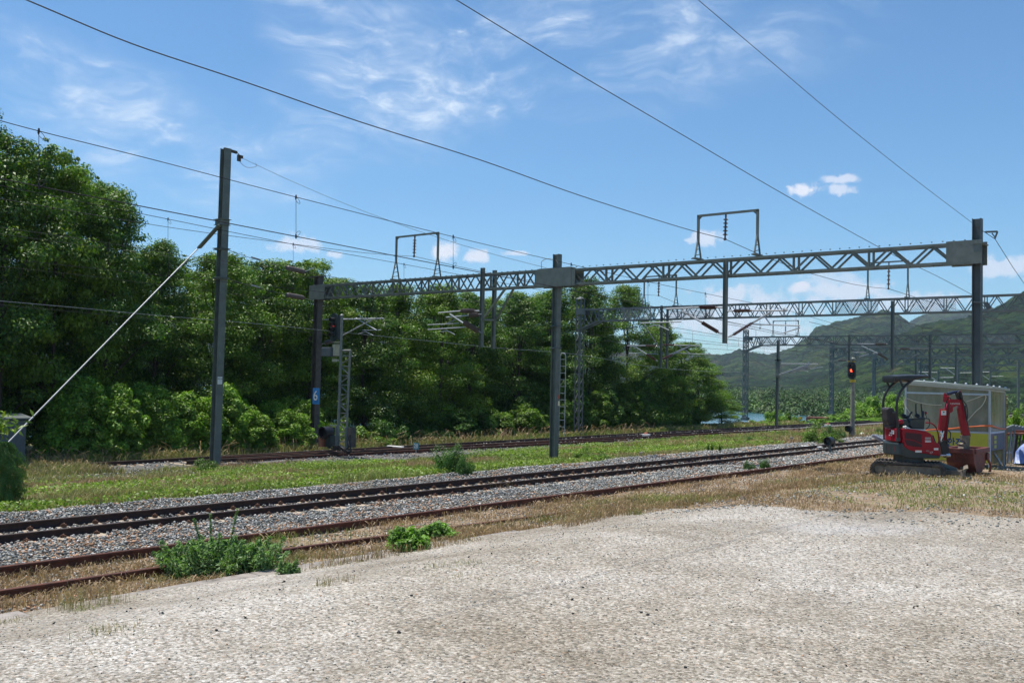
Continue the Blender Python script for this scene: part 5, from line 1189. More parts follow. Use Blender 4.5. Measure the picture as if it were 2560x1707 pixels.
mb = MB(); mb.add([(L0+.01, HY, zb_), (L0+.01, Ye, zb_), (L0+.01, Ye, zTl), (L0+.01, HY, zTl)], [(0, 1, 2, 3)]); mb.add([(L0, Ye-.01, HZ), (L1, Ye-.01, HZ), (L1, Ye-.01, zTe), (L0, Ye-.01, zTl)], [(0, 1, 2, 3)]); mb.build('back_panel', 'panel', hut)
mb = MB()
rz_ = .03
for dx in (0,):
    a0_ = np.array([L0-.15, HY-.18, zTl+rz_]); a1_ = np.array([L1+.12, HY-.18, zTr+rz_-.0]); b1_ = np.array([L1+.12, Ye+.15, zTe+rz_]); b0_ = np.array([L0-.15, Ye+.15, zTl+rz_])
    mb.add([a0_, a1_, b1_, b0_, a0_+[0, 0, .09], a1_+[0, 0, .07], b1_+[0, 0, .07], b0_+[0, 0, .09]], [(3, 2, 1, 0), (4, 5, 6, 7), (0, 1, 5, 4), (1, 2, 6, 5), (2, 3, 7, 6), (3, 0, 4, 7)])
rf = mb.build('roof', 'roofp', hut, bevel=.006)
mb = MB()
for k in range(9):
    t_ = (k+.5)/9; q = a0_+(a1_-a0_)*t_; mb.lathe(q+[0, .05, .085], q+[0, .05, .125], [(0, .035), (.5, .032), (1, .012)], 8)
for k in range(3):
    t_ = (k+.5)/3; q = a1_+(b1_-a1_)*t_; mb.lathe(q+[-.05, 0, .07], q+[-.05, 0, .11], [(0, .035), (.5, .032), (1, .012)], 8)
mb.build('roof_bolts', 'alu', rf)
mb = MB(); mb.box(((L0+L1)/2, HY-.012, (HZ+.12+zb_)/2), (L1-L0-.05, .012, zb_-HZ-.16)); mb.build('yellow_banner', 'ban_y', hut)
mb = MB(); mb.box((L1+.012, (HY+Ye)/2, (HZ+.45+zb_)/2), (.012, Ye-HY-.05, zb_-HZ-.5)); en = mb.build('slate_banner', 'ban_n', hut)
a = pl(1152, 1075); text('안전', .29, (a[0], HY-.021, a[2]-.0), FYm, 'txt_b', hut, .002, 'lettering', sx_=.85, off=.007)
a = pr_(1517, 1062); mb = MB()
for dz in (-.13, 0, .13): mb.box((L1+.022, a[1], a[2]+dz), (.006, .22, .09))
mb.build('banner_print', 'ban_y', en)
mb = MB(); a = pr_(1483, 1040); mb.box((L1+.022, a[1], a[2]), (.006, .10, .3)); mb.build('banner_print', 'wood', en)
# things seen dimly inside
mb = MB()
for u0, u1, v0, v1 in ((1215, 1235, 640, 930), (1262, 1290, 640, 930), (1375, 1390, 640, 930), (1215, 1440, 640, 652)):
    a = aY(*Z1(u0, v0), HY+.5); b_ = aY(*Z1(u1, v1), HY+.5); mb.box(((a[0]+b_[0])/2, HY+.45, (a[2]+b_[2])/2), (abs(b_[0]-a[0]), .03, abs(a[2]-b_[2])))
mb.build('timber_lining', 'wood', hut)
mb = MB()
for u, v0, v1, bend in ((980, 690, 880, 10), (1322, 690, 910, -10), (1428, 690, 780, 0)):
    mb.tube(smooth([aY(*Z1(u, v0), HY+.06), aY(*Z1(u, (v0+v1)/2), HY+.06), aY(*Z1(u+bend, v1), HY+.06)]), .035, 6)
for u, v0, v1 in ((1470, 685, 760), (1578, 690, 770)): mb.tube([aX(*Z1(u, v0), HX-.06), aX(*Z1(u+10, v1), HX-.06)], .03, 6)
mb.build('hanging_straps', 'black', hut)
mb = MB(); mb.bar((L1+.03, Ye+.03, HZ), (L1+.03, Ye+.03, zTe-.1), .04, .03); mb.build('timber_post', 'wood', hut)
# orange cables and ropes round the hut
mb = MB(); rr = random.Random(4)
for k in range(7):
    q = [pl(880, 940+k*2.2), pl(1000, 944+rr.uniform(-6, 6)), pl(1100, 938+rr.uniform(-8, 6)), pl(1200, 928+rr.uniform(-8, 8)), pl(1320, 916+rr.uniform(-6, 8)), pl(1440, 908+rr.uniform(-3, 8))]
    q = [p_+[0, -.05-.008*k, 0] for p_ in q]+[np.array([HX+.05, HY+.02, q[-1][2]])]+[pr_(u, v+rr.uniform(-3, 3))+[.05, 0, 0] for u, v in ((1500, 920), (1550, 935), (1605, 938))]
    mb.tube(smooth(q, 4), .012, 6)
tag(mb.build('cable_bundle', 'orange', None, loc=pl(1440, 912), smooth=True), 'bundle of orange cables strung along the clear panels of the hut', 'cable')
def rope(pts, label, l=None):
    mb = MB(); mb.tube(smooth([pl(u, v)+[0, -.06, 0] for u, v in pts], 5), .011, 6); tag(mb.build('rope', 'rope', None, loc=pl(*pts[0]), smooth=True), label, 'rope')
rope([(692, 648), (740, 668), (820, 694), (900, 710), (970, 716), (1030, 716)], 'pale rope sagging across the left half of the hut front')
rope([(1262, 686), (1330, 662), (1400, 634), (1432, 624)], 'short pale rope rising to the upper right corner of the hut front')
rope([(1432, 624), (1442, 640), (1434, 675), (1400, 730), (1350, 775), (1300, 830), (1266, 868)], 'pale rope dropping diagonally from the hut corner to the excavator arm')
rope([(690, 650), (680, 700), (700, 740), (735, 790), (765, 840)], 'pale rope hanging loosely at the left corner of the hut')
# skip bin between excavator and hut (sides square to the tracks)
DB = 27.0
bc = at(*Z1(1321, 1152), 25.35)
def zat(u, v, Z): return float(at(*Z1(u, v), Z)[2])
Xn = bc[0]; Yn = bc[1]               # near corner under the rim
def bl(u, v): return aY(*Z1(u, v), Yn)
def br(u, v): return aX(*Z1(u, v), Xn)
xl = bl(1060, 1150)[0]; yr = br(1452, 1118)[1]; zr = bl(1321, 1152)[2]; gb = float(gz(Xn, Yn))
wX_ = Xn-xl; wY_ = yr-Yn
bn_ = empty('skip_bin', (Xn-wX_/2, Yn+wY_/2, gb), 'rust red steel skip bin standing between the excavator and the hut', 'skip bin')
h_ = zr-gb
secb = [(0, 0), (wY_, 0), (wY_*.97, -.28*h_), (wY_*.86, -.62*h_), (wY_*.62, -.97*h_), (wY_*.25, -.97*h_), (wY_*.06, -.55*h_)]
ins_ = [(.03, 0), (wY_-.03, 0), (wY_*.93, -.28*h_), (wY_*.8, -.55*h_), (wY_*.6, -.85*h_), (wY_*.28, -.85*h_), (wY_*.12, -.5*h_)]
mb = MB(); vs = []
for x_ in (Xn, xl):
    vs += [(x_, Yn+a, zr+z) for a, z in secb]
for x_ in (Xn-.03, xl+.03): vs += [(x_, Yn+a, zr+z) for a, z in ins_]
n_ = 7; fs = [tuple(range(n_))[::-1], tuple(range(n_, 2*n_))]
for k in range(1, n_): k2 = (k+1) % n_; fs.append((k, k2, n_+k2, n_+k)); fs.append((2*n_+k2, 2*n_+k, 3*n_+k, 3*n_+k2))
fs += [tuple(range(2*n_, 3*n_)), tuple(range(3*n_, 4*n_))[::-1]]
mb.add(vs, fs); mb.build('tub', 'bin', bn_, bevel=.01)
mb = MB()
for a, b_ in (((Xn+.02, Yn-.02, zr), (xl-.02, Yn-.02, zr)), ((Xn+.02, yr+.02, zr), (xl-.02, yr+.02, zr)), ((Xn+.02, Yn+.02, zr+.003), (Xn+.02, yr-.02, zr+.003)), ((xl-.02, Yn+.02, zr+.003), (xl-.02, yr-.02, zr+.003))): mb.bar(a, b_, .09, .12)
for t_ in (.33, .7): mb.bar((Xn-wX_*t_, Yn-.0, zr-.05), (Xn-wX_*t_, Yn+.08*wY_, zr-.5*h_), .05, .06)
mb.build('rim', 'bin', bn_, bevel=.008)
mb = MB(); q = np.array([Xn+.03, yr-.08, zr-.16*h_-.08]); mb.tube([q+np.array([0, .08*math.cos(t), .08*math.sin(t)]) for t in np.linspace(0, 2*math.pi, 17)], .022, 8); mb.box(q+[.0, -.02, -.02], (.03, .2, .16)); mb.build('lifting_lug', 'bin', bn_)
mb = MB(); q = br(1435, 1215); mb.tube(smooth([q+[.03, 0, 0], q+[.1, .05, -.15], q+[.08, .1, -.35]]), .03, 8); mb.build('chain', 'roofred', bn_)
# trestle boards leaning beside the hut
rr = random.Random(8)
for k in range(6):
    u = 1500+k*34; b_ = G(*Z1(u+8, 1262-k*9)); t_ = b_+np.array([.05, .15, .88-.03*k])
    e = empty('folding_trestle', b_, ['nearest grey folding trestle leaning against the hut end, one bright leg sticking out', 'second grey folding trestle from the hut corner', 'third grey folding trestle from the hut corner', 'fourth grey folding trestle from the hut corner', 'fifth grey folding trestle from the hut, close to the tarpaulin', 'outermost grey folding trestle right beside the blue tarpaulin'][k], 'trestle', 'folding trestles leaning beside the hut')
    d = np.array([.36, .45, 0.]); mb = MB(); mb.bar(t_, t_+d+[0, 0, .22], .12, .10); mb.build('top_bar', 'galv_far', e, bevel=.01)
    mb = MB(); mb.bar(b_+[.02, .0, 0], t_, .05, .05); mb.bar(b_+d*.8, t_+d*.85+[0, 0, .15], .05, .05); mb.bar(lerp(b_, t_, .35), lerp(b_, t_, .35)+d*.8, .03, .04); mb.build('legs', 'steel_brown' if k > 1 else 'galv', e)
b_ = G(*Z1(1575, 1290)); mb = MB(); mb.bar(b_+[0, 0, .04], b_+[-.42, .1, .72], .05, .07); mb.lathe(b_+[-.42, .1, .66], b_+[-.30, .12, .66], [(0, .05), (1, .04)], 8)
tag(mb.build('steel_leg', 'galv', None, loc=b_), 'bright bent steel tube lying against the trestles, foot in the grass', 'steel tube')
# tarpaulin pile
Tc = at(2645, 1150, 29.5); Tc[2] = float(gz(Tc[0], Tc[1]))
n_ = 70; uu, vv_ = np.meshgrid(np.linspace(-1, 1, n_), np.linspace(-1, 1, n_)); rad_ = np.maximum(np.abs(uu), np.abs(vv_))
hh_ = np.clip(1.25-rad_**3*1.0, 0, 1)*1.0*(1-np.clip(-uu-.1, 0, 1)*.35); hh_ = np.where(rad_ > .97, 0., hh_)
hh_ = hh_+(np.abs(np.sin((uu*1.5+vv_*4)+fbm(uu*2+5, vv_*2+5, 3)*9))**.6-.5)*.09*(hh_ > .1)
Xx = Tc[0]+uu*.95+(fbm(uu*3, vv_*3, 2)-.5)*.15; Yy = Tc[1]+vv_*1.0
i = (np.arange(n_-1)[:, None]*n_+np.arange(n_-1)[None, :]).ravel()
tp_ = np_mesh('tarpaulin', np.stack([Xx, Yy, Tc[2]+hh_], -1).reshape(-1, 3), np.stack([i, i+1, i+n_+1, i+n_], 1), 'tarp', smooth=True); tag(tp_, 'crumpled blue tarpaulin covering a pile at the right edge', 'tarpaulin')
mb = MB(); q = at(2560, 1088, 29.8); mb.prism([q+[-.6, -.3, 0], q+[.6, -.3, .04], q+[.6, .3, .06], q+[-.5, .35, .02]], (0, 0, .05)); mb.bar(q+[-.5, 0, .1], q+[.5, .2, .12], .1, .08)
tag(mb.build('rusty_sheet', 'rustfl', None, loc=q), 'rusty sheet lying on top of the blue tarpaulin', 'metal sheet')
# aluminium ramp lying behind the excavator
rp = empty('loading_ramp', E_(420, 1012, -.9), 'ribbed aluminium loading ramp sticking out behind the excavator', 'ramp')
mb = MB(); a = E_(372, 1002, -1.1); b_ = E_(470, 1052, -1.1); c_ = E_(540, 1040, -1.5); d_ = E_(400, 998, -1.6)
mb.bar(a, b_, .05, .07); mb.bar(d_, c_, .05, .07); mb.build('side_rail', 'alu', rp)
mb = MB()
for k in range(8): mb.bar(lerp(a, b_, k/7.), lerp(d_, c_, k/7.), .05, .03)
mb.build('rungs', 'alu', rp)
# village at the right edge
for k, (px, pt, w_, Z, lab, rfm) in enumerate(((2543, 984, 34, 330, 'small house with a pale roof, upper one at the right edge', 'wallw'), (2552, 997, 40, 300, 'small house with a dull red roof at the right edge, below the pale-roofed one', 'roofred'), (2540, 1012, 40, 260, 'low shed with an orange red roof just above the bushes at the right edge', 'roofred'), (2010, 1001, 22, 330, 'tiny white shed among the far riverside trees', 'wallw'), (2516, 1000, 16, 300, 'pale bare-walled building at the right of the hut roof', 'wallw'))):
    c = at(px, pt, Z); ww = w_*Z/fpx; hh2 = ww*.32; e = empty('house', (c[0], c[1], c[2]-hh2), lab, 'house', 'houses at the foot of the hills'); d1 = R0*ww/2; d2 = F0*ww*.35
    b0 = c-[0, 0, hh2]; b0[2] -= 3; mb = MB(); mb.prism([b0-d1-d2, b0+d1-d2, b0+d1+d2, b0-d1+d2], (0, 0, 3+hh2*.7)); mb.build('wall', 'wallw', e)
    q = c-[0, 0, hh2*.32]; mb = MB(); mb.add([q-d1*1.1-d2*1.2, q+d1*1.1-d2*1.2, q+d1*1.1+d2*1.2, q-d1*1.1+d2*1.2, q-d1*.9+UP*hh2*.45, q+d1*.9+UP*hh2*.45], [(0, 1, 5, 4), (2, 3, 4, 5), (1, 2, 5), (3, 0, 4), (3, 2, 1, 0)]); mb.build('roof', rfm, e)
    mb = MB()
    for s_ in (-.5, .1, .55): mb.box(c+d1*s_-d2*1.01-[0, 0, hh2*.62], (ww*.12, .1, hh2*.25), PHI)
    mb.build('windows', 'lens_dark', e)
# ------------------------------------------------------------------ vegetation
def leaves(C_, N_, size, rng, cols, asp=.5, up=.45, jitter=.35, droop=0.):
    """rhombus leaves at points C_ with rough outward normals N_"""
    n_ = len(C_); nn = N_*1.0+rng.normal(0, .55, (n_, 3))+np.array([0, 0, up]); nn /= np.linalg.norm(nn, axis=1)[:, None]
    a = np.cross(nn, rng.normal(0, 1, (n_, 3))); a /= np.linalg.norm(a, axis=1)[:, None]; a[:, 2] -= droop; b_ = np.cross(nn, a)
    s_ = size*rng.uniform(.6, 1.25, (n_, 1))
    fold = nn*s_*.12
    V_ = np.stack([C_-a*s_*.5, C_+b_*s_*asp*.5+fold-a*s_*.05, C_+a*s_*.5, C_-b_*s_*asp*.5+fold-a*s_*.05], 1)
    c = np.repeat(cols[:, None, :], 4, 1)
    return V_.reshape(-1, 3), c.reshape(-1, 3)
def quads(n_): return np.arange(4*n_).reshape(-1, 4)
GREEN = np.array([.090, .168, .018]); GREEN2 = np.array([.190, .275, .025]); GREEN3 = np.array([.050, .112, .017])
def leafcol(n_, rng, base=GREEN, var=.25, alt=GREEN2, pa=.3):
    t = (rng.random((n_, 1)) < pa)*rng.uniform(.3, 1, (n_, 1)); c = base*(1-t)+alt*t
    return c*rng.uniform(1-var, 1+var, (n_, 1))
def tree_proto(seed, h, r, ncl, nl, base, size=.19, low=.12, conic=.45, spikes=5, trunk=True, name='crown', asp=.5):
    rng = np.random.default_rng(seed)
    t = rng.random(ncl)**.8; zz = h*(low+(1-low)*t)
    prof = np.sqrt(np.clip(1-((t-.38)/.64)**2, .03, 1))*(1-conic*t*t)
    ang = rng.uniform(0, 6.283, ncl); rad = r*prof*np.sqrt(rng.uniform(.25, 1.05, ncl))*rng.uniform(.8, 1.15, ncl)
    cen = np.stack([rad*np.cos(ang), rad*np.sin(ang), zz], 1); cr = rng.uniform(.42, 1.10, ncl)*(1-.35*t)*r/2.8
    # sprigs breaking the outline at the top
    for k in range(spikes):
        a = rng.uniform(0, 6.28); q = rng.uniform(0, .55)*r; top_ = h*(1.0+rng.uniform(-.07, .02))
        for j in range(8): cen = np.vstack([cen, [q*math.cos(a)+rng.normal(0, .10), q*math.sin(a)+rng.normal(0, .10), top_-.17*j]]); cr = np.append(cr, .12+.05*j)
    n_each = np.maximum(30, (nl*cr**2/np.sum(cr**2)).astype(int)); ci = np.repeat(np.arange(len(cen)), n_each); n_ = len(ci)
    d = rng.normal(0, 1, (n_, 3)); d /= np.linalg.norm(d, axis=1)[:, None]; d[:, 2] = d[:, 2]*.75+.05
    P = cen[ci]+d*cr[ci][:, None]*(rng.random((n_, 1))**.45)*np.array([1.2, 1.2, .68])
    tint = rng.uniform(.78, 1.25, len(cen))[ci][:, None]; tint2 = (rng.random(len(cen)) < .25)[ci][:, None]
    col = leafcol(n_, rng, base)*tint; col = np.where(tint2, col*np.array([1.25, 1.1, .9]), col)
    V_, c_ = leaves(P, d, size, rng, col, asp=asp, droop=.12, up=.75)
    return V_, c_, cen, cr
def add_tree(name, root_name, V_, c_, cen, cr, h, label, cat='tree', group=None, limbs=14, seed=0, mat_='leaf', tr_=.13):
    e = empty(root_name, (0, 0, 0), label, cat, group)
    np_mesh('crown', V_, quads(len(V_)//4), mat_, c_, parent=e)
    rng = np.random.default_rng(seed); mb = MB()
    hh_ = h*.72; bend = rng.normal(0, .15, 2)
    mb.tube([(0, 0, -.3), (bend[0]*.3, bend[1]*.3, hh_*.3), (bend[0], bend[1], hh_*.65), (bend[0]*1.5, bend[1]*1.5, hh_)], [tr_, tr_*.8, tr_*.5, tr_*.15], 8)
    for k in rng.choice(len(cen), min(limbs, len(cen)), replace=False):
        c = cen[k]; z0 = max(.4, c[2]*.55); q = z0/hh_; p0 = np.array([bend[0]*q, bend[1]*q, min(z0, hh_*.95)]); md = (p0+c)/2+np.array([0, 0, .15]); mb.tube([p0, md, c], [tr_*.35, tr_*.22, .02], 5)
    mb.build('trunk', 'bark', e); return e
protos = []
for k, (h, r, base, size, cn_) in enumerate(((10, 3.1, GREEN, .14, .25), (10, 2.6, GREEN3*1.15, .125, .4), (10, 2.9, GREEN*np.array([1.35, 1.2, 1.]), .15, .2), (10, 3.2, GREEN3, .145, .3))):
    V_, c_, cen, cr = tree_proto(100+k, h, r, 120, 40000, base, size, .03, cn_, 6)
    protos.append(add_tree('crown', 'broadleaf_tree', V_, c_, cen, cr, h, 'x', 'tree', 'trees beyond the far track', seed=k))
sky_l = [(-400, 200), (-80, 235), (-20, 262), (8, 300), (25, 360), (90, 385), (180, 375), (240, 410), (310, 470), (360, 535), (410, 590), (450, 640), (500, 610), (530, 612), (600, 640), (680, 635), (760, 655), (860, 650), (905, 705), (1000, 718), (1120, 712), (1200, 722), (1240, 738), (1285, 740), (1310, 718), (1380, 722), (1440, 700), (1500, 672), (1560, 700), (1620, 742), (1680, 790), (1725, 845), (1775, 880), (1808, 930), (1832, 985), (1850, 1020), (1900, 1030)]
skx = [p_[0] for p_ in sky_l]; sky_ = [p_[1] for p_ in sky_l]
rr = random.Random(21); first = [True]*4; ntree = 0
LBL_L = ['tallest tree at the far left edge, its top reaching above the wires', 'big spreading tree just right of the left edge', 'large rounded tree between the left edge and the lone post', 'tree whose right shoulder slopes down towards the lone post']
def where_words(px):
    marks = [(0, 'the left edge'), (250, 'the strut middle'), (545, 'the lone left post'), (790, 'the blue 6 sign'), (850, 'the lattice signal mast'), (945, 'the left portal frame'), (1120, 'the paired hanging columns'), (1388, 'the centre column'), (1452, 'the capped lattice mast'), (1660, 'the twin drop columns'), (1812, 'the right drop column'), (1853, 'the lattice mast at the river')]
    m_ = min(marks, key=lambda q: abs(q[0]-px)); d = px-m_[0]
    return ('right behind ' if abs(d) < 25 else ('left of ' if d < 0 else 'right of '))+m_[1]
used_l = {}
def uniq(s_):
    used_l[s_] = used_l.get(s_, 0)+1; k = used_l[s_]
    return s_ if k == 1 else s_+', '+['', '', 'second along', 'third along', 'fourth along', 'fifth along', 'sixth along', 'seventh along', 'eighth along', 'ninth along', 'tenth along'][min(k, 10)]
def put(proto, loc, sx1, sz1, rz, label, group=None):
    o = copy_tree(proto, loc, rz, (sx1, sx1, sz1), label, group); return o
rows = ((-42.0, 0, 2.15, 'front-row'), (-45.2, 14, 2.5, 'middle-row'), (-49., 22, 3.2, 'back-row'))
for X_, off, stp, rw in rows:
    Y_ = 5.5
    while Y_ < (88 if off == 0 else 64):
        x_ = X_+rr.uniform(-.6, .6)+1.7*min(1., max(0., (Y_-52)/14)); px, py, dz = pr((x_, Y_, 4)); 
        if px > 1850-off*.8: break
        r_px = 15 if px < 60 else 30 if 1360 < px < 1560 else 70 if px < 1500 else 45; yt = .35*np.interp(px, skx, sky_)+.65*max(np.interp(q_, skx, sky_) for q_ in (px-r_px, px, px+r_px))+off+rr.uniform(-10, 12)
        # narrow crowns: let the top reach the outline
        zt = aX(px, yt, x_)[2]; g0 = float(gz(x_, Y_)); hgt = zt-g0
        if px > -250 and hgt > 1.2:
            sc_ = hgt/10.1; k = rr.randrange(4) if px < 1560 else rr.choice((0, 2))
            wd = (.62+.38*min(1., sc_))*rr.uniform(.88, 1.08)
            if px > 1750: wd *= .85
            kind = ['broad', 'slender', 'bright', 'dense'][k]
            lab = uniq(f'{kind} {rw} tree {where_words(px)}')
            put(protos[k], (x_, Y_, g0), wd, sc_, rr.uniform(0, 6.28), lab); ntree += 1
        Y_ += stp*rr.uniform(.8, 1.2)*(1+Y_/90)
for p_ in protos:
    for c in list(p_.children): bpy.data.objects.remove(c)
    bpy.data.objects.remove(p_)
# undergrowth at the foot of the trees
def bush_proto(seed, n_, size, base, alt, r=1., hgt=1., spk=.25, asp=.5, up=.7, nc=42):
    rng = np.random.default_rng(seed)
    cen = rng.normal(0, 1, (nc, 3)); cen /= np.linalg.norm(cen, axis=1)[:, None]; cen[:, 2] = np.abs(cen[:, 2]); cen *= rng.uniform(.4, .9, (nc, 1))*np.array([r, r, hgt])
    cr = rng.uniform(.14, .32, nc)*r; ci = rng.integers(0, nc, n_); d = rng.normal(0, 1, (n_, 3)); d /= np.linalg.norm(d, axis=1)[:, None]
    P = cen[ci]+d*cr[ci][:, None]*rng.random((n_, 1))**.4; k_ = P[:, 2] > -.02; P, d, ci = P[k_], d[k_], ci[k_]
    col = leafcol(len(P), rng, base, .28, alt, .45)*rng.uniform(.75, 1.25, nc)[ci][:, None]
    V_, c_ = leaves(P, d, size, rng, col, asp, up); return V_, c_
def add_bush(name, V_, c_, label, cat='bush', group=None, m='leaf', stems=7, r=.7, hgt=.8):
    e = empty(name, (0, 0, 0), label, cat, group); np_mesh('foliage', V_, quads(len(V_)//4), m, c_, parent=e)
    mb = MB(); rng = np.random.default_rng(5)
    for k in range(stems): a = rng.uniform(0, 6.28); mb.tube([(0, 0, -.1), (r*.3*math.cos(a), r*.3*math.sin(a), hgt*.4), (r*.7*math.cos(a), r*.7*math.sin(a), hgt*.8)], [.02, .014, .006], 5)
    mb.build('stems', 'bark', e); return e
bp = []
for k, (base, alt, sz_) in enumerate(((GREEN*1.45, GREEN2*1.4, .085), (GREEN, GREEN2, .10), (GREEN3*1.2, GREEN, .085))):
    V_, c_ = bush_proto(40+k, 15000, sz_, base, alt); bp.append(add_bush('bush', V_, c_, 'x'))
bt = []
for k, (base, alt, sz_) in enumerate(((GREEN*1.45, GREEN2*1.4, .10), (GREEN, GREEN2, .11), (GREEN3*1.2, GREEN, .10))):
    V_, c_ = bush_proto(50+k, 34000, sz_, base, alt, 1., 2.6, nc=150); bt.append(add_bush('bush', V_, c_, 'x', hgt=2.4))
rr = random.Random(77)
tops = [(0, 1000), (90, 980), (170, 925), (260, 905), (330, 900), (420, 935), (500, 930), (560, 940), (640, 960), (760, 985), (830, 1010), (900, 1030), (1000, 1035), (1250, 1010), (1350, 960), (1430, 920), (1500, 960), (1600, 900), (1700, 900), (1790, 950), (1850, 1020)]
Y_ = 9.
while Y_ < 70:
    for X_ in ((-38.6, -39.8) if Y_ < 38 else (-38.9, -39.8, -40.6)):
        x_ = X_+rr.uniform(-.35, .35); y_ = Y_+rr.uniform(-.5, .5); px, py, dz = pr((x_, y_, .5))
        if px < 72 or px > 1840: continue
        yt = np.interp(px, [t_[0] for t_ in tops], [t_[1] for t_ in tops])+rr.uniform(-8, 45); g0 = float(gz(x_, y_)); hgt = min(6.5, max(.9, aX(px, yt, x_)[2]-g0))
        k = 0 if 200 < px < 780 else rr.choice((1, 1, 2)); 
        lab = uniq(('light green' if k == 0 else 'dark green' if k == 2 else 'mid green')+f' bush at the tree foot {where_words(px)}')
        copy_tree(bp[k] if hgt < 1.9 else bt[k], (x_, y_, g0), rr.uniform(0, 6.28), (rr.uniform(1.2, 1.6), rr.uniform(1.2, 1.6), hgt/1.05 if hgt < 1.9 else hgt/2.65), lab, 'bushes at the foot of the trees')
    Y_ += 1.35*(1+Y_/110)
# river bank shrubs and weeds beyond the far track on the right
def shrub_at(px, py, ptop, wpx, k, lab, z=-1., name_group=None, Zd=None, proto=None):
    b_ = az(px, py, z) if Zd is None else at(px, py, Zd); b_[2] = max(-1.6, float(gz(b_[0], b_[1]))); Z_ = pr(b_)[2]; hgt = aX(px, ptop, b_[0])[2]-b_[2]; wd = wpx*Z_/fpx/2
    return copy_tree((proto or bp)[k], (b_[0], b_[1], b_[2]-.05), rr.uniform(0, 6.28), (wd, wd, hgt/1.0), lab, name_group)
rr = random.Random(5)
for px, py, pt, w_, k, lab in ((1895, 1068, 1046, 70, 0, 'low light green shrub just right of the lattice mast by the river'), (1935, 1062, 1020, 60, 0, 'taller shrub at the foot of the river bank mast, left side'), (1965, 1062, 1030, 70, 1, 'shrub at the foot of the river bank mast, right side'), (1995, 1062, 1046, 50, 0, 'low shrub right of the river bank mast, water behind it'),
                               (2050, 1058, 1042, 60, 0, 'low shrub at the right end of the visible water'), (2085, 1054, 1034, 70, 0, 'spreading low shrub beneath the fourth gantry mast'), (2125, 1050, 1030, 80, 0, 'low shrub behind the red signal post'), (2160, 1048, 1020, 90, 1, 'mid-height shrub right of the red signal post'), (2165, 1044, 998, 95, 0, 'rounded light green bush right of the red signal, lower part of the big thicket'), (2205, 1048, 980, 105, 0, 'tall light green bush left of the excavator canopy post'),
                               (2240, 1048, 975, 105, 0, 'tall bush between the excavator canopy posts'), (2265, 1050, 995, 60, 1, 'bush just left of the hut'), (2190, 1056, 1040, 90, 0, 'low creeper patch beyond the far track, left of the excavator'), (2245, 1056, 1038, 90, 1, 'low creeper patch beyond the far track behind the excavator seat')):
    shrub_at(px, py, pt, w_*1.15, k, lab, -1.05, 'shrubs on the river bank')
for px, py, pt, w_, k, Zd, lab in ((2528, 1112, 1000, 90, 0, 40, 'leafy bush directly behind the hut end'), (2558, 1112, 1010, 90, 0, 37, 'light green leafy bush at the right edge behind the tarpaulin'), (2600, 1115, 1020, 90, 0, 36, 'bush cut by the right edge of the picture'), (2508, 1120, 1035, 60, 1, 43, 'dark bush between hut and trestles')):
    shrub_at(px, py, pt, w_, k, lab, 0, 'bushes behind the hut', Zd)
# clumps along the edges of tracks
V_, c_ = bush_proto(61, 5200, .075, GREEN*.95, GREEN2, r=1, hgt=1.1); fine = add_bush('weed_clump', V_, c_, 'x', 'weeds')
V_, c_ = bush_proto(62, 3600, .10, np.array([.10, .17, .028]), np.array([.16, .24, .04]), r=1, hgt=.9); fine2 = add_bush('weed_clump', V_, c_, 'x', 'weeds')
V_, c_ = bush_proto(63, 9000, .065, np.array([.055, .13, .025]), np.array([.10, .19, .035]), r=1, hgt=1.1); fine3 = add_bush('weed_clump', V_, c_, 'x', 'weeds')
def clump(px, py, ptop, wpx, proto, lab, cat=None, name=None, dz=0.):
    b_ = G(px, py); Z_ = pr(b_)[2]; hgt = (py-ptop)*Z_/fpx; wd = wpx*Z_/fpx/2
    o = copy_tree(proto, (b_[0], b_[1], b_[2]-.03+dz), rr.uniform(0, 6.28), (wd/1.05, wd/1.05, hgt/1.05), lab)
    if cat: o['category'] = cat
    if name: o.name = name
    return o
clump(1122, 1188, 1100, 125, fine3, 'dark green rounded bush in the grass strip left of the centre column', 'bush', 'bush')
clump(1162, 1188, 1136, 55, fine3, 'small dark lobe on the right flank of the round bush in the grass strip', 'bush', 'bush')
clump(512, 1182, 1134, 74, fine2, 'bright green creeper climbing the foot of the lone post', 'creeper', 'creeper')
clump(2052, 1108, 1055, 120, fine, 'large yellow green weed clump left of the red signal post', dz=.02)
clump(2085, 1100, 1058, 70, fine3, 'bluish green weed clump touching the large clump near the red signal')
clump(1955, 1092, 1070, 50, fine2, 'bright weed clump beside the diverging track rails')
clump(1873, 1110, 1086, 30, fine3, 'small dark green weed clump beside the diverging track')
clump(1470, 1152, 1112, 100, fine, 'leafy green weed patch right of the centre column')
clump(1510, 1152, 1130, 50, fine3, 'dark weed patch at the ballast edge right of the centre column')
clump(1872, 1176, 1146, 36, fine3, 'left half of the green weed growing in ballast in front of the nearest track')
clump(1910, 1175, 1140, 44, fine3, 'right half of the green weed growing in ballast in front of the nearest track')
for px in (1770, 1780, 1800): clump(px, 1130, 1104, 9, fine3, f'thin dark upright weed in the grass strip, {("first", "second", "third")[(1770, 1780, 1800).index(px)]} from the left of three')
clump(66, 1190, 1152, 12, fine3, 'small dark green sprout at the left beside the conifer')
clump(2200, 1090, 1065, 30, fine3, 'small green weed right of the red signal post')
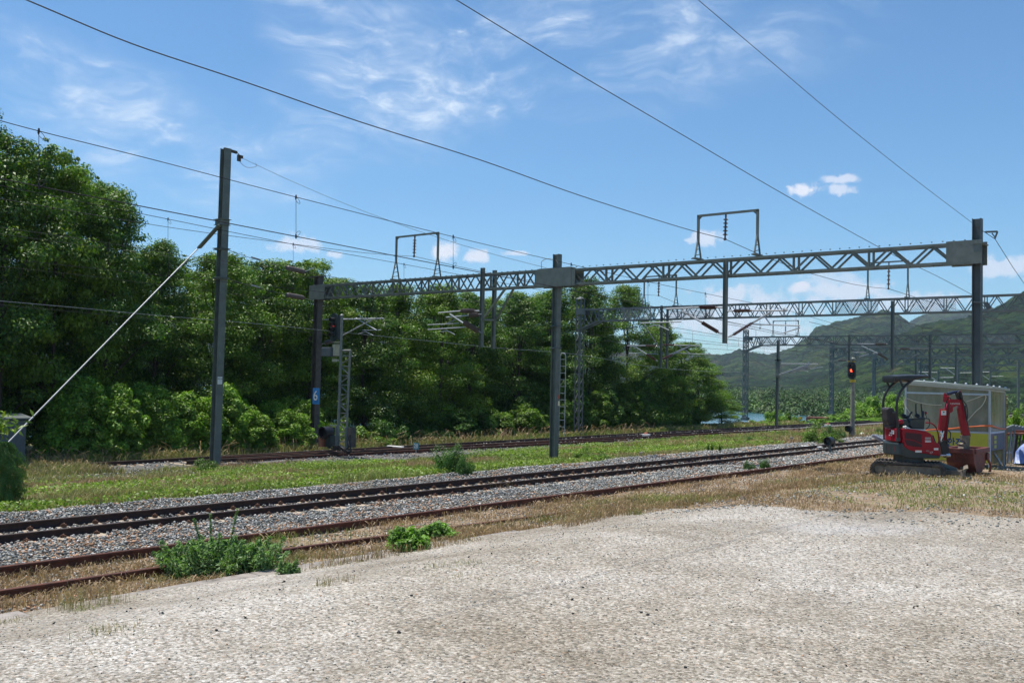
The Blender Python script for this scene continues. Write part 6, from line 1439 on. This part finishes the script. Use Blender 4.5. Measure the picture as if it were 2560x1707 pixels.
# conifer shrub at the left edge
def cone_bush():
    rng = np.random.default_rng(9); n_ = 42000
    t = rng.random(n_); z = t; rad = np.sqrt(np.clip(1-((t-.42)/.60)**2, 0, 1))*(rng.random(n_)**.22)
    a = rng.uniform(0, 6.283, n_); lump_ = 1+.20*np.sin(a*5+z*11)+.16*np.sin(a*9-z*17)+.12*np.sin(z*31+a*3)+.08*np.sin(z*57+a*21); P = np.stack([rad*np.cos(a)*lump_, rad*np.sin(a)*lump_, z], 1)
    d = np.stack([np.cos(a), np.sin(a), (t-.3)], 1)
    col = leafcol(n_, rng, np.array([.085, .17, .045]), .3, np.array([.17, .25, .06]), .35)
    V_, c_ = leaves(P, d, .055, rng, col, .28, .9); return V_, c_
V_, c_ = cone_bush(); b_ = G(2, 1278); Z_ = pr(b_)[2]; e = add_bush('conifer_shrub', V_, c_, 'rounded dark conifer shrub at the left edge by the ballast', 'shrub', stems=5)
e.location = tuple(b_-[0, 0, .05]); s_ = 52*Z_/fpx; e.scale = (s_*.92, s_*.92, (1278-1100)*Z_/fpx)
# sprig with long light leaves above it
rng = np.random.default_rng(31); n_ = 80; P = rng.normal(0, 1, (n_, 3))*np.array([.2, .2, .16])+[0, 0, .1]; d = rng.normal(0, 1, (n_, 3)); V_, c_ = leaves(P, d, .20, rng, leafcol(n_, rng, np.array([.14, .22, .03]), .2, np.array([.26, .28, .04]), .4), .28, .4)
b2 = at(2, 1075, Z_-.3); e = empty('leafy_sprig', b2, 'sprig with long yellow green leaves above the conifer at the left edge', 'sprig'); np_mesh('foliage', V_, quads(n_), 'leaf', c_, parent=e)
mb = MB(); mb.tube([(-.3, 0, -1.6), (-.1, 0, -.6), (0, 0, .1)], [.02, .014, .006], 6); q = mb.build('stem', 'bark'); q.parent = e

V_, c_ = bush_proto(64, 2600, .20, np.array([.13, .25, .035]), np.array([.20, .34, .05]), r=1, hgt=1.0, asp=.42); weedb = add_bush('weed_clump', V_, c_, 'x', 'weeds')
# foreground weeds with feathery upright shoots
def herb(seed, shoots, hmax, spread, size, base, alt, nl=60, tall=()):
    rng = np.random.default_rng(seed); Vs = []; Cs = []; mb = MB()
    hs = list(rng.uniform(.35, 1, shoots)*hmax)+list(tall)
    for k, h in enumerate(hs):
        a = rng.uniform(0, 6.28); q = spread*math.sqrt(rng.random()) if k < shoots else spread*.45*rng.random(); p0 = np.array([q*math.cos(a)*1.7, q*math.sin(a)*.8, 0]); ln = np.array([rng.normal(0, .10), rng.normal(0, .10), 0])*h*1.6+p0*.35
        thin = k >= shoots; n_ = int(nl*(h/hmax)*(1.1 if thin else 1)); t = rng.random(n_)**(.9 if not thin else 1.)
        ax_ = p0+ln*t[:, None]+np.array([0, 0, 1])*h*t[:, None]; wid = (.30 if not thin else .06)*hmax*(1.15-t)[:, None]*rng.uniform(.3, 1, (n_, 1))
        b_ = rng.uniform(0, 6.28, n_); out = np.stack([np.cos(b_), np.sin(b_), rng.uniform(0, .6, n_)], 1); P = ax_+out*wid
        Vv, Cv = leaves(P, out*.3, size*(1 if not thin else .7), rng, leafcol(n_, rng, base, .3, alt, .35), .24, .5); Vs.append(Vv); Cs.append(Cv)
        mb.tube([p0, p0+ln*.5+[0, 0, h*.5], p0+ln+[0, 0, h]], [.006, .005, .002], 4)
    return np.vstack(Vs), np.vstack(Cs), mb
def put_herb(px, py, wpx, hpx, seed, shoots, lab, base, alt, tallpx=(), size=.055, nl=130):
    b_ = G(px, py); Z_ = pr(b_)[2]; hm = hpx*Z_/fpx; V_, c_, mb = herb(seed, shoots, hm, wpx*Z_/fpx/3.1, size, base, alt, nl, [q*Z_/fpx for q in tallpx])
    ca, sa = R0[0], R0[1]; Rm = np.array([[ca, -sa, 0], [sa, ca, 0], [0, 0, 1]])
    e = empty('weed', b_, lab, 'weed'); np_mesh('foliage', V_@Rm.T, quads(len(V_)//4), 'leaf', c_, parent=e)
    mb.v = [tuple(Rm@np.array(p_)) for p_ in mb.v]; q = mb.build('stems', 'bark'); q.parent = e
WG = np.array([.15, .25, .085]); WG2 = np.array([.27, .38, .14])
put_herb(548, 1440, 220, 98, 1, 120, 'large feathery mugwort clump with tall shoots in front of the siding', WG, WG2, (160, 170, 140, 110), .085, 150)
put_herb(632, 1430, 90, 75, 2, 22, 'low right end of the large mugwort clump, spreading towards the gravel', WG*.9, WG2, (), .07, 260)
put_herb(722, 1436, 44, 42, 3, 12, 'small separate weed just right of the large mugwort clump', WG, WG2, (), .065, 160)
clump(1018, 1372, 1302, 140, weedb, 'left half of the bright leafy weed at the yard edge')
clump(1094, 1354, 1292, 130, weedb, 'right half of the bright leafy weed at the yard edge')
for c in list(weedb.children): bpy.data.objects.remove(c)
bpy.data.objects.remove(weedb)
for px_, c in ((0, 0),): pass
for o in (fine, fine2, fine3, *bp, *bt):
    for c in list(o.children): bpy.data.objects.remove(c)
    bpy.data.objects.remove(o)

# grass: single bent blades, coloured straw to green
STRAW = np.array([.38, .27, .155]); RED = np.array([.29, .155, .085]); GG = np.array([.17, .245, .05]); GG2 = np.array([.26, .34, .065]); OL = np.array([.20, .19, .075])
def grass(name, X_, Y_, hgt, green, label, wid=.006, lean=.45, heads=.0, kind_col=None, cat='grass'):
    n_ = len(X_); rng = np.random.default_rng(n_); Z_ = gz(X_, Y_)
    dist = np.hypot(X_, Y_); w_ = wid*(1+dist*.045)*rng.uniform(.7, 1.3, n_)
    a = rng.uniform(0, 6.283, n_); tx, ty = np.cos(a), np.sin(a); ln = rng.uniform(.05, 1, n_)*lean*hgt; b_ = rng.uniform(0, 6.283, n_); lx, ly = np.cos(b_)*ln, np.sin(b_)*ln
    P0 = np.stack([X_, Y_, Z_-.01], 1); sd_ = np.stack([tx*w_, ty*w_, 0*w_], 1)*.5
    P1_ = P0+np.stack([lx*.3, ly*.3, hgt*.55], 1); P2_ = P0+np.stack([lx, ly, hgt*(1-.25*lean)], 1)
    V_ = np.stack([P0-sd_, P0+sd_, P1_+sd_*.75, P1_-sd_*.75, P2_+sd_*.2, P2_-sd_*.2], 1)
    if kind_col is None:
        g = np.clip(green+rng.normal(0, .18, n_), 0, 1)[:, None]; s_ = rng.random((n_, 1)); dry_ = STRAW*(1-s_*.45)+RED*s_*.45; gr_ = GG*(1-s_)+GG2*s_
        col = dry_*(1-g)+gr_*g
    else: col = np.repeat(kind_col[None], n_, 0)
    col = col*rng.uniform(.6, 1.35, (n_, 1))*(.62+.76*fbm(X_*2.3, Y_*2.0, 3))[:, None]; cc = np.repeat(col[:, None, :], 6, 1)
    if heads: 
        hd = rng.random(n_) < heads; V_[hd, 4:6] += 0; wv = np.where(hd, 2.6, 1.)[:, None]
        V_[:, 4] += (sd_)*(wv-1); V_[:, 5] -= (sd_)*(wv-1); cc[hd, 4:6] = STRAW*1.15
    base = 6*np.arange(n_)[:, None]; Fq = np.concatenate([base+np.array([[0, 1, 2, 3]]), base+np.array([[3, 2, 4, 5]])])
    return tag(np_mesh(name, V_.reshape(-1, 3), Fq, 'grass', cc.reshape(-1, 3)), label, cat, kind='stuff')
def field(n_, x0, x1, y0, y1, pw, rng, dens=None):
    X_ = rng.uniform(x0, x1, n_); Y_ = y0+(y1-y0)*rng.random(n_)**pw
    if dens is not None: k_ = rng.random(n_) < dens(X_, Y_); X_, Y_ = X_[k_], Y_[k_]
    return X_, Y_
rg = np.random.default_rng(2)
def gpatch(X_, Y_): return np.clip((fbm(X_*.38+3, Y_*.26, 4)-.5)*7.+.38, .0, 1)
# strip between the tracks
X_, Y_ = field(230000, -33.2, -19.9, 5, 100, 1.5, rg, lambda a, b_: np.clip((-19.75-a)/.5, 0, 1)*np.where(a < -30.4, np.clip((29-b_)/5, .0, 1), 1)*np.where((a < -28.5) & (b_ > 60), .4, 1))
green = gpatch(X_, Y_); green = np.where(Y_ < 22, green*.60+.12*(X_ > -22.5), green); green = np.where((X_ > -21.8) & (Y_ < 40), green*.6+.45, green); green = np.where((Y_ > 70), green*.55, green)
hh_ = (.05+.34*np.clip(fbm(X_*1.1, Y_*.9, 3)-.25, 0, 1)+.16*rg.random(len(X_))**2)*np.where((Y_ > 24) & (Y_ < 45), .8, 1.15)*(1+np.clip(Y_-25, 0, 60)/110)
grass('grass_strip', X_, Y_, hh_, green, 'mixed green and straw grass covering the strip between the nearest and the far tracks', .009, .8)
# low leafy ground cover in the strip
X_, Y_ = field(170000, -31.5, -19.85, 8, 75, 1.25, rg, lambda a, b_: np.clip((fbm(a*.35+20, b_*.28+7, 3)-.47)*9+.08*(b_ > 20)*(b_ < 44), 0, 1)*np.clip((-19.7-a)/.4, 0, 1))
n_ = len(X_); P = np.stack([X_, Y_, gz(X_, Y_)+rg.uniform(.03, .24, n_)], 1); d = rg.normal(0, .6, (n_, 3)); d[:, 2] += .5
V_, c_ = leaves(P, d, .085, rg, leafcol(n_, rg, np.array([.15, .235, .035]), .35, np.array([.26, .32, .05]), .5)*(.6+.8*fbm(X_*.9, Y_*.9, 2))[:, None], .6, .7)
tag(np_mesh('ground_cover', V_, quads(n_), 'leaf', c_), 'bright low leafy creepers spreading through the grass strip', 'ground cover', kind='stuff')
# tall pale grass at the foot of the trees
X_, Y_ = field(60000, -38.9, -36.6, 8, 85, 1.35, rg, lambda a, b_: np.clip(fbm(a*.5, b_*.5, 2)*1.6, 0, 1))
grass('tall_grass', X_, Y_, (.18+.42*rg.random(len(X_))**1.7)*(.5+.9*fbm(X_*.5+9, Y_*.4, 2)), np.clip(gpatch(X_, Y_)*.4+.62, 0, 1), 'tall seeding grass between the far track and the trees', .009, .75, .25)
X_, Y_ = field(1500, -38.6, -36.7, 10, 60, 1.2, rg)
grass('tall_grass', X_, Y_, .5+.6*rg.random(len(X_)), 0*X_-.2, 'dead straw stalks standing in front of the dark tree foot', .007, .95, .5)
X_, Y_ = field(9000, -37.5, -33., 12, 18.5, 1., rg)
grass('grass_strip', X_, Y_, .15+.30*rg.random(len(X_)), gpatch(X_, Y_)*.6, 'grass hiding the buried left end of the far track', .009, .7, .1)
# dry grass of the siding
def dsid(a, b_): return np.clip((fbm(a*.8+2, b_*.45+5, 3)-.38)*5.5, .16, 1)*np.where(b_ > 9, 1, .75)*np.where(np.abs(a-SB) < .10, np.clip((b_-8)/3, .2, 1.3), 1)*np.where(a < SA-.1, np.clip((a+15.6)/1.8, 0, 1)*.55, 1)*np.where((a > -12.2) & (b_ < 6.5), .8, 1)
X_, Y_ = field(150000, -15.0, -11.15, 3, 75, 1.75, rg, dsid)
hh_ = (.03+.20*fbm(X_*1.1, Y_*.8, 3)**1.5+.09*rg.random(len(X_))**2)*np.where(X_ < SA, .55, 1)
grass('dry_grass', X_, Y_, hh_, np.clip((fbm(X_*.5+8, Y_*.35, 3)-.55)*3.5, 0, .75), 'reddish straw grass growing over the siding rails', .0055, .8, .3)
X_, Y_ = field(42000, -12.3, -10.6, 7.5, 40, 1.5, rg, lambda a, b_: np.clip((fbm(a*.7+12, b_*.5+5, 3)-.46)*7, 0, 1))
grass('dry_grass', X_, Y_, (.04+.16*rg.random(len(X_))**2)*(.5+fbm(X_*.8, Y_*.5, 2)), np.clip((fbm(X_*.5+1, Y_*.45+8, 3)-.42)*3., 0, .9), 'thin tufts of dry and green grass along the broken kerb', .005, .6, .3)
# grass between yard and excavator
yb = lambda a: yard_far(a)-.5
X_, Y_ = field(170000, -11.3, 5, 15.5, 46, 1.35, rg, lambda a, b_: np.clip((b_-yb(a))/1.1, 0, 1)*np.clip((fbm(a*.9+4, b_*.7, 3)-.36)*4.5, .10, 1))
g_ = np.clip((fbm(X_*.42+30, Y_*.5, 3)-.40)*4.5+np.clip((X_+9)*.10, 0, .35)-np.clip(-(X_+8.8)*.4, 0, .7), 0, .95)
grass('yard_edge_grass', X_, Y_, (.02+.085*rg.random(len(X_))**1.5)*(1+.6*np.clip(-(X_+8.6), 0, 1.5)*fbm(X_, Y_, 2)), g_, 'short trampled green and straw grass in front of the excavator', .006, .8, .15)
X_, Y_ = field(800, -10.2, -7.6, 23.6, 25.0, 1, rg); grass('tall_grass', X_-.0, Y_-.3, .06+.20*rg.random(len(X_)), 0*X_+.25, 'thin stalks growing against the excavator tracks', .005, .7, .4)
# single tufts on the yard
def tuft(px, py, hpx, n_, green_, lab, spread=.10, lean=.6, heads=.2):
    b_ = G(px, py); Z_ = pr(b_)[2]; rng = np.random.default_rng(px+py); X_ = b_[0]+rng.normal(0, spread, n_); Y_ = b_[1]+rng.normal(0, spread, n_)
    o = grass('grass_tuft', X_, Y_, rng.uniform(.4, 1, n_)*hpx*Z_/fpx, 0*X_+green_, lab, .0035, lean, heads, cat='grass tuft')
    if spread < .12: del o['kind']
    o.data.transform(Matrix.Translation(Vector(-b_))); o.location = tuple(b_)
tuft(180, 1522, 75, 90, .45, 'thin upright tuft of grass on the yard, left of two below the siding end'); tuft(212, 1528, 30, 60, .8, 'low green tuft beside the thin upright tuft at lower left', .07)
tuft(270, 1512, 62, 60, .4, 'thin upright tuft of grass on the yard, right of two below the siding end')
tuft(238, 1590, 45, 70, .55, 'drooping green and straw tuft near the bottom left corner', .16, 1.1); tuft(300, 1575, 45, 50, .4, 'sparse drooping stalks right of the bottom left tuft', .12, 1.0)
tuft(15, 1560, 28, 60, .4, 'small tuft at the lower left edge of the yard'); tuft(810, 1466, 38, 70, .4, 'small straw tuft on the yard right of the mugwort', .05)
tuft(862, 1456, 38, 50, .15, 'pale dry tuft on the yard, second right of the mugwort', .09); tuft(1100, 1420, 26, 90, .6, 'low spreading green tuft in the left middle of the yard', .2, 1.1); tuft(1140, 1450, 28, 70, .3, 'low spreading straw tuft in the middle of the yard', .16, 1.1)
tuft(1585, 1288, 30, 120, .75, 'upright green tuft at the kerb end near the middle of the yard', .10); tuft(1180, 1410, 20, 50, .7, 'tiny green tuft in the middle of the yard', .1, 1.); tuft(260, 1640, 30, 40, .3, 'sparse tuft at the bottom edge on the left', .15, .9)
tuft(925, 1232, 46, 40, .1, 'tall straw stalks growing between the rails of the nearest track', .15, 1.); tuft(1245, 1222, 36, 26, .1, 'few straw stalks by the rails right of the middle', .2, 1.)
# far wood along the river
rng = np.random.default_rng(12); nb = 2000
a_ = rng.uniform(math.radians(-45), math.radians(16), nb); ds = rng.random(nb)**1.6
Rs = np.empty(nb)
for k in range(nb):
    s_ = math.sin(a_[k]); c_k = math.cos(a_[k]); rr_ = np.linspace(110, 330, 400); f_ = rr_*c_k-np.interp(rr_*s_, SHX, SHY); i_ = int(np.argmax(f_ > 1.5)); Rs[k] = rr_[i_]+ds[k]*230
BX = Rs*np.sin(a_); BY = Rs*np.cos(a_)
bw = rng.uniform(1.6, 3.6, nb)*(1+ds*1.0); bh = rng.uniform(1.2, 2.2, nb)*(1+ds*1.3)
sdk = BY-np.interp(BX, SHX, SHY); bz = -6+np.clip(sdk, 0, 6)*.42+np.clip((sdk-6)/200, 0, 1)*.9
pal = np.array([[.055, .11, .03], [.09, .155, .04], [.12, .17, .07], [.045, .09, .028]])[rng.choice(4, nb, p=[.38, .3, .1, .22])]*rng.uniform(.45, 1.45, (nb, 1))
nl = 190; ci = np.repeat(np.arange(nb), nl); n_ = len(ci); d = rng.normal(0, 1, (n_, 3)); d /= np.linalg.norm(d, axis=1)[:, None]; d[:, 2] = np.abs(d[:, 2])
lum = 1+.25*np.sin(d[:, 0]*7+ci)+.2*np.sin(d[:, 1]*9+ci*2)
P = np.stack([BX[ci], BY[ci], bz[ci]], 1)+d*np.stack([bw[ci]*.5, bw[ci]*.5, bh[ci]], 1)*(lum*rng.uniform(.75, 1.05, n_))[:, None]
V_, c_ = leaves(P, d, .52, rng, pal[ci]*rng.uniform(.8, 1.2, (n_, 1)), .75, .4)
tag(np_mesh('riverside_wood', V_, quads(n_), 'leaf_far', c_), 'dense green riverside woodland on the far bank', 'woodland', kind='stuff')
# near-bank undergrowth belt
X_ = rng.uniform(-42.6, -37.9, 42000); Y_ = 70+160*rng.random(42000)**1.6; k_ = (X_ > -42.3); X_, Y_ = X_[k_], Y_[k_]; n_ = len(X_)
P = np.stack([X_, Y_, gz(X_, Y_)+rng.random(n_)**1.4*(.1+.35*fbm(X_*.25, Y_*.25, 2))*np.where(Y_ > 100, .6, 1)], 1); d = rng.normal(0, .6, (n_, 3)); d[:, 2] += .5
V_, c_ = leaves(P, d, .32, rng, leafcol(n_, rng, np.array([.06, .12, .025]), .4, np.array([.12, .18, .035]), .4), .7, .6)
tag(np_mesh('creepers', V_, quads(n_), 'leaf', c_), 'creepers and low plants covering the river bank beyond the far track', 'ground cover', kind='stuff')
X_ = rng.uniform(-29, 60, 26000); Y_ = rng.uniform(60, 190, 26000); k_ = (X_ > -8) | (Y_ > 240); X_, Y_ = X_[k_], Y_[k_]; n_ = len(X_)
P = np.stack([X_, Y_, gz(X_, Y_)+rng.random(n_)*(.2+1.0*fbm(X_*.15, Y_*.15, 2))], 1); d = rng.normal(0, .6, (n_, 3)); d[:, 2] += .5
V_, c_ = leaves(P, d, .5, rng, leafcol(n_, rng, GREEN*1.1, .3, GREEN2, .4), .7, .6)
tag(np_mesh('rough_vegetation', V_, quads(n_), 'leaf', c_), 'rough green vegetation on the waste ground beyond the hut', 'ground cover', kind='stuff')
# ------------------------------------------------------------------ haze
hz = MB(); hz.box((-900, 1500, 170), (5200, 4600, 362))
m = bpy.data.materials.new('thin_air'); m.use_nodes = True; t = m.node_tree; t.nodes.remove(t.nodes['Principled BSDF'])
v = t.nodes.new('ShaderNodeVolumePrincipled'); v.inputs['Color'].default_value = (.72, .84, 1, 1); v.inputs['Density'].default_value = .00011; v.inputs['Anisotropy'].default_value = .2
t.links.new(v.outputs[0], t.nodes['Material Output'].inputs['Volume'])
tag(hz.build('haze', m), 'thin summer haze in front of the hills', 'haze', kind='stuff')
bpy.context.view_layer.update()
